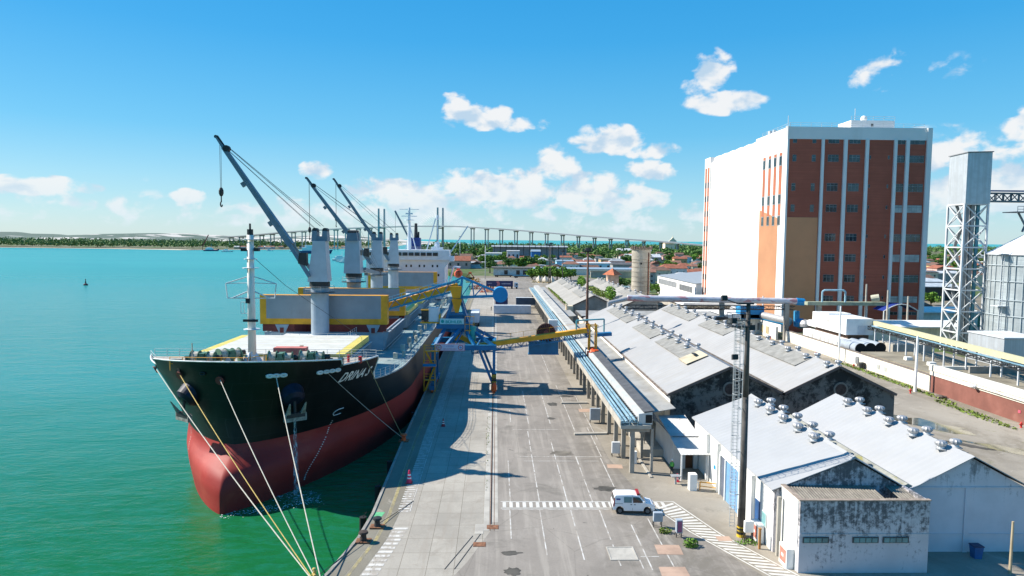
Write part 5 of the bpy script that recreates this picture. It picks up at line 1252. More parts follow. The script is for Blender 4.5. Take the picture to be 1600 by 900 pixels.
# ------------------------------------------------------------------ right side of the street
SW = thing('street_wall', 'long white boundary wall with a dark coping on the far side of the street', 'wall', (79.7, 150, 0))
MB().box(79.5, 123.1, 0, 79.9, 186, 2.9).build('wall_face', cream, SW); MB().box(79.4, 123.1, 2.9, 80.0, 186, 3.05).build('coping', mat('coping_dark', (.18, .15, .13), .8), SW)
for y in (139.5, 137): MB().box(79.42, y, .9, 79.49, y+.9, 1.8).build('wall_hatch', mat('hatch_grey', (.4, .42, .4), .6), SW)
SW2 = thing('street_wall', 'white low building face with shutters at the far end of the street', 'wall', (78, 205, 0))
MB().box(77.6, 188, 0, 78.2, 232, 3.6).build('wall_face', cream, SW2)
for y in (193, 197, 206, 212, 220): MB().box(77.45, y, 1.0, 77.59, y+1.8, 3.0).build('shutter', mat('shutter_tan', (.42, .35, .2), .7), SW2)
RB = thing('flat_roof_building', 'low flat-roofed building with brown lower wall and cream parapet', 'building', (90, 110, 0))
MB().box(79.5, 60, 0, 79.9, 122.7, 3.1).build('brown_wall', mat('brown_painted_wall', (.21, .085, .065), .85, var=.12, vs=.3, dirt=(.28, .15, .12), damt=.4, dscale=(.3, .3, .3), dthr=(.55, .7)), RB)
MB().box(79.35, 60, 3.1, 79.95, 122.9, 3.9).box(79.2, 60, 3.95, 80.1, 123.0, 5.0).box(80.1, 122.4, 3.0, 100, 123.0, 4.7).build('parapet', cream, RB)
MB().box(80.1, 60, 3.95, 100, 122.4, 4.1).build('roof', mat('roof_dirty_concrete', (.25, .22, .16), .9, var=.15, vs=.2, dirt=(.12, .10, .07), damt=.6, dscale=(.2, .2, 1), dthr=(.45, .65)), RB)
MB().box(84, 119, 4.1, 96, 119.4, 5.3).build('roof_upstand', concrete, RB); MB().tube([(79.1, 112, 3.6), (79.1, 60, 3.5)], .12, 6).build('wall_pipe', cream, RB)
MB().sphere((78.9, 110.6, 3.6), .55, 10, sz=.6).build('wall_lamp', metal_paint, RB)
MB().box(79.42, 101.0, 1.5, 79.49, 101.5, 1.9).build('hose_sign', mat('sign_pink_red', (.7, .12, .18), .6), RB)
FR = thing('flat_roof_building', 'low dark flat roof with two small skylight boxes behind the white wall', 'building', (88, 130, 0))
MB().box(80.1, 123.2, 0, 98, 148, 3.0).build('wall', concrete, FR); MB().box(80.0, 123.3, 3.05, 98, 148, 3.25).build('roof', mat('roof_dirty_concrete', (0, 0, 0)), FR)
MB().box(83.5, 137, 3.25, 84.8, 138, 3.9).box(84.5, 131, 3.25, 85.8, 132, 3.9).build('skylight', white, FR)
# white block building, tanks
WB = thing('white_block_building', 'two-storey white block building raised on a louvred white base', 'building', (88, 165, 0))
MB().box(83.0, 160.5, 5.2, 89.5, 178, 9.0).box(83.2, 170, 9.0, 89, 174, 9.3).build('upper_storey', white, WB); MB().box(84.0, 161.5, 2.5, 89, 178, 5.2).build('recess', mat('recess_brown', (.16, .10, .07), .8), WB)
MB().box(81.6, 158.5, 0, 83.4, 180, 4.3).build('louvred_base', white, WB)
mb = MB()
for k in range(9): mb.box(81.5, 159.5+k*2.1, 1.6, 81.58, 160.3+k*2.1, 3.6)
mb.build('louvre', mat('louvre_grey', (.5, .5, .48), .6), WB)
for y in (163.5, 169): MB().box(82.93, y, 7.3, 82.99, y+1.4, 7.8).build('vent', mat('louvre_grey', (0, 0, 0)), WB)
MB().box(85.8, 160.42, 5.3, 87.6, 160.49, 7.4).build('door', metal_paint, WB); MB().box(90, 153, 0, 99, 159.9, 4.1).build('concrete_base', concrete_l, WB)
tk = thing('storage_tank', 'grey horizontal tank with black end lying behind the white wall, nearest the wall', 'tank', (81.5, 151.0, 3.4), group='horizontal tanks behind the street wall')
MB().cyl((0, -.0, 0), (0, 8, 0), 1.2, n=24).build('tank_shell', mat('tank_blue_grey', (.30, .34, .38), .5), tk, local=True); MB().cyl((0, -.12, 0), (0, -.01, 0), 1.24, n=24).build('tank_end', blackm, tk, local=True); MB().box(-1.1, 1, -3.4, 1.1, 1.5, -.8).box(-1.1, 6.5, -3.4, 1.1, 7, -.8).build('saddle', concrete, tk, local=True)
dup(tk, (84.1, 151.6, 3.4), 0, 'grey horizontal tank with black end, middle of the three'); dup(tk, (86.7, 152.2, 3.4), 0, 'grey horizontal tank with black end, farthest from the street wall')
# yellow pipe conveyor on stilts
YC = thing('pipe_conveyor', 'long pale yellow conveyor on a dark steel walkway behind the street wall', 'conveyor', (86, 130, 0))
ya, yb_ = Vector((89.8, 160.5, 8.1)), Vector((84.2, 84, 8.1))
MB().beam(ya, yb_, .95, .9).build('conveyor_casing', mat('casing_pale_yellow', (0.590, 0.541, 0.312), .55, var=.05, dirt=(.5, .42, .25), damt=.4), YC)
mb = MB(); truss(mb, ya-Vector((1.0, 0, 1.1)), yb_-Vector((1.0, 0, 1.1)), 1.2, .7, 34, .09); mb.build('walkway_truss', dark, YC)
MB().cyl(ya-Vector((.9, 0, .7)), yb_-Vector((.9, 0, .7)), .14, n=8).build('conduit', mat('conduit_blue', (.15, .28, .36), .5), YC)
for k in range(11):
    p = ya.lerp(yb_, (k+.5)/11); b = MB(); b.beam((p.x-1.5, p.y, 4.2 if p.y < 123 else 0), (p.x-1.5, p.y, 7), .22); b.beam((p.x+.4, p.y, 4.2 if p.y < 123 else 0), (p.x+.4, p.y, 7.6), .22); b.build('support_leg', metal_paint, YC)
# poles of the street
def pole(x, y, h, r, m, label, name='utility_pole', arm=False, grp=None):
    T = thing(name, label, 'pole', (x, y, 0), group=grp)
    MB().cyl((0, 0, 0), (0, 0, h), r, r*.7, n=10).build('shaft', m, T, local=True)
    if arm: MB().box(-1.0, -.1, h-.8, 1.0, .1, h-.65).box(-.8, -.25, h-.6, -.4, .1, h-.3).box(.4, -.25, h-.6, .8, .1, h-.3).build('crossarm', dark, T, local=True)
    return T
pole(76.6, 122.6, 10.2, .28, white, 'white concrete pole by the end of the white wall'); pole(78.2, 154, 12.6, .22, white, 'slim white pole before the white block building'); pole(79.2, 202, 11, .25, white, 'white post under the faded pipe bridge')
pole(42.4, 54.0, 4.4, .13, mat('pale_timber', (.42, .34, .22), .8), 'short pale timber pole in front of the bluish gable')
def hydrant(x, y, label, s=1.0):
    s *= .55
    T = thing('fire_hydrant', label, 'hydrant', (x, y, 0), group='red hydrants along the street wall'); 
    MB().lathe((0, 0, 0), [(.25*s, 0), (.18*s, .2*s), (.18*s, .9*s), (.24*s, 1.0*s), (.05*s, 1.25*s)], 12).build('barrel', red_m, T, local=True); MB().cyl((-.4*s, 0, .7*s), (.4*s, 0, .7*s), .12*s, n=8).build('outlet', red_m, T, local=True)
hydrant(74.9, 121.2, 'red hydrant at the foot of the white concrete pole', 1.3); hydrant(77.8, 146.5, 'red hydrant beside the bins on the street', 1.3); hydrant(77.2, 163, 'red hydrant near the middle of the street wall', 1.2); hydrant(77.0, 190, 'red hydrant under the far shutters', 1.2); hydrant(77.6, 98.4, 'red hydrant in front of the brown wall', 1.3)
mb = MB(); mb.sphere((0, 0, .3), .8, 8, sz=.4); mb.sphere((.9, .2, .2), .6, 8, sz=.35); o = mb.build('debris_pile', mat('debris_grey', (.12, .10, .08), .95, var=.4, vs=3)); o.location = (77.8, 117.5, 0); tag(o, 'small dark debris pile near the start of the brown wall', 'debris', kind='stuff')
T = thing('waste_bin', 'dark round waste bin by the white street wall', 'bin', (78.9, 145.2, 0)); MB().lathe((0, 0, 0), [(.5, 0), (.65, 1.1), (.6, 1.3), (.1, 1.4)], 14).build('bin_body', dark, T, local=True); MB().cyl((-.2, 0, 1.4), (.2, 0, 1.4), .06).build('handle', metal_paint, T, local=True)
T = thing('electrical_box', 'grey meter box on the street wall beside the slim white pole', 'meter box', (79.1, 148.2, 0)); MB().box(-.3, -.5, .6, .3, .5, 2.2).build('box_body', metal_paint, T, local=True); MB().box(-.36, -.4, .8, -.31, .4, 2.0).build('door', mat('louvre_grey', (0, 0, 0)), T, local=True)

# ------------------------------------------------------------------ the mill
brick = mat('mill_brick_red', (.40, .105, .062), .85, var=.08, vs=.15, dirt=(.31, .078, .047), damt=.5, dscale=(.05, .05, 2.2), dthr=(.45, .6))
brick_l = mat('mill_orange', (0.410, 0.205, 0.107), .85, var=.06, vs=.1)
brick_s = mat('mill_orange_strip', (0.361, 0.123, 0.066), .85, var=.06, vs=.1)
mill_w = mat('mill_white', (.76, .74, .71), .75, var=.03, vs=.1, dirt=(.6, .58, .54), damt=.3, dscale=(.2, .2, .03), dthr=(.5, .75))
X0, X1, YF, YE, ZT = 86.0, 128.2, 205.0, 284.0, 61.0
ML = thing('flour_mill', 'tall flour mill tower with brick red front, white piers and a blank white side', 'building', (X0, YF, 0))
Zf = 57.4
def fx(px): return X0+(px-409)/(992-409)*(X1-X0)
MB().box(X0+.3, YF, 0, X1, YF+14, ZT-.02).build('tower_block', mill_w, ML)
MB().box(X0-.5, YF-.5, Zf, X1+.3, YF, ZT).build('top_fascia', mill_w, ML)
for a, b in ((405, 413), (548, 559), (640, 654), (730, 743), (848, 860), (897, 911), (983, 1003)): MB().box(fx(a), YF-.9, 0, fx(b), YF-.02, Zf-.01 if 410 < a < 980 else ZT+.01).build('pier', mill_w, ML)
rowsY = [(105, 9), (177, 15), (300, 17), (390, 16), (515, 16), (603, 16), (692, 16), (782, 14), (843, 7)]
def zrow(py): return ZT-(py-45)/2.726*.1885
mb = MB()
for a, b in ((413, 548), (559, 640), (654, 730), (743, 848), (860, 897), (911, 983)): mb.box(fx(a), YF-.3, 0, fx(b), YF-.01, Zf-.02)
mb.build('brick_panel', brick, ML)
MB().box(fx(414), YF-.42, 3, fx(545), YF-.31, zrow(430)).build('orange_panel', mat('mill_tan_panel', (.62, .27, .13), .85, var=.05, vs=.1), ML)
wf = mat('window_frame_pale', (.26, .27, .28), .5); wg = mat('mill_window_glass', (.03, .045, .05), .1, var=.5, vs=.3, spec=.7); wp = mat('mill_window_blind', (.40, .42, .40), .4, var=.2, vs=.4)
def mill_win(x0, x1, z0, z1, pale, n=3):
    f = MB().box(x0, YF-.36, z0, x1, YF-.31, z1).build('window', wf, ML); g = MB(); w = (x1-x0)/n
    for k in range(n): g.box(x0+w*k+.07, YF-.39, z0+.08, x0+w*(k+1)-.05, YF-.362, z1-(.75 if z1-z0 > 1.8 else .08))
    if z1-z0 > 1.8:
        for k in range(n): g.box(x0+w*k+.07, YF-.39, z1-.62, x0+w*(k+1)-.05, YF-.362, z1-.08)
    g.build('pane', wp if pale else wg, f)
rw = random.Random(4)
for (py, hh_) in rowsY:
    z = zrow(py); h = hh_*.0693*2/2
    h = hh_*.0693
    for a, b in ((577, 622), (664, 710)): 
        if py < 800 : mill_win(fx(a), fx(b), z-h, z+h, False)
    for a, b in ((862, 895), (913, 977)): mill_win(fx(a), fx(b), z-h, z+h, (py in (390, 603, 782) and rw.random() < .95), 3 if b > 900 else 2)
    if py < 420:
        for a, b in ((431, 447), (511, 527)): mill_win(fx(a), fx(b), z-h*1.0, z+h*.9, False, 1)
    if 105 < py < 800:
        for a, b in ((750, 756), (826, 833)): mill_win(fx(a), fx(b), z-.1, z+.95, False, 1)
# left face: front bay
MB().box(X0-.3, YF, 0, X0+.29, YF+24, ZT-.3).build('side_wall', mill_w, ML)
def lyf(px):   # position along the side from a zoomed pixel
    p = 1080+px/2.726; return 86*1080/(p-774.5)
mb = MB(); mb.prism([(lyf(378), 3), (lyf(378), zrow(432)), (lyf(298), zrow(438)+3.4), (lyf(298), 3)], 0, X0-.36, X0-.31); mb.build('orange_panel', brick_l, ML)
for a, b in ((307, 317), (330, 341), (353, 364), (376, 388)):
    MB().box(X0-.37, lyf(b), 33.5, X0-.31, lyf(a), 53.8).build('orange_strip', brick_s, ML)
    for zz in (49.9, 38.4, 32.0):
        w_ = MB().box(X0-.42, lyf(b)+.05, zz, X0-.371, lyf(a)-.05, zz+3.0).build('window', wf, ML); MB().box(X0-.45, lyf(b)+.2, zz+.2, X0-.421, lyf(a)-.2, zz+2.8).build('pane', wg, w_)
# silo cylinders along the side
for k in range(6):
    y = 232.5+k*8.1
    MB().lathe((X0+4.5, y, 0), [(4.55, 58.0), (4.55, 58.9), (4.3, 60.0), (3.2, 60.6), (.1, 60.7)], 32).build('silo_cell', mill_w, ML, smooth=True)
MB().box(X0-.1, 229, 0, X1-4, 277.3, 58.3).build('silo_block', mill_w, ML)
MB().box(X0-.5, 277, 0, X0+25, YE, 60.5).build('rear_block', mill_w, ML)
for a, b in ((68, 80), (84, 95)):
    ya_, yb2 = lyf(b), lyf(a)
    MB().box(X0-.57, 277.8+(0 if a > 80 else 3.2), 3, X0-.51, 279.9+(0 if a > 80 else 3.2), 56.5).build('orange_strip', brick_s, ML)
    for zz in (48.5, 43, 37, 31, 25, 17, 11.5, 6):
        MB().box(X0-.62, 278.1+(0 if a > 80 else 3.2), zz, X0-.575, 279.6+(0 if a > 80 else 3.2), zz+2.2).build('window', wg, ML)
ph = MB(); ph.box(fx(705), YF+5, ZT, fx(890), YF+13, ZT+3.0); ph.build('penthouse', mill_w, ML)
MB().box(fx(790), YF+4.95, ZT+1.2, fx(800), YF+4.99, ZT+2).build('penthouse_window', dark, ML)
MB().sphere((fx(780), YF+8, ZT+4.0), 1.0, 10).build('roof_dome', white, ML)
rail('roof_rail', [(X0+1, YF+.5, ZT), (X1-1, YF+.5, ZT)], railm, ML, h=1.3, step=3, r=.05, bars=2); rail('roof_rail', [(X0+1, YF+.5, ZT), (X0+1, YF+22, ZT)], railm, ML, h=1.3, step=3, r=.05, bars=2); rail('roof_rail', [(fx(705), YF+5, ZT+3), (fx(890), YF+5, ZT+3)], railm, ML, h=1.2, step=3, r=.05, bars=2)
MB().cyl((X0+3.2, 226, ZT-.4), (X0+3.2, 226, ZT+1.9), .8, n=10).cyl((X0+2.9, 222, ZT-.3), (X0+2.9, 222, ZT+1.6), .6, n=10).build('roof_vent', metal_paint, ML)
MB().cyl((X0, YF-.2, ZT), (X0, YF-.2, ZT+3.2), .08, n=6).cyl((fx(720), YF+5, ZT+3), (fx(720), YF+5, ZT+6.5), .08, n=6).build('lightning_rod', metal_paint, ML)
# blue awning at the foot
AW = thing('arched_awning', 'dark blue arched awning at the foot of the mill', 'awning', (117, 196, 0))
mb = MB(); rows = [[(111+k*1.25, y, 7.6+2.0*sin(pi*k/8)) for k in range(9)] for y in (194, 200)]; mb.grid(rows); mb.build('awning_cover', mat('awning_navy', (.01, .03, .20), .6), AW)
MB().tube([(111+k*1.25, 193.9, 7.6+2.0*sin(pi*k/8)) for k in range(9)], .15, 5).box(111, 194, 0, 111.3, 194.3, 7.6).box(120.8, 194, 0, 121.1, 194.3, 7.6).build('awning_frame', metal_paint, AW)
for i, x in enumerate((103.5, 108.5, 113.0)):
    pole(x, 190-i*2, 15.5-i*1.5, .3, concrete_l, ['tall concrete post before the mill piers, left of the awning', 'concrete post in front of the blue awning', 'short concrete post right of the blue awning'][i])
# white hall left of the mill
HL = thing('factory_hall', 'long white hall with grey roof and a band of grey windows left of the mill', 'factory hall', (86, 320, 0))
MB().box(84, 287, 0, 130, 356, 9.2).build('wall', mill_w, HL); MB().prism([(83.5, 9.3), (131, 9.3), (108, 11.5)], 1, 286.5, 357).build('roof', mat('hall_roof_grey', (0.271, 0.295, 0.312), .6, var=.05), HL)
f = MB().box(83.86, 292, 5.0, 83.99, 313, 7.6).box(83.86, 318, 5.4, 83.99, 353, 7.9).build('window_band', mat('band_grey', (.24, .25, .26), .5), HL); mb = MB()
for k in range(5): mb.box(83.8, 292.8+k*4, 5.2, 83.855, 295.8+k*4, 7.4)
mb.build('pane', mat('pane_grey', (.15, .16, .17), .3), f)
HL2 = thing('factory_yard_building', 'low white-framed building with a broken brown front under the round tower', 'building', (75, 255, 0))
MB().box(66, 238, 0, 84, 272, 4.8).build('wall', concrete_l, HL2); MB().box(65, 236.5, 4.85, 85, 273, 5.7).build('roof', white, HL2); mb = MB()
for x in range(67, 84, 3): mb.box(x, 237.8, .8, x+2.2, 237.99, 3.9)
mb.build('opening', mat('opening_brown', (.10, .07, .055), .8), HL2)
# lattice elevator tower with head house and silo
LTW = thing('elevator_tower', 'steel lattice elevator tower with a tall pale metal head house', 'tower', (115, 168, 0))
x0, x1, y0, y1 = 113.0, 118.7, 165.0, 171.2
mb = MB()
for x in (x0, x1):
    for y in (y0, y1): mb.beam((x, y, 0), (x, y, 36.5), .42)
n = 7
for k in range(n):
    za, zb = 36.5*k/n, 36.5*(k+1)/n
    for (p, q) in (((x0, y0), (x1, y0)), ((x1, y0), (x1, y1)), ((x1, y1), (x0, y1)), ((x0, y1), (x0, y0))):
        mb.beam((*p, zb), (*q, zb), .3)
        mx = ((p[0]+q[0])/2, (p[1]+q[1])/2)
        mb.beam((*p, za), (*q, zb), .2); mb.beam((*q, za), (*p, zb), .2)
mb.build('lattice_frame', metal_paint, LTW)
MB().beam((114.6, 166.6, 0), (114.6, 166.6, 36.4), .7, .9).beam((116.0, 166.6, 0), (116.0, 166.6, 36.4), .7, .9).build('elevator_leg', mat('leg_grey', (.22, .24, .25), .5, var=.1), LTW)
MB().beam((117.3, 166.5, 0), (117.3, 166.5, 36.4), .5, .7).build('service_duct', mat('duct_teal2', (.06, .22, .28), .5), LTW)
mb = MB()
for k in range(7):
    z = 36.5*k/7; mb.beam((114, 167+(k % 2)*2.5, z), (114, 169.5-(k % 2)*2.5, z+5.2), .8, .12); mb.box(113.4, 166.6, z+5.1, 114.6, 170.1, z+5.2)
mb.build('stair', mat('stair_grey', (.35, .36, .36), .6), LTW)
ribbed = mat('ribbed_cladding', (.48, .52, .55), .45, metal=.3, var=.06, vs=.6, dirt=(.40, .42, .43), damt=.5, dscale=(2.2, 2.2, .03), dthr=(.48, .52))
mb = MB(); mb.hexa([(x0-.1, y0-.3, 36.6), (x1+.2, y0-.3, 36.6), (x1+.2, y1+.2, 36.6), (x0-.1, y1+.2, 36.6), (x0-.1, y0-.3, 48.7), (x1+.2, y0-.3, 48.9), (x1+.2, y1+.2, 48.7), (x0-.1, y1+.2, 48.5)]); mb.build('head_house', ribbed, LTW)
MB().hexa([(x0-.3, y0-.5, 48.75), (x1+.4, y0-.5, 48.95), (x1+.4, y1+.4, 48.75), (x0-.3, y1+.4, 48.55), (x0-.3, y0-.5, 48.95), (x1+.4, y0-.5, 49.15), (x1+.4, y1+.4, 48.95), (x0-.3, y1+.4, 48.75)]).build('head_roof', mat('head_roof_dark', (.2, .21, .22), .6), LTW)
PH = thing('machine_house', 'small ribbed metal machine house at the foot of the lattice tower', 'machine house', (110, 140, 0))
MB().box(106.5, 141, 0, 115.5, 152, 7.2).build('wall', ribbed, PH); MB().box(106.3, 140.8, 7.2, 115.7, 152.2, 7.45).build('roof', metal_paint, PH)
SI = thing('grain_silo', 'large corrugated steel grain silo with conical roof at the right edge', 'silo', (129, 160, 0))
silo_m = mat('silo_galvanised', (.45, .50, .51), .4, metal=.35, var=.12, vs=.25, dirt=(.36, .40, .41), damt=.6, dscale=(.1, .1, 3), dthr=(.4, .6))
MB().lathe((129.5, 160, 0), [(11.6, 0), (11.6, 24.4)], 64).build('silo_wall', silo_m, SI, smooth=False)
mb = MB()
for k in range(44):
    a = 2*pi*k/44; x, y = 129.5+11.7*cos(a), 160+11.7*sin(a); mb.beam((x, y, 0), (x, y, 24.4), .16, .16)
for z in (6, 10.3, 14, 18.3, 22, 24.4): mb.tube([(129.5+11.75*cos(2*pi*k/44), 160+11.75*sin(2*pi*k/44), z) for k in range(45)], .14, 4)
mb.build('stiffener', mat('stiffener_grey', (.33, .38, .40), .5), SI)
MB().lathe((129.5, 160, 24.5), [(12.0, 0), (11.9, .15), (2, 6.2), (1.8, 6.8), (.1, 7)], 44).build('silo_roof', metal_paint, SI)
mb = MB()
for z in (6, 12.5, 24.6): mb.box(116.2, 156.5, z, 118.6, 159, z+.15); mb.tube([(116.2, 156.5, z+1.2), (118.6, 156.5, z+1.2)], .06, 4); mb.tube([(116.2, 156.5, z+.7), (118.6, 156.5, z+.7)], .05, 4); mb.tube([(116.2, 156.5, z), (116.2, 156.5, z+1.2)], .06, 4)
for x in (116.7, 117.3): mb.beam((x, 156.7, 0), (x, 156.7, 25), .09)
for k in range(60): mb.beam((116.7, 156.7, .4*k+.3), (117.3, 156.7, .4*k+.3), .05)
mb.build('silo_ladder', metal_paint, SI)
OC = thing('overhead_conveyor', 'high blue-railed conveyor bridge leaving the head house towards the silo top', 'conveyor bridge', (130, 167, 36))
mb = MB(); truss(mb, (118.9, 167, 38.3), (150, 167, 38.3), 2.2, 2.0, 16, .18); mb.box(118.9, 165.8, 37.2, 150, 168.2, 37.5); mb.build('bridge_truss', mat('truss_grey_dark', (.16, .18, .19), .5), OC)
MB().beam((118.9, 165.7, 39.8), (150, 165.7, 39.8), .35, .35).build('bridge_rail', mat('rail_navy', (.03, .12, .28), .5), OC)
mb = MB(); mb.box(124.5, 163, 34.6, 129, 168, 34.8); mb.beam((127, 166, 34.6), (131, 166, 28), .35); mb.beam((129, 166, 37), (132, 166, 29), .35); mb.beam((131, 166, 37), (128.2, 166, 30), .35); mb.tube([(124.5, 163, 36), (129, 163, 36)], .07, 4); mb.tube([(124.5, 163, 35.3), (129, 163, 35.3)], .06, 4)
for x in (124.5, 126, 127.5, 129): mb.beam((x, 163, 34.8), (x, 163, 36), .08)
mb.build('spout_platform', mat('leg_grey', (0, 0, 0)), OC)
# industrial roofs right of the mill
for i, (x, y, w, d, h, m_, lab) in enumerate([(128, 226, 60, 10, 4.6, white, 'long white canopy roof right of the mill foot'), (175, 330, 90, 16, 6.5, mat('hall_roof_pale', (0.410, 0.443, 0.459), .6), 'long pale grey hall roof behind the lattice tower'), (185, 362, 100, 16, 7, mat('hall_roof_pale', (0, 0, 0)), 'second long pale hall roof, behind the first'), (150, 262, 28, 14, 3.6, mat('tile_roof', (.30, .10, .055), .85, var=.15, vs=.4), 'red tiled low roof between the mill and the lattice tower'),
        (104, 182, 40, 7, 5.0, white, 'white walled block with flat roof behind the yellow conveyor')]):
    T = thing('industrial_hall', lab, 'hall', (x, y, 0)); MB().box(x-w/2+2, y-d/2+.5, 0, x+w/2, y+d/2, h-.3).build('wall', [cream, mat('dark_open_side', (.045, .05, .05), .8)][i in (1, 2, 3)], T)
    MB().prism([(y-d/2-.6, h-.25), (y+d/2+.6, h-.25), (y+d/2, h+.3), (y, h+1.4), (y-d/2-.6, h+.1)], 0, x-w/2, x+w/2).build('roof', m_, T)

# ------------------------------------------------------------------ yard objects
# tall light mast with caged ladder
LM = thing('light_mast', 'tall dark lighting mast with caged ladder and floodlight platform beside the low sheds', 'light mast', (22.7, 61.2, 0))
mast_m = mat('mast_dark_concrete', (.075, .07, .065), .8, var=.25, vs=.8, dirt=(.22, .2, .17), damt=.5, dscale=(2, 2, .2), dthr=(.52, .7))
MB().cyl((22.7, 61.2, 0), (22.7, 61.2, 13), .36, .27, n=18).cyl((22.7, 61.2, 13), (22.7, 61.2, 21.4), .27, .18, n=18).build('shaft', mast_m, LM, smooth=True)
mb = MB(); lx, ly = 21.75, 61.0
for dx in (-.22, .22): mb.cyl((lx+dx, ly, 1.0), (lx+dx, ly, 20.4), .03, n=5)
for k in range(62): mb.cyl((lx-.22, ly, 1.1+k*.31), (lx+.22, ly, 1.1+k*.31), .02, n=4)
for k in range(14):
    z = 3.0+k*1.3; mb.tube([(lx+.42*cos(a), ly-.2+.48*sin(a)-.2, z) for a in [pi*.15+2*pi*i/10 for i in range(11)]], .022, 4)
for a in (pi*.9, pi*1.2, pi*1.5, pi*1.8, .1): mb.cyl((lx+.42*cos(a), ly-.4+.48*sin(a), 3), (lx+.42*cos(a), ly-.4+.48*sin(a), 20), .018, n=4)
for z in (4, 8, 12, 16, 20): mb.cyl((lx+.2, ly, z), (22.7, 61.2, z), .04, n=5)
mb.build('caged_ladder', mat('ladder_galvanised', (.40, .42, .42), .5), LM)
mb = MB(); mb.box(21.0, 60.4, 19.4, 22.6, 61.8, 19.5)
for x, y in ((21.0, 60.4), (22.6, 60.4), (21, 61.8), (22.6, 61.8)): mb.cyl((x, y, 19.4), (x, y, 20.6), .035, n=5)
for z in (20.0, 20.6): mb.tube([(21, 60.4, z), (22.6, 60.4, z), (22.6, 61.8, z), (21, 61.8, z), (21, 60.4, z)], .03, 4)
mb.box(21.7, 60.9, 21.4, 23.1, 61.5, 21.55); mb.tube([(20.4, 61, 21.9), (21.6, 61.1, 21.5), (23, 61.2, 21.5)], .05, 5)
mb.build('platform', dark, LM)
mb = MB()
for (x, y, z, a) in ((20.4, 60.9, 22.0, .5), (21.2, 60.6, 20.0, .2), (21.3, 60.3, 16.8, 0), (23.1, 61.3, 19.3, -.3)):
    mb.hexa([(x-.25, y-.2, z-.2), (x+.25, y-.2, z-.2), (x+.25, y+.15, z-.3), (x-.25, y+.15, z-.3), (x-.25, y-.15, z+.25), (x+.25, y-.15, z+.25), (x+.25, y+.2, z+.15), (x-.25, y+.2, z+.15)])
mb.build('floodlight', dark, LM)
MB().cyl((22.7, 61.2, 0), (22.7, 61.2, 1.0), .40, n=16).build('mast_foot', mat('hazard_stripe', (0, 0, 0)), LM)
def mast(x, y, h, r, label, n=3, m=None):
    T = thing('light_mast', label, 'light mast', (x, y, 0)); MB().cyl((0, 0, 0), (0, 0, h), r, r*.55, n=12).build('shaft', m or mast_m, T, local=True, smooth=True)
    mb = MB(); mb.cyl((0, 0, h*.97), (0, 0, h), r*2, n=8) ; mb.box(-1.2, -.15, h-.9, 1.2, .15, h-.75)
    for k in range(n): mb.box(-1.2+k*2.2/max(1, n-1), -.3, h-.7, -.9+k*2.2/max(1, n-1), .1, h-.3)
    mb.build('floodlight', dark, T, local=True)
    return T
mast(20.9, 156, 25.3, .38, 'tall rusty lighting mast at the far end of the nearest warehouse, cutting across its roof', m=mat('mast_rusty', (.12, .065, .045), .8, var=.2, vs=.5))
mast(30.5, 392, 24.5, .35, 'paired lighting mast by the round green trees, left one of two'); mast(32.0, 400, 25.5, .35, 'paired lighting mast by the round green trees, right one of two'); mast(37.0, 380, 21.5, .3, 'single lighting mast in front of the round green trees')
mast(-7, 470, 24, .28, 'slim pale mast near the small harbour', m=metal_paint); mast(-36, 700, 30, .3, 'thin mast above the moored fishing boats', m=metal_paint)
def cabinet(name, label, cat, x, y, w, d, h, m, z0=.0, legs=False, doorm=None):
    T = thing(name, label, cat, (x, y, 0)); MB().box(-w/2, -d/2, z0, w/2, d/2, z0+h).build('cabinet_body', m, T, local=True)
    if legs: MB().beam((-w/2+.05, 0, 0), (-w/2+.05, 0, z0), .07).beam((w/2-.05, 0, 0), (w/2-.05, 0, z0), .07).beam((-w/2+.05, d/2+.35, 0), (-w/2+.05, 0, z0+.3), .05).beam((w/2-.05, d/2+.35, 0), (w/2-.05, 0, z0+.3), .05).build('stand', dark, T, local=True)
    MB().box(-w/2+.08, -d/2-.02, z0+.1, w/2-.08, -d/2-.003, z0+h-.1).build('door', doorm or m, T, local=True)
    return T
cabgrey = mat('cabinet_blue_grey', (.33, .38, .43), .5)
cabinet('power_cabinet', 'grey reefer power cabinet on legs in the yard, nearer the van', 'power cabinet', 15.5, 63.3, .85, .45, .85, cabgrey, .6, True); cabinet('power_cabinet', 'narrow grey power cabinet between two weed tufts', 'power cabinet', 16.9, 61.0, .55, .5, 1.2, cabgrey, .5, True, mat('red_blue_panel', (.3, .1, .2), .5))
cabinet('power_cabinet', 'grey power cabinet against the gallery posts, nearest', 'power cabinet', 15.2, 84.5, 1.0, .5, 1.4, metal_paint, .5, True); cabinet('power_cabinet', 'blue-grey power cabinet against the gallery posts, farther up', 'power cabinet', 14.9, 100.5, 1.5, .7, 1.7, cabgrey, .5, True)
cabinet('power_cabinet', 'pale cabinet behind the last gallery post', 'power cabinet', 17.0, 82.0, .6, .5, 1.5, white)
cabinet('meter_box', 'white meter box on a post at the foot of the tall mast', 'meter box', 22.9, 59.9, .8, .35, 1.0, white, 1.0, True)
def hosebox(x, y, label):
    T = thing('hose_cabinet', label, 'fire hose cabinet', (x, y, 0), group='fire hose cabinets along the sheds')
    MB().box(-.3, -.75, 0, .3, .75, 1.7).build('cabinet_body', white, T, local=True); MB().box(-.33, -.6, .35, -.305, .6, 1.5).build('door', mat('faded_red_door', (.55, .20, .15), .7, var=.15, vs=2), T, local=True); MB().box(-.345, -.2, .8, -.332, .2, 1.05).build('label_plate', white, T, local=True)
hosebox(23.9, 60.4, 'white fire hose cabinet with faded red door behind the mast foot'); hosebox(24.5, 55.6, 'white fire hose cabinet with faded red door on the annex side wall')
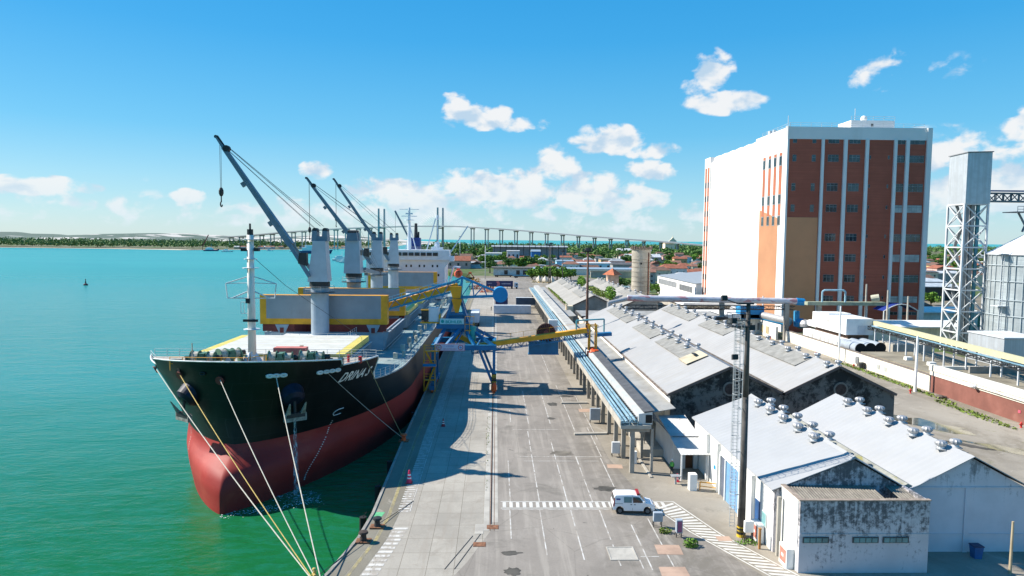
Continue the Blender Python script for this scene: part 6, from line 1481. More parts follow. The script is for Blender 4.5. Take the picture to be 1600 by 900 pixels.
T = thing('timber_post', 'short orange-brown timber post by the shed window', 'post', (23.4, 58.6, 0)); MB().box(-.09, -.09, 0, .09, .09, 1.8).build('post_body', mat('timber_orange', (.4, .2, .07), .8), T, local=True); MB().box(-.12, -.12, 1.8, .12, .12, 1.9).build('post_cap', mat('timber_orange', (0, 0, 0)), T, local=True)
T = thing('waste_bin', 'blue plastic waste bin against the bluish gable', 'bin', (41.6, 56.9, 0)); MB().hexa([(-.3, -.3, 0), (.3, -.3, 0), (.3, .3, 0), (-.3, .3, 0), (-.4, -.38, 1.05), (.4, -.38, 1.05), (.4, .38, 1.05), (-.4, .38, 1.05)]).build('bin_body', mat('bin_blue', (.03, .12, .30), .5), T, local=True); MB().box(-.43, -.42, 1.05, .43, .42, 1.12).build('lid', mat('bin_lid', (.015, .04, .10), .5), T, local=True)
T = thing('reception_counter', 'white partition counter with grey desk in front of the porch', 'counter', (21.8, 73.5, 0)); MB().box(-.6, -.8, 0, .2, 0, 1.8).build('counter_panel', white, T, local=True); MB().box(-2.1, .9, .9, -1.1, 1.7, 1.0).box(-1.7, 1.2, 0, -1.5, 1.4, .9).build('desk', mat('desk_grey', (.3, .32, .33), .6), T, local=True)
T = thing('barrier', 'low yellow and white pipe barrier beside the counter', 'barrier', (23.0, 73.0, 0)); MB().tube([(-.6, 0, 0), (-.6, 0, .9), (1.0, -.6, .9), (1.0, -.6, 0)], .06, 6).tube([(-.6, 0, .45), (1, -.6, .45)], .05, 5).build('rail', yellow, T, local=True); MB().tube([(-1.8, .2, .8), (-.7, .1, .8), (-.7, .1, 0)], .05, 5).build('rail', white, T, local=True)
def cone(x, y, label, s=1.0, m=None):
    T = thing('traffic_cone', label, 'traffic cone', (x, y, 0)); MB().box(-.3*s, -.3*s, 0, .3*s, .3*s, .08).build('base', m or red_m, T, local=True); MB().cyl((0, 0, .08), (0, 0, 1.15*s), .24*s, .06*s, n=14).build('cone_body', m or mat('cone_pink_red', (.70, .03, .10), .5), T, local=True)
    MB().cyl((0, 0, .4*s), (0, 0, .52*s), .19*s+.01, .165*s+.01, n=14).cyl((0, 0, .68*s), (0, 0, .8*s), .14*s+.012, .12*s+.01, n=14).build('reflective_band', white, T, local=True)
cone(-9.4, 75.2, 'pink-red traffic cone with white bands on the shaded ladder markings', 1.25); cone(-7.4, 98.5, 'dark reddish traffic cone deep in the ship shadow', 1.0, mat('cone_dark_red', (.3, .03, .04), .6)); cone(20.6, 75.6, 'small red and white cone beside the porch post', .8)
# person helper: one continuous skinned body
def person(x, y, label, top, legs_m, rz=0, arm=.1, hairm=None, vest=None, z=0):
    T = thing('person', label, 'person', (x, y, z), rz)
    J = {'pelvis': (0, 0, .93, .135), 'waist': (0, 0, 1.08, .13), 'chest': (0, 0, 1.32, .155), 'neck': (0, 0, 1.50, .06), 'head0': (0, .01, 1.60, .085), 'head1': (0, .01, 1.70, .095), 'top': (0, 0, 1.76, .06)}
    E_ = [('pelvis', 'waist'), ('waist', 'chest'), ('chest', 'neck'), ('neck', 'head0'), ('head0', 'head1'), ('head1', 'top')]
    for s_, q in ((-1, 'l'), (1, 'r')):
        J.update({'sh'+q: (s_*.18, 0, 1.42, .065), 'el'+q: (s_*.25, -.02, 1.14, .045), 'wr'+q: (s_*(.24), .12+arm, .93, .033), 'ha'+q: (s_*.23, .17+arm, .86, .035), 'hi'+q: (s_*.09, 0, .86, .095), 'kn'+q: (s_*.11, .02, .50, .065), 'an'+q: (s_*.12, 0, .09, .045), 'to'+q: (s_*.13, .16, .045, .04)})
        E_ += [('chest', 'sh'+q), ('sh'+q, 'el'+q), ('el'+q, 'wr'+q), ('wr'+q, 'ha'+q), ('pelvis', 'hi'+q), ('hi'+q, 'kn'+q), ('kn'+q, 'an'+q), ('an'+q, 'to'+q)]
    ks = list(J); me = bpy.data.meshes.new('person_body'); me.from_pydata([J[k][:3] for k in ks], [(ks.index(a), ks.index(b)) for a, b in E_], [])
    ob = bpy.data.objects.new('t', me); COL.objects.link(ob); md = ob.modifiers.new('s', 'SKIN'); ob.modifiers.new('b', 'SUBSURF').levels = 1
    for i, k in enumerate(ks):
        v = me.skin_vertices[0].data[i]; v.radius = (J[k][3], J[k][3]*(.72 if k in ('chest', 'waist', 'pelvis') else 1)); v.use_root = (k == 'pelvis')
    bpy.context.view_layer.update()
    m2 = bpy.data.meshes.new_from_object(ob.evaluated_get(bpy.context.evaluated_depsgraph_get())); bpy.data.objects.remove(ob)
    skin = mat('skin', (.36, .19, .12), .6)
    for mm in (skin, top, legs_m, dark): m2.materials.append(mm)
    for p in m2.polygons:
        c = p.center; p.use_smooth = True
        p.material_index = 3 if c.z < .11 else 2 if c.z < .96 and not (abs(c.x) > .2 and c.z > .8) else (1 if c.z < 1.49 and c.z > .9 and not (c.z < .95) else 0)
    o = bpy.data.objects.new('body', m2); COL.objects.link(o); o.parent = T
    MB().sphere((0, 0, 1.72), .125, 12, sz=.9).build('helmet', hairm or white, T, local=True)
    if vest: MB().lathe((0, 0, 0), [(.20, 1.0), (.20, 1.1), (.23, 1.36), (.12, 1.46)], 14).build('vest', vest, T, local=True)
    return T
person(20.6, 78.0, 'standing person in a green and orange work vest with dark trousers under the canopy end', mat('shirt_green', (.05, .25, .09), .8), mat('trousers_dark', (.02, .03, .03), .9), rz=2.6, vest=mat('vest_green', (.10, .42, .08), .7))
person(-1.5, 262, 'person in dark clothes standing near the white container trailer', mat('shirt_dark', (.03, .05, .04), .8), mat('trousers_dark', (0, 0, 0)), rz=1.0)
# concrete sleepers, manhole frame, weeds
def sleeper(x, y, L, label, rz=0):
    T = MB().box(-L/2, -.3, 0, L/2, .3, .25).build('concrete_ramp', concrete_l); T.location = (x, y, .0); T.rotation_euler = (0, 0, rz); tag(T, label, 'ramp', 'concrete ramps beside the gallery posts')
sleeper(13.4, 94.4, 4.6, 'concrete ramp strip by the gallery posts, nearest the van', .08); sleeper(13.2, 112.6, 4.4, 'concrete ramp strip by the gallery posts, below the inclined conveyor', .05)
mb = MB(); mb.box(9.9, 56.5, .012, 12.3, 56.62, .06); mb.box(9.9, 58.9, .012, 12.3, 59.02, .06); mb.box(9.9, 56.62, .012, 10.02, 58.9, .06); mb.box(12.18, 56.62, .012, 12.3, 58.9, .06); mb.box(10.02, 56.62, .013, 12.18, 58.9, .03)
tag(mb.build('manhole_slab', concrete_l), 'square concrete manhole slab among the bay lines', 'manhole')
MB_p = MB().box(17.8, 76.8, .01, 18.1, 83.5, .14).build('kerb', concrete_l); struct(MB_p)

# van
VN = thing('parked_van', 'small white ambulance van with red roof light bar crossing the striped path', 'van', (13.9, 67.2, .02), radians(-3), None)
vw = mat('van_white', (.80, .80, .80), .25, var=.01, spec=.6); vg = mat('van_glass', (.012, .015, .018), .08, var=.1, spec=.8)
def xprofile(mb, pts, w0, w1, m=0):
    """side profile (x, z, half width) lofted across y"""
    L = [(x, -w, z) for x, z, w in pts]; Rr = [(x, w, z) for x, z, w in pts]; n = len(pts)
    mb.add(L+Rr, [tuple(range(n)), tuple(range(2*n-1, n-1, -1))]+[(i, i+n, (i+1) % n+n, (i+1) % n) for i in range(n)], m)
body = MB()
prof = [(-2.08, .38, .84), (-2.1, .95, .86), (-2.02, 1.25, .86), (-1.93, 1.72, .80), (-1.8, 1.86, .76), (-.2, 1.90, .75), (.42, 1.82, .73), (.62, 1.70, .74), (1.16, 1.18, .82), (1.30, 1.12, .83), (1.85, 1.00, .80), (2.02, .84, .78), (2.08, .60, .78), (2.04, .36, .78), (1.72, .30, .80), (1.70, .52, .84), (1.56, .70, .85), (1.34, .76, .85), (1.12, .70, .85), (.98, .52, .84), (.95, .28, .82), (-1.0, .28, .82), (-1.03, .52, .84), (-1.17, .70, .85), (-1.38, .76, .85), (-1.60, .70, .85), (-1.74, .52, .84), (-1.76, .36, .84)]
xprofile(body, prof, 0, 0); ob_ = body.build('body', vw, VN, local=True)
bv = ob_.modifiers.new('b', 'BEVEL'); bv.width = .05; bv.segments = 3; bv.limit_method = 'ANGLE'; bv.angle_limit = radians(25)
def vside(pts, off, m, name, lab=None):
    for sd in (-1, 1):
        MB().add([(x, sd*(w+off), z) for x, z, w in pts], [tuple(range(len(pts)))]).build(name, m, VN, local=True)
vside([(-.10, 1.15, .86), (.95, 1.15, .842), (.60, 1.60, .765), (.45, 1.68, .755), (-.10, 1.70, .80)], .018, vg, 'side_window')
vside([(-1.0, 1.15, .865), (-.22, 1.15, .865), (-.22, 1.70, .81), (-1.0, 1.70, .81)], .018, mat('van_glass_teal', (.10, .24, .26), .15, spec=.7), 'side_window')
vside([(-2.06, .75, .858), (-1.93, .75, .858), (-1.88, 1.6, .83), (-1.98, 1.6, .82)], .02, mat('tail_light_red', (.45, .02, .02), .3), 'tail_light')
vside([(-1.75, 1.40, .84), (-1.35, 1.40, .84), (-1.35, 1.55, .83), (-1.75, 1.55, .83)], .03, mat('van_logo_blue', (.03, .04, .22), .5), 'emblem')
vside([(-1.95, 1.02, .862), (-1.1, 1.02, .862), (-1.1, 1.05, .862), (-1.95, 1.05, .862)], .012, dark, 'trim_line')
vside([(-.35, .93, .865), (-.2, .93, .865), (-.2, 1.0, .865), (-.35, 1.0, .865)], .02, dark, 'door_handle'); vside([(.0, .93, .865), (.15, .93, .865), (.15, 1.0, .865), (.0, 1.0, .865)], .02, dark, 'door_handle')
vside([(-.15, .35, .848), (-.13, .35, .848), (-.13, 1.85, .775), (-.15, 1.85, .775)], .012, dark, 'door_gap')
MB().add([(.66, -.66, 1.69), (1.16, -.74, 1.215), (1.16, .74, 1.215), (.66, .66, 1.69)], [(0, 1, 2, 3)]).build('windscreen', vg, VN, local=True); VN.children[-1].location = (.02, 0, .02)
MB().add([(-2.06, -.7, 1.2), (-2.06, .7, 1.2), (-1.97, .66, 1.68), (-1.97, -.66, 1.68)], [(0, 1, 2, 3)]).build('rear_window', vg, VN, local=True); VN.children[-1].location = (-.03, 0, 0)
MB().box(-2.14, -.8, .36, -2.06, .8, .6).box(2.03, -.76, .36, 2.12, .76, .62).build('bumper', mat('bumper_grey', (.12, .12, .12), .6), VN, local=True)
MB().box(.28, -.68, 1.86, .55, .68, 2.02).build('light_bar', mat('light_bar_red', (.32, .02, .02), .3), VN, local=True)
for sd in (-1, 1):
    MB().box(1.86, sd*.52-.17, .66, 2.10, sd*.52+.17, .84).build('headlight', mat('headlight_clear', (.5, .5, .5), .1), VN, local=True); MB().box(.86, sd*.93-.09, 1.12, 1.0, sd*.93+.09, 1.3).build('side_mirror', vw, VN, local=True)
    for x in (-1.38, 1.34):
        wv = MB().cyl((x, sd*.62, .32), (x, sd*.86, .32), .32, n=24).build('wheel', blackm, VN, local=True); MB().cyl((x, sd*.861, .32), (x, sd*.872, .32), .19, n=16).build('hub', mat('bumper_grey', (0, 0, 0)), wv, local=True)

# containers, trailers and trucks
def wheels(T, xs, r=.5, w=1.15):
    for x in xs:
        for sd in (-1, 1): MB().cyl((x, sd*w-.15, r), (x, sd*w+.15, r), r, n=14).build('wheel', blackm, T, local=True)
def trailer(name, label, x, y, rz, L, boxm, h=2.75, zb=1.25, cat='trailer', cab=None, deco=None):
    T = thing(name, label, cat, (x, y, .01), rz)
    mb = MB(); mb.box(-L/2, -1.25, zb, L/2, 1.25, zb+h)
    mb.build('container_box', boxm, T, local=True)
    mb = MB(); n = int(L/.6)
    for k in range(n+1):
        xx = -L/2+.04+(L-.08)*k/n
        for sd in (-1, 1): mb.box(xx-.05, sd*1.26-.02, zb+.1, xx+.05, sd*1.26+.02, zb+h-.1)
    if deco is None: mb.build('panel_rib', boxm, T, local=True)
    MB().box(-L/2, -1.28, zb-.22, L/2, 1.28, zb-.01).box(-L/2-.03, -1.28, zb+h+.003, L/2+.03, 1.28, zb+h+.06).build('chassis_frame', metal_paint if deco is None else dark, T, local=True)
    if zb > .6: wheels(T, [-L/2+1.2, -L/2+2.5, -L/2+3.8]); MB().box(L/2-3.2, -.9, .1, L/2-3.0, -.7, zb-.2).box(L/2-3.2, .7, .1, L/2-3.0, .9, zb-.2).build('landing_leg', dark, T, local=True)
    if cab:
        c = MB(); c.hexa([(L/2+.7, -1.2, .9), (L/2+2.9, -1.2, .7), (L/2+2.9, 1.2, .7), (L/2+.7, 1.2, .9), (L/2+.8, -1.18, 3.5), (L/2+2.6, -1.15, 3.3), (L/2+2.6, 1.15, 3.3), (L/2+.8, 1.18, 3.5)]); c.build('cab', cab, T, local=True)
        MB().hexa([(L/2+2.87, -1.05, 1.9), (L/2+2.93, -1.05, 1.9), (L/2+2.93, 1.05, 1.9), (L/2+2.87, 1.05, 1.9), (L/2+2.70, -1.0, 2.9), (L/2+2.76, -1.0, 2.9), (L/2+2.76, 1.0, 2.9), (L/2+2.7, 1.0, 2.9)]).build('windscreen', glass, T, local=True); MB().box(L/2+1.6, -1.23, 1.9, L/2+2.4, 1.23, 2.7).build('side_window', glass, T, local=True)
        wheels(T, [L/2+2.0, L/2-.6])
    return T
cwhite = mat('container_white', (.62, .66, .70), .5, var=.04, dirt=(.45, .42, .38), damt=.3, dscale=(.5, .5, .3), dthr=(.55, .7)); cdark = mat('container_dark_blue', (.035, .07, .12), .5, var=.1); cnavy = mat('truck_navy', (.02, .03, .11), .4, var=.1)
trailer('container_trailer', 'long white container lying beside the round blue ballast drum', 6.2, 251, 0, 13.5, cwhite, zb=.35)
trailer('container_trailer', 'dark navy container trailer behind the long white container', 14.5, 274, 0, 12.5, cdark, zb=1.3); trailer('container_trailer', 'short blue and white truck body right behind the ballast drum', 2.5, 277, 0, 5, cnavy, zb=1.2)
trailer('container_trailer', 'white container on a trailer seen end-on beside the loader pylon', -6.3, 219.5, radians(90), 12.0, cwhite, zb=1.4)
tr = trailer('freight_truck', 'articulated truck with dark blue decorated trailer and pale cab parked across the yard', 2.3, 381, 0, 14.8, cnavy, h=2.9, zb=1.3, cat='truck', cab=mat('cab_pale_blue', (.42, .52, .60), .4), deco=1)
mb = MB(); mb.prism([(-1.8, 1.4), (-.2, 1.4), (.3, 2.7), (-.4, 4.1), (-2.0, 4.1), (-1.2, 2.7)], 1, -1.275, -1.262); mb.build('livery_patch', mat('livery_pink', (.45, .14, .16), .5), tr, local=True)
mb = MB()
for k in range(9): mb.box(1.2+k*.55, -1.275, 2.5, 1.55+k*.55, -1.262, 3.0)
for k in range(5): mb.box(-6.6+k*.5, -1.275, 2.8, -6.3+k*.5, -1.262, 3.1)
mb.build('livery_mark', mat('livery_pale', (.5, .52, .6), .5), tr, local=True)
MB().box(-7.5, -1.3, 1.2, -5.5, 1.3, 4.25).build('rear_doors', white, tr, local=True) if False else None
def flatbed(x, y, L, label):
    T = thing('flatbed_trailer', label, 'trailer', (x, y, .01), 0); MB().box(-L/2, -1.2, 1.1, L/2, 1.2, 1.35).box(-L/2, -.4, .8, L/2, .4, 1.1).build('flat_deck', dark, T, local=True); wheels(T, [-L/2+1, -L/2+2.2, L/2-1.5]); 
flatbed(5.8, 500, 13, 'dark flatbed trailer in front of the low gatehouse'); flatbed(20, 488, 14, 'dark flatbed trailer left of the round green trees')
# yellow and orange spreader gear and mobile hopper near the stern
T = thing('cargo_grab', 'orange and dark cargo grab standing on the quay near the stern', 'cargo grab', (-16.5, 448, 0)); mb = MB(); mb.hexa([(-2.2, -1.5, 0), (2.2, -1.5, 0), (2.2, 1.5, 0), (-2.2, 1.5, 0), (-3.0, -2, 2.5), (3, -2, 2.5), (3, 2, 2.5), (-3, 2, 2.5)]); mb.build('grab_shell', mat('grab_dark', (.06, .035, .02), .8), T, local=True); mb = MB(); mb.beam((-2.5, 0, 2.5), (0, 0, 5.5), .5); mb.beam((2.5, 0, 2.5), (0, 0, 5.5), .5); mb.box(-1, -1, 4.6, 1, 1, 5.8); mb.build('grab_arm', orange_m, T, local=True)
for i, (x, y, L, lab) in enumerate([(-24.5, 430, 9, 'yellow lattice spreader gear by the water near the ship stern'), (-13, 372, 8, 'orange and brown loading gear at the left end of the decorated truck'), (-7.5, 352, 7, 'orange loading gear in front of the decorated truck')]):
    if i == 0: x = -16.8
    T = thing('loading_gear', lab, 'loading gear', (x+3, y, 0)); mb = MB(); rr = random.Random(i)
    truss(mb, (-L/2, 0, 1.0), (L/2, 0, 1.6), 2.0, 1.6, 6, .16); mb.build('gear_frame', [yellow, rust, orange_m][i], T, local=True)
    mb = MB(); 
    for k in range(5): mb.beam((rr.uniform(-L/2, L/2), rr.uniform(-1, 1), 0), (rr.uniform(-L/2, L/2), rr.uniform(-1, 1), 3.2), .22)
    mb.build('gear_arm', [yellow, orange_m, yellow][i], T, local=True)
T = thing('loading_gear', 'pale yellow broken pallets and dunnage heap before the round trees', 'dunnage', (30.5, 440, 0)); mb = MB(); rr = random.Random(8)
for k in range(30): x, y = rr.uniform(-6, 4), rr.uniform(-9, 6); mb.beam((x, y, .2), (x+rr.uniform(-3, 3), y+rr.uniform(-2, 2), rr.uniform(.2, 1.2)), .35)
o = mb.build('dunnage_pile', mat('dunnage_straw', (.5, .38, .2), .9)); o.location = (30, 440, 0); bpy.data.objects.remove(T); tag(o, 'heap of straw-coloured timber dunnage before the round trees', 'dunnage', kind='stuff')
for i, (x, y) in enumerate([(28, 446), (32, 444), (36, 442)]):
    T = thing('tarp_tent', ['small pale tarpaulin tent, left of three by the round trees', 'small pale tarpaulin tent, middle of three by the round trees', 'small pale tarpaulin tent, right of three by the round trees'][i], 'tent', (x, y, 0), group='pale tents by the round trees'); MB().lathe((0, 0, 0), [(2.0, 0), (1.9, 1.6), (.05, 4.0)], 4).build('tent_cover', mat('tent_cream', (.6, .54, .45), .8), T, local=True); MB().cyl((0, 0, 3.9), (0, 0, 4.6), .06).build('pole', dark, T, local=True)
# buses / parked vehicles behind the far warehouses
for i, (x, c_, lab) in enumerate([(35, (.4, .62, .60), 'pale teal bus parked left behind the far warehouses'), (43, (.7, .72, .75), 'white bus parked behind the far weedy warehouse'), (62, (.62, .66, .7), 'white bus parked behind the near end of the far warehouses, middle'), (71, (.45, .62, .62), 'teal and white bus parked left of the tiled hut'), (84, (.66, .7, .7), 'white bus parked right of the tiled hut')]):
    y = 345+i*4; T = thing('parked_bus', lab, 'bus', (x*.93, y, 0), 0, group='buses parked behind the far warehouses'); MB().box(-3.6, -1.25, .5, 3.6, 1.25, 3.4).build('body', mat(f'bus_paint_{i}', c_, .4, var=.03), T, local=True); MB().box(-3.4, -1.28, 1.7, 3.4, -1.255, 2.7).build('window_band', glass, T, local=True); wheels(T, [-2.3, 2.3], .45, 1.1)

# gatehouse, tiled hut, chimney-like water tower, church
GH = thing('gatehouse', 'low white gatehouse with a dark flat roof at the end of the quay', 'building', (15, 520, 0)); MB().box(-1.5, 516, 0, 27, 528, 5.6).build('wall', mat('gatehouse_wall', (.55, .58, .58), .7), GH); MB().box(-3, 514.5, 5.6, 28, 529, 6.4).build('roof', mat('roof_grey_brown', (.17, .16, .14), .9), GH)
for x in (6.5, 15.5, 20.5, 24): MB().box(x, 515.9, 1, x+2.6, 515.99, 4.2).build('window', glass, GH)
HT = thing('tiled_hut', 'small hut with a pyramid roof of orange tiles behind the far warehouses', 'hut', (60, 352, 0)); MB().box(57.0, 349, 0, 62.6, 354.5, 9.6).build('wall', mat('hut_wall', (.5, .36, .27), .85), HT); MB().lathe((59.8, 351.7, 9.6), [(5.2, 0), (.1, 3.3)], 4).build('roof', mat('tile_orange', (.42, .13, .06), .85, var=.15, vs=.6), HT)
WT = thing('water_tower', 'round stained concrete water tower with a crumbling crown', 'water tower', (61.3, 290, 0))
tower_m = mat('tower_concrete', (.40, .36, .29), .9, var=.12, vs=.25, dirt=(.13, .11, .09), damt=.6, dscale=(.3, .3, 1.1), dthr=(.52, .70), bump=.3)
MB().lathe((61.3, 290, 0), [(3.95, 0), (3.8, 19.0), (3.95, 19.2), (3.95, 23.2), (4.2, 23.6)], 40).build('tower_shaft', tower_m, WT, smooth=False)
mb = MB(); rr = random.Random(2)
for k in range(26): a = 2*pi*k/26; mb.box(61.3+4.2*cos(a)-.35, 290+4.2*sin(a)-.35, 23.4, 61.3+4.2*cos(a)+.35, 290+4.2*sin(a)+.35, 23.9+rr.random()*1.0)
for z in range(2, 19, 2): mb.tube([(61.3+3.95*cos(2*pi*k/40), 290+3.95*sin(2*pi*k/40), z) for k in range(41)], .05, 4)
mb.build('crown_rim', mat('crown_brown', (.22, .17, .13), .95, var=.3, vs=2), WT)
MB().cyl((60.6, 286.2, 17.5), (60.6, 286.0, 17.5), .38, n=12).build('opening', blackm, WT); MB().box(63.6, 286.6, 3, 64.0, 287.1, 22).build('rust_stain', mat('rust_streak', (.25, .09, .05), .9, var=.3, vs=1), WT)
CH = thing('church', 'cream church with a stepped bell gable on the far rise', 'church', (405, 1560, 0)); chm_ = mat('church_cream', (.75, .68, .52), .8)
MB().box(380, 1545, 0, 402, 1580, 22).build('nave', chm_, CH); MB().prism([(388, 23), (406, 23), (405, 28), (401, 31), (397, 36.5), (393, 31), (389, 28)], 1, 1544, 1548).cyl((397, 1546, 36), (397, 1546, 40), .5, n=6).build('bell_gable', chm_, CH); MB().prism([(1542, 22), (1583, 22), (1562, 26)], 0, 379, 403).build('roof', mat('church_roof', (.4, .3, .22), .8), CH)

# ------------------------------------------------------------------ cable-stayed bridge
def bY(x): return 1529-.58*x
BZ = [(-760, 27), (-685, 31), (-560, 41), (-460, 47), (-350, 52.5), (-200, 56.5), (-90, 56), (20, 49.5), (90, 44), (180, 36), (260, 30), (327, 25.5), (420, 17)]
BR_ = thing('river_bridge', 'long pale cable-stayed road bridge across the river mouth', 'bridge', (-200, bY(-200), 0))
bm_ = mat('bridge_concrete', (.40, .41, .41), .8, var=.05, vs=.01)
bd = Vector((1, -.58, 0)).normalized(); bn = Vector((.58, 1, 0)).normalized()
mb = MB(); X = -760.0; prev = None
while X <= 420:
    p = Vector((X, bY(X), sm(BZ, X) if False else lerp(BZ, X)))
    if prev is not None: mb.beam(prev, p, 22, 2.6)
    prev = p; X += 20
mb.build('deck', bm_, BR_)
for X in [-740, -705, -670, -635, -600, -566, -532, -500, -468, -436, -404, -372, -340, -308, -52, -20, 12, 44, 76, 108, 140, 171, 202, 232, 262, 292, 322, 350]:
    z = lerp(BZ, X)-1.4; b = MB()
    for s_ in (-6, 6):
        q = Vector((X, bY(X), 0))+bn*s_; b.beam(q+Vector((0, 0, -4)), q+Vector((0, 0, z-2)), 2.4, 2.4, up=(1, 0, 0))
    a = Vector((X, bY(X), z-1.6)); b.beam(a-bn*9, a+bn*9, 3.0, 2.4); b.build('pier', bm_, BR_)
for X, nm in ((-277, 'a'), (-128, 'b')):
    q0 = Vector((X, bY(X), 0)); b = MB()
    for s_ in (-10.5, 10.5):
        q = q0+bn*s_; b.hexa([q+Vector(v) for v in ((-2.6, -2.6, -4), (2.6, -2.6, -4), (2.6, 2.6, -4), (-2.6, 2.6, -4), (-1.8, -1.8, 99), (1.8, -1.8, 99), (1.8, 1.8, 99), (-1.8, 1.8, 99))])
    for z in (52, 92): b.beam(q0-bn*10+Vector((0, 0, z)), q0+bn*10+Vector((0, 0, z)), 2.5, 2.5) if z < 90 else None
    b.build('pylon', bm_, BR_)
    c = MB()
    for s_ in (-10.5, 10.5):
        for k in range(1, 11):
            for d_ in (-1, 1):
                e = q0+bn*s_+bd*d_*k*8.5; e.z = lerp(BZ, e.x); c.cyl(q0+bn*s_+Vector((0, 0, 60+k*3.6)), e, .09, n=4)
    c.build('stay_cable', mat('cable_pale', (.75, .75, .72), .6), BR_)

# ------------------------------------------------------------------ far shore, dunes, woods
sand = mat('beach_sand', (.62, .54, .40), .9, var=.06, vs=.01)
poly_sheet('far_shore', [(-6000, 2050), (-2200, 1850), (-1400, 1720), (-1130, 1690), (-900, 1640), (-760, 1590), (-700, 1560), (-640, 1640), (-560, 1700), (-480, 1800), (-420, 1950), (-380, 2200), (-420, 3200), (-6000, 9000)], -2.2, sand, -6)
poly_sheet('far_shore_ground', [(-6000, 2100), (-2200, 1890), (-1400, 1760), (-1130, 1730), (-900, 1690), (-760, 1650), (-700, 1610), (-640, 1690), (-560, 1740), (-480, 1840), (-430, 1990), (-400, 2230), (-440, 3200), (-6000, 9000)], -1.2, land_m)
# dunes and low hills far behind
dm = bpy.data.materials.new('dune_sand'); dm.use_nodes = True; t = NT(dm.node_tree); p_ = t.n['Principled BSDF']; v = t.add('ShaderNodeNewGeometry').outputs['Position']
nn_ = t.noise(t.mapping(v, scale=(.6, .6, 2.2)), .0045, 6, .62, .4)
spz = t.add('ShaderNodeSeparateXYZ'); t.link(v, spz.inputs[0])
k_ = t.math('ADD', nn_, t.math('MULTIPLY', t.ramp(spz.outputs[0], -3000, -1000), .13))
c = t.mix(t.ramp(k_, .59, .64), (.06, .10, .075), (.50, .47, .42)); t.link(c, p_.inputs['Base Color']); p_.inputs['Roughness'].default_value = .95
rows = []
for j in range(10):
    r = []
    for i in range(121):
        x = -6500+i*55; k = j/9; hgt = 40+26*noise.noise(Vector((x*.0016, 3.1, 0)))+11*noise.noise(Vector((x*.006, 1.7, j*.2)))
        fade = min(1, max(0, (-200-x)/900)); r.append((x, 3300+j*190+.0*x, max(-3.2, hgt*sin(min(1, k*1.25)*pi/2)*fade-3.2)))
    rows.append(r)
struct(MB().grid(rows).build('dunes', dm, smooth=True))

def leafmat(name, c, var=.35):
    m = bpy.data.materials.new(name); m.use_nodes = True; t = NT(m.node_tree); p = t.n['Principled BSDF']
    v = t.add('ShaderNodeNewGeometry').outputs['Position']; oi = t.add('ShaderNodeObjectInfo').outputs['Random']
    n = t.noise(v, .9, 3, .6); k = t.math('ADD', t.ramp(n, .3, .7), t.math('MULTIPLY', t.math('SUBTRACT', oi, .5), .5), clamp=True)
    cc = t.mix(k, [x*(1-var) for x in c], [min(1, x*(1+var*1.6)) for x in c]); t.link(cc, p.inputs['Base Color']); p.inputs['Roughness'].default_value = .75; p.inputs['Specular IOR Level'].default_value = .15
    return m
leaf_d = leafmat('leaf_dark_green', (.068, .135, .034)); leaf_b = leafmat('leaf_bright_green', (.115, .215, .035)); leaf_p = leafmat('palm_green', (.06, .10, .03)); leaf_y = leafmat('leaf_yellow_green', (.13, .18, .035))
bark = mat('bark_brown', (.12, .085, .06), .9, var=.25, vs=2)
def leaves(mb, c, rx, ry, rz, n, s, rr, shell=.55, flat=0.0):
    for _ in range(n):
        while True:
            a = Vector((rr.uniform(-1, 1), rr.uniform(-1, 1), rr.uniform(-1, 1)))
            if shell < a.length < 1: break
        p = Vector((c[0]+a.x*rx, c[1]+a.y*ry, c[2]+a.z*rz)); k = s*rr.uniform(.6, 1.4)
        u = Vector((rr.gauss(0, 1), rr.gauss(0, 1), rr.gauss(0, .6))).normalized(); w = u.cross(Vector((rr.gauss(0, 1), rr.gauss(0, 1), rr.gauss(0, 1)))).normalized()
        mb.add([p-u*k, p+w*k*.6, p+u*k, p-w*k*.6], [(0, 1, 2, 3)])
def crown_mesh(seed, lobes=9, n=90, s=.10):
    """unit crown: radius about 1, centred at z=1"""
    rr = random.Random(seed); mb = MB()
    for k in range(lobes):
        a = rr.uniform(0, 2*pi); r = rr.uniform(.15, .68); z = .8+rr.uniform(-.35, .5)*(1.1-r)
        q = rr.uniform(.30, .5); leaves(mb, (r*cos(a), r*sin(a), z), q, q, q*.72, n, s, rr)
    return mb
def tree_proto(name, seed, leaf, lobes=9, n=90, s=.10, trunk=.75):
    T = thing(name, '', 'tree', (0, 0, -500))
    mb = MB(); mb.cyl((0, 0, 0), (.02, 0, trunk), .07, .045, n=7); rr = random.Random(seed+50)
    for k in range(4): a = rr.uniform(0, 6.28); mb.cyl((.02, 0, trunk*.8), (.4*cos(a), .4*sin(a), trunk+.25), .035, .015, n=5)
    mb.build('trunk', bark, T, local=True); crown_mesh(seed, lobes, n, s).build('crown', leaf, T, local=True); return T
def palm_proto(seed):
    T = thing('palm_tree', '', 'palm tree', (0, 0, -500)); rr = random.Random(seed); mb = MB(); mb.tube([(0, 0, 0), (.04, 0, .6), (.03, .02, 1.25), (0, 0, 1.8)], .035, 6); mb.build('trunk', bark, T, local=True)
    mb = MB()
    for k in range(15):
        a = 2*pi*k/15+rr.uniform(-.2, .2); L = rr.uniform(.55, .75); up = rr.uniform(-.1, .5); prev = Vector((0, 0, 1.8))
        pts = [Vector((L*t_*cos(a), L*t_*sin(a), 1.8+up*t_-.75*t_*t_)) for t_ in (0, .3, .6, .85, 1.0)]
        sd = Vector((-sin(a), cos(a), 0))
        for (p, q), w in zip(zip(pts, pts[1:]), (.05, .085, .07, .03)): mb.add([p-sd*w, p+sd*w, q+sd*w*.8, q-sd*w*.8], [(0, 1, 2, 3)]); 
    mb.build('crown', leaf_p, T, local=True); return T
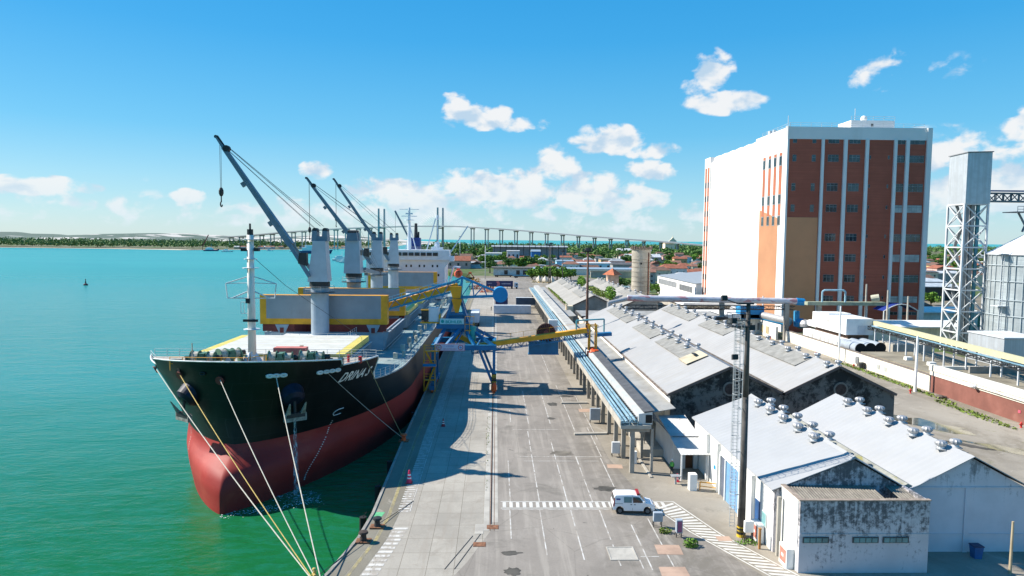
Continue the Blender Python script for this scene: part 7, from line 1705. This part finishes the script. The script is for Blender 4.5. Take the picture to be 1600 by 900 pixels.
protos = [tree_proto('leafy_tree', 1, leaf_d), tree_proto('leafy_tree', 2, leaf_d, 11), tree_proto('leafy_tree', 3, leaf_b, 10), tree_proto('leafy_tree', 4, leaf_d, 8, 110), tree_proto('leafy_tree', 5, leaf_b, 12, 80)]
palms = [palm_proto(1), palm_proto(2)]
for q in protos+palms: KIDS[q.name] = [(c, list(c.children)) for c in q.children]
def plant(pr, x, y, s, label, group, z=0, sz=1.0): return dup(pr, (x, y, z), random.uniform(0, 6.28), label, group, (s, s, s*sz))
# woods as masses: far shore and the skyline behind the town
def wood(name, region, n, h, leafm, label, seed, zb=-1.0, s=4.0):
    rr = random.Random(seed); mb = MB()
    for _ in range(n):
        x, y = region(rr); hh = h(x, y)*rr.uniform(.55, 1.15); r = rr.uniform(3.5, 8)
        for k in range(16):
            a = rr.uniform(0, 6.28); q = r*sqrt(rr.random()); z = zb+hh*(1-.45*(q/r)**2)*rr.uniform(.45, 1.0)
            p = Vector((x+q*cos(a), y+q*sin(a), z)); u = Vector((rr.gauss(0, 1), rr.gauss(0, 1), rr.gauss(0, .5))).normalized(); w = u.cross(Vector((rr.gauss(0, 1), rr.gauss(0, 1), rr.gauss(0, 1)))).normalized(); kk = s*rr.uniform(.35, .8)
            mb.add([p-u*kk, p+w*kk*.7, p+u*kk, p-w*kk*.7], [(0, 1, 2, 3)])
    return tag(mb.build(name, leafm), label, 'woodland', kind='stuff')
def reg_left(rr):
    while True:
        x = rr.uniform(-2600, -420); d = rr.random()**1.6*1100; y = lerp([(-2600, 1940), (-1400, 1775), (-900, 1705), (-700, 1640), (-560, 1760), (-430, 2050)], x)+d
        if x > -900 and d < 60 and rr.random() < .5: continue
        return x, y
leaf_far = leafmat('leaf_far_green', (.12, .21, .07), .3)
wood('mangrove_wood', reg_left, 3600, lambda x, y: 20+7*noise.noise(Vector((x*.01, y*.01, 0))), leaf_far, 'dense green wood along the far shore beyond the river', 11)
def reg_right(rr):
    x = rr.uniform(-190, 2300); return x, lerp([(-190, 1500), (100, 1450), (500, 1700), (2300, 1900)], x)+rr.random()*900
wood('coastal_wood', reg_right, 3400, lambda x, y: 18+7*noise.noise(Vector((x*.008, y*.01, 0))), leaf_far, 'green belt of trees behind the town before the sea', 12, 0)
def reg_mid(rr):
    x = rr.uniform(-150, 60); y = rr.uniform(1020, 1400); return max(x, -.12*y+10), y
wood('riverside_wood', reg_mid, 640, lambda x, y: 12, leafmat('leaf_mid_green', (.07, .14, .035), .3), 'bright green trees by the river mouth under the bridge', 13, 0)

def reg_town(rr):
    px = rr.uniform(860, 1110); y = rr.uniform(1120, 1520); return (px-774.5)*y/1080, y
wood('hillside_wood', reg_town, 620, lambda x, y: 13, leafmat('leaf_hill_green', (.09, .165, .045), .35), 'green tree belt between the town roofs and the far bridge piers', 14, 0)
# ------------------------------------------------------------------ town
WALLC = [('white', (.66, .66, .63)), ('cream', (.60, .54, .42)), ('pale blue', (.38, .58, .66)), ('grey', (.33, .33, .32)), ('pink', (.55, .36, .32)), ('ochre', (.50, .36, .18)), ('pale green', (.38, .5, .38))]
ROOFC = [('terracotta', (.30, .105, .06)), ('faded red tile', (.25, .12, .085)), ('brown tile', (.16, .095, .07)), ('grey sheet', (.30, .32, .33)), ('pale sheet', (.48, .50, .51)), ('dark grey', (.10, .105, .11))]
wm = [mat('house_wall_'+n.replace(' ', '_'), c, .85, var=.08, dirt=[x*.5 for x in c], damt=.4, dscale=(.3, .3, .2)) for n, c in WALLC]
rm = [mat('house_roof_'+n.replace(' ', '_'), c, .85, var=.2, vs=.5, dirt=[x*.5 for x in c], damt=.5, dscale=(.5, .5, .5)) for n, c in ROOFC]
hg = mat('house_window_dark', (.035, .04, .045), .4)
labels_used = {}; HOUSES = []; TREES = []
def area_name(x, y):
    px = 774+x/y*1080
    if px < 735: return 'by the small harbour'
    if px < 800: return 'behind the decorated truck'
    if px < 860: return 'behind the round green trees'
    if px < 930: return 'left of the round tower'
    if px < 1010: return 'just behind the round tower'
    if px < 1105: return 'between tower and mill'
    if px < 1480: return 'right of the mill'
    return 'behind the lattice tower'
def house(x, y, w, d, h, wi, ri, rz, hip, floors=1):
    nm = f"{['small','broad','narrow'][0 if w < 11 else 1]} {'two-storey ' if floors > 1 else ''}{WALLC[wi][0]} house, {ROOFC[ri][0]} {'hipped' if hip else 'gabled'} roof, {area_name(x, y)}"
    T = thing('town_house', nm, 'house', (x, y, 0), rz, group='houses of the town')
    HOUSES.append((x, y, f"{['small','broad'][w >= 11]} {WALLC[wi][0]} {ROOFC[ri][0]}-roofed house"))
    MB().box(-w/2, -d/2, 0, w/2, d/2, h).build('wall', wm[wi], T, local=True)
    e = .5; rh = min(w, d)*.24; mb = MB()
    if ri >= 3 and not hip: mb.prism([(-d/2-e, h+.05), (d/2+e, h+.05), (d/2+e, h+.25), (0, h+rh*.45), (-d/2-e, h+.25)], 0, -w/2-e, w/2+e)
    elif hip: q = w/2-d/2*.8; q = max(q, .3); mb.add([(-w/2-e, -d/2-e, h), (w/2+e, -d/2-e, h), (w/2+e, d/2+e, h), (-w/2-e, d/2+e, h), (-q, 0, h+rh), (q, 0, h+rh)], [(0, 1, 5, 4), (1, 2, 5), (2, 3, 4, 5), (3, 0, 4), (3, 2, 1, 0)])
    else: mb.prism([(-d/2-e, h+.05), (d/2+e, h+.05), (d/2+e, h+.2), (0, h+rh), (-d/2-e, h+.2)], 0, -w/2-e, w/2+e)
    mb.build('roof', rm[ri], T, local=True)
    n = max(2, int(w/4)); dd = random.randrange(n)
    for f in range(floors):
        for k in range(n):
            xx = -w/2+w*(k+.5)/n
            if f == 0 and k == dd: MB().box(xx-.5, -d/2-.05, 0, xx+.5, -d/2-.005, 2.3).build('door', hg, T, local=True)
            else: MB().box(xx-.6, -d/2-.05, f*3+1.1, xx+.6, -d/2-.005, f*3+2.3).build('window', hg, T, local=True)
    return T
rr = random.Random(21); placed = []
def ok(x, y, r):
    for (a, b, c) in placed:
        if abs(a-x) < (c+r)*.46 and abs(b-y) < (c+r)*.5: return False
    return True
# keep-out zones in pixel column / depth terms
n_h = 0; tries = 0
while n_h < 298 and tries < 16000:
    tries += 1
    y = 440+(rr.random()**1.5)*900; px = rr.choice([rr.uniform(735, 1104), rr.uniform(735, 1104), rr.uniform(690, 900), rr.uniform(1440, 1600)]); x = (px-774.5)*y/1080
    if y < 560 and px < 990: continue
    if y < 640 and x < 30: continue
    if x < lerp([(548, -20), (562, -38), (700, -52), (820, -80), (960, -125), (1150, -170)], y)+9: continue
    if px > 1400 and y < 440: continue
    w, d = rr.uniform(9, 17), rr.uniform(8, 12)
    if not ok(x, y, w): continue
    placed.append((x, y, w)); fl = 2 if rr.random() < .25 else 1
    house(x, y, w, d, 3.4*fl+rr.uniform(0, .8), rr.choices(range(7), [9, 5, 2, 3, 1.5, 1.5, 1])[0], rr.choices(range(6), [8, 7, 5, 4, 2.5, 2])[0], rr.choice([0, 0, pi/2, .15, -.12, 1.45]), rr.random() < .4, fl); n_h += 1
# named larger buildings of the middle distance
def hall(x, y, w, d, h, wmat, rmat, label, rise=.08, nm='town_hall_block', win=0, cat='building'):
    T = thing(nm, label, cat, (x, y, 0)); MB().box(-w/2, -d/2, 0, w/2, d/2, h).build('wall', wmat, T, local=True); mb = MB(); mb.prism([(-d/2-.4, h+.02), (d/2+.4, h+.02), (d/2+.4, h+.4), (0, h+.4+d*rise), (-d/2-.4, h+.4)], 0, -w/2-.4, w/2+.4); mb.build('roof', rmat, T, local=True)
    for k in range(win): xx = -w/2+w*(k+.5)/win; MB().box(xx-.9, -d/2-.06, h*.4, xx+.9, -d/2-.005, h*.75).build('window', hg, T, local=True)
    placed.append((x, y, max(w, d)))
skyb = mat('wall_sky_blue', (.30, .60, .74), .7, var=.05); roofb = mat('roof_blue_grey', (.24, .32, .38), .6, var=.08)
hall(70, 548, 92, 20, 4.2, cream, roofb, 'long low shed with blue-grey roof behind the round green trees', .05, 'goods_shed'); hall(104, 500, 70, 2, 4.5, concrete_l, concrete, 'long grey boundary wall below the blue-grey shed', .02, 'boundary_wall', cat='wall')
hall(62, 622, 15, 12, 8, skyb, roofb, 'pale blue block with flat top, left of the blue house row'); hall(86, 616, 34, 14, 6.5, skyb, rm[4], 'bright pale blue building row left of the round tower', .06, win=5); hall(112, 600, 22, 14, 6, wm[3], rm[5], 'grey building with dark roof left of the round tower', .12)
hall(-2, 800, 18, 14, 11, wm[0], rm[4], 'tall white block with stepped walls behind the harbour', .05, win=4); hall(20, 790, 14, 12, 14, wm[0], rm[4], 'white block right of the stepped white block', .05, win=3); hall(44, 760, 10, 10, 14, mat('wall_deep_blue', (.03, .17, .42), .6), roofb, 'deep blue block with sloping top above the town', .2); hall(-34, 640, 22, 14, 7, wm[4], rm[0], 'pinkish building with red gabled roof by the harbour', .3, win=3)
gs = mat('stadium_grey', (.28, .31, .34), .8, var=.06)
T = thing('grandstand', 'long dark grey wall with thin posts across the middle of the town', 'grandstand', (75, 960, 0)); MB().box(-4, 955, 0, 98, 965, 17).build('wall', gs, T); MB().prism([(950, 16.9), (968, 18.5), (968, 19), (950, 17.4)], 0, -6, 100).build('roof', mat('stand_roof', (.3, .33, .35), .7), T)
for k in range(13): MB().box(-2+k*8, 950, 0, -1.3+k*8, 951, 21).build('post', dark, T)
hall(250, 1250, 60, 25, 9, wm[0], rm[4], 'white factory with pale vaulted roof right of the round tower', .15); hall(170, 800, 40, 22, 8, wm[3], rm[4], 'broad shed with pale blue-grey roof right of the round tower', .15)
hall(640, 1120, 24, 14, 14, wm[0], rm[1], 'white house with a small tower right of the mill', .2); hall(470, 760, 30, 14, 8, mat('wall_straw', (.66, .52, .28), .8), rm[2], 'straw-coloured building right of the mill edge', .1); hall(330, 480, 60, 16, 6, wm[3], rm[4], 'grey-roofed low hall right of the mill, farthest of the halls', .08)
# trees of the town
tl = ['dark leafy tree', 'rounded leafy tree', 'bright green tree', 'dark spreading tree', 'bright bushy tree']
cnt = {}
def tname(b, x, y):
    h = min(HOUSES, key=lambda q: abs(q[0]-x)+abs(q[1]-y)); dx = x/y-h[0]/h[1]; dy = y-h[1]
    rel = ('right of' if dx > 0 else 'left of') if abs(dx)*y > abs(dy)*.35 else ('behind' if dy > 0 else 'in front of')
    return f"{b} {rel} {h[2]}, {area_name(x, y)}"
n_t = 0; tries = 0
while n_t < 285 and tries < 9000:
    tries += 1
    y = 500+(rr.random()**.8)*1000; px = rr.choice([rr.uniform(690, 1104), rr.uniform(735, 1104), rr.uniform(1440, 1600)]); x = (px-774.5)*y/1080
    if y < 700 and x < 20: continue
    if y < 560 and px < 1100: continue
    if x < lerp([(548, -20), (562, -38), (700, -52), (820, -80), (960, -125), (1150, -170)], y)+5: continue
    if not ok(x, y, 2.2): continue
    k = rr.randrange(5); 
    if rr.random() < .26: plant(rr.choice(palms), x, y, rr.uniform(4.5, 6.8), tname('palm tree', x, y), 'palm trees of the town')
    else: plant(protos[k], x, y, rr.uniform(4.5, 9.0), tname(tl[k], x, y), 'trees of the town')
    n_t += 1
# named nearer trees
R_ = 'round green trees behind the far warehouses'
for i, (x, y, s, k) in enumerate([(25, 470, 5.8, 2), (30.5, 466, 7.0, 4), (36, 462, 7.2, 2), (41, 458, 7.2, 4), (46, 455, 6.6, 2), (50.5, 462, 5.8, 4)]):
    plant(protos[k], x, y, s, ['leftmost', 'second', 'third', 'fourth', 'fifth', 'rightmost'][i]+' tree of the round green clump beside the lighting masts', R_)
for i, (x, y, s, k) in enumerate([(-4.5, 560, 7.5, 3), (22, 600, 9.0, 2), (30, 610, 9.5, 0), (13, 640, 7.5, 1), (42, 640, 7, 3)]): plant(protos[k], x, y, s, ['dark tree behind the gatehouse, leftmost', 'broad bright tree behind the gatehouse', 'large dark tree behind the gatehouse', 'smaller tree left of the large gatehouse tree', 'tree beside the deep blue block'][i], 'trees behind the gatehouse')
for i, (x, y, s, k) in enumerate([(67, 372, 5.0, 3), (65.5, 380, 5.8, 1), (72, 378, 4.6, 0), (52.5, 372, 4.2, 2), (47, 374, 3.8, 4), (76, 345, 4.6, 4), (83, 352, 4.0, 2), (120, 380, 4.5, 3), (104, 386, 4, 1)]):
    plant(protos[k], x, y, s, ['dark tree right of the tiled hut', 'taller tree behind the tiled hut', 'tree between tiled hut and round tower', 'bright tree left of the tiled hut', 'low bright bush behind the far roofs', 'bright tree at the foot of the round tower', 'small bright tree right of the far turbines', 'tree behind the grey-roofed white hall', 'small tree right of the round tower'][i], 'trees around the tiled hut')
plant(palms[0], 148, 290, 6.5, 'green fan-crowned tree between the mill and the lattice tower', 'trees right of the mill'); plant(protos[2], 190, 296, 4.5, 'bright tree behind the lattice tower', 'trees right of the mill'); plant(protos[4], 176, 300, 4.2, 'bushy tree left of the silo', 'trees right of the mill')
# weeds on the far roofs and in the yard
def weeds(label, c, r, n, s, leafm, seed, name='weed_tuft'):
    mb = MB(); leaves(mb, c, r[0], r[1], r[2], n, s, random.Random(seed), 0.0); return tag(mb.build(name, leafm), label, 'weeds', kind='stuff')
weeds('bright weeds growing in the valley between the far roofs', (38.9, 262, 7.6), (1.6, 30, 1.2), 900, .35, leaf_y, 1, 'roof_weeds'); weeds('weeds along the eave of the far warehouse', (23.2, 262, 6.0), (.4, 45, .5), 900, .3, leaf_y, 2, 'roof_weeds'); weeds('bush growing out of the far roof valley', (39.8, 238, 9.0), (1.8, 4, 2.4), 500, .4, leaf_b, 3, 'roof_bush'); weeds('bush growing between the two far roofs near the mast', (37.5, 300, 9.3), (1.8, 4, 2.4), 450, .4, leaf_b, 4, 'roof_bush')
weeds('green weed tuft beside the narrow power cabinet', (17.5, 59.2, .25), (.7, .6, .45), 260, .12, leaf_b, 5); weeds('yellowing weed tuft left of the narrow power cabinet', (15.9, 62.0, .2), (.6, .4, .3), 200, .1, leaf_y, 6); weeds('weeds around the foot of the tall mast', (22.9, 59.8, .1), (1.3, .6, .18), 200, .1, leaf_b, 7)
weeds('sparse weeds along the crane rail', (-.9, 92, .05), (.25, 24, .08), 110, .09, leaf_y, 8); weeds('green weeds at the foot of the street wall', (77.6, 134, .1), (1.0, 22, .2), 800, .22, leaf_y, 9); weeds('low weeds before the brown wall', (76, 107, .1), (1.2, 10, .2), 500, .2, leaf_y, 10)
# ------------------------------------------------------------------ boats
def boat(x, y, L, rz, hullc, label, house_=True, grp='boats on the river', canopy=None):
    T = thing('moored_boat', label, 'boat', (x, y, WL), rz, group=grp); mb = MB(); w = L*.14
    mb.add([(-L/2, -w, 0), (L*.3, -w, 0), (L/2, 0, .3), (L*.3, w, 0), (-L/2, w, 0), (-L/2, -w*1.15, L*.09), (L*.3, -w*1.15, L*.09), (L*.56, 0, L*.13), (L*.3, w*1.15, L*.09), (-L/2, w*1.15, L*.09)], [(0, 1, 6, 5), (1, 2, 7, 6), (2, 3, 8, 7), (3, 4, 9, 8), (4, 0, 5, 9), (5, 6, 7, 8, 9)])
    mb.build('hull', mat('boat_hull_'+''.join(str(int(c*9)) for c in hullc), hullc, .5), T, local=True)
    MB().box(-L*.38, -w*.8, L*.09, L*.12, w*.8, L*.2).box(-L*.3, -w*.6, L*.2, 0, w*.6, L*.27).build('deckhouse', canopy or white, T, local=True); MB().cyl((0, 0, L*.1), (0, 0, L*.5), L*.008, n=5).build('mast', metal_paint, T, local=True)
    return T
boat(-205, 930, 26, .2, (.7, .7, .7), 'white ferry on the river, left of the pair beside the nearest crane'); boat(-180, 850, 22, .1, (.7, .7, .68), 'white ferry on the river, right of the pair beside the nearest crane'); boat(-196, 880, 12, .1, (.6, .65, .65), 'small white boat between the two ferries')
boat(-345, 1330, 60, .1, (.02, .06, .16), 'dark blue vessel lying under the bridge'); boat(-545, 1420, 22, 0, (.6, .6, .6), 'small pale boat off the beach behind the foremast'); boat(-610, 1500, 30, 0, (.08, .1, .12), 'dark barge moored by the beach'); boat(-430, 1480, 16, .3, (.7, .7, .7), 'tiny white boat under the left bridge span'); boat(-505, 1560, 14, .3, (.7, .7, .7), 'tiny white boat near the far bank')
rb = random.Random(31); q = 0
for k in range(34):
    y = rb.uniform(572, 800); x = lerp([(562, -38), (700, -52), (820, -80)], y)-rb.uniform(2, 32)
    c_ = rb.choice([(.2, .4, .5), (.6, .62, .6), (.05, .2, .4), (.5, .2, .15), (.15, .35, .4)])
    boat(x-6, y, rb.uniform(9, 14), rb.uniform(-.5, .5)+rb.choice([0, pi]), c_, f"{['teal', 'white', 'blue', 'red', 'sea-green'][[(.2, .4, .5), (.6, .62, .6), (.05, .2, .4), (.5, .2, .15), (.15, .35, .4)].index(c_)]} fishing boat in the crowded small harbour{['', ', front row', ', back row', ', middle row'][k % 4]}", grp='fishing boats in the small harbour', canopy=rb.choice([white, mat('deckhouse_blue', (.15, .35, .5), .6), concrete_l]))
BU = thing('channel_buoy', 'small dark red channel buoy on the open water', 'buoy', (-250, 427, WL)); MB().lathe((0, 0, 0), [(1.0, -.2), (1.3, .3), (1.2, .8), (.6, 1.0)], 14).build('float', mat('buoy_float', (.12, .04, .05), .6), BU, local=True); MB().cyl((0, 0, 1), (0, 0, 3.2), .45, .15, n=8).sphere((0, 0, 3.5), .35, 8).build('beacon', dark, BU, local=True)
for i, (x, y, h) in enumerate([(-63, 880, 24), (-58, 885, 20)]): MB()
# houses on the far shore
for i in range(22):
    x = rb.uniform(-640, -430); y = lerp([(-640, 1700), (-560, 1745), (-430, 1960)], x)+rb.uniform(0, 40)
    T = thing('shore_house', f"{['white', 'red-roofed', 'pale'][i % 3]} waterfront house on the far bank, {['near the bridge end', 'behind the first crane', 'right of the foremast', 'under the low bridge deck'][i % 4]}", 'house', (x, y, -1.5), 0, group='waterfront houses on the far bank')
    MB().box(-6, -4, 0, 6, 4, 5).build('wall', wm[rb.choice([0, 0, 1])], T, local=True); MB().prism([(-4.6, 5), (4.6, 5), (0, 7.4)], 0, -6.5, 6.5).build('roof', rm[rb.choice([0, 1, 4])], T, local=True)
RC = thing('red_crane', 'thin red lattice crane standing at the end of the far beach', 'crane', (-660, 1575, -2)); mb = MB(); truss(mb, (0, 0, 0), (0, 0, 14), 3, 3, 4, .5); mb.build('crane_tower', red_m, RC, local=True); MB().beam((0, 0, 8), (14, 0, 34), 1.6).build('crane_boom', red_m, RC, local=True)
# a second moored vessel astern, mostly hidden: only its derrick shows above the bridge house
S2 = thing('moored_vessel', 'second vessel moored astern, only its raised grey derrick and upper works showing', 'ship', (-38, 330, WL))
mb = MB(); mb.hexa([(-10, -50, -1), (10, -50, -1), (10, 50, -1), (-10, 50, -1), (-11, -58, 6), (11, -58, 6), (11, 52, 6), (-11, 52, 6)]); mb.build('hull', mat('vessel_hull_dark', (.02, .05, .12), .4), S2, local=True); MB().box(-8, 20, 6, 8, 40, 14).build('deckhouse', acc, S2, local=True)
MB().cyl((0, 0, 6), (0, 0, 26), 1.2, n=12).build('crane_post', ship_grey, S2, local=True); MB().beam((0, 0, 24), (-9.2, -4, 43), .7, .7).build('crane_jib', crane_grey, S2, local=True); MB().cyl((-9, -4, 42.8), (-9, -4, 26), .06, n=4).cyl((0, 0, 27), (-9, -4, 42.9), .06, n=4).build('crane_wire', dark, S2, local=True)
for q in protos+palms:      # the originals become real trees too
    x, y = rb.uniform(90, 330), rb.uniform(1150, 1350); q.location = (x, y, 0); s_ = 6.0; q.scale = (s_,)*3; q['label'] = tname('leafy tree' if q['category'] == 'tree' else 'coconut palm', x, y); q['group'] = 'trees of the town'

# one label, one thing: same-looking neighbours are told apart by their distance
base = {}
for o in bpy.data.objects:
    if o.parent is None and 'label' in o and o.get('kind') is None: o['label'] = o['label'].replace('faded red tile-roofed', 'red-tiled').replace('brown tile-roofed', 'brown-tiled').replace('grey sheet-roofed', 'grey-roofed').replace('pale sheet-roofed', 'pale-roofed').replace('among the houses', ''); base.setdefault(o['label'], []).append(o)
for lab, os_ in base.items():
    if len(os_) > 1:
        os_.sort(key=lambda o: o.location.y)
        for i, o in enumerate(os_): o['label'] = lab.replace('faded red tile-roofed', 'red-tiled').replace('brown tile-roofed', 'brown-tiled').replace('grey sheet-roofed', 'grey-roofed').replace('pale sheet-roofed', 'pale-roofed')+', '+(['nearest', 'second nearest', 'third nearest', 'fourth nearest', 'fifth nearest', 'sixth nearest', 'seventh nearest', 'eighth nearest'][min(i, 7)] if i < len(os_)-1 or len(os_) > 8 else 'farthest')
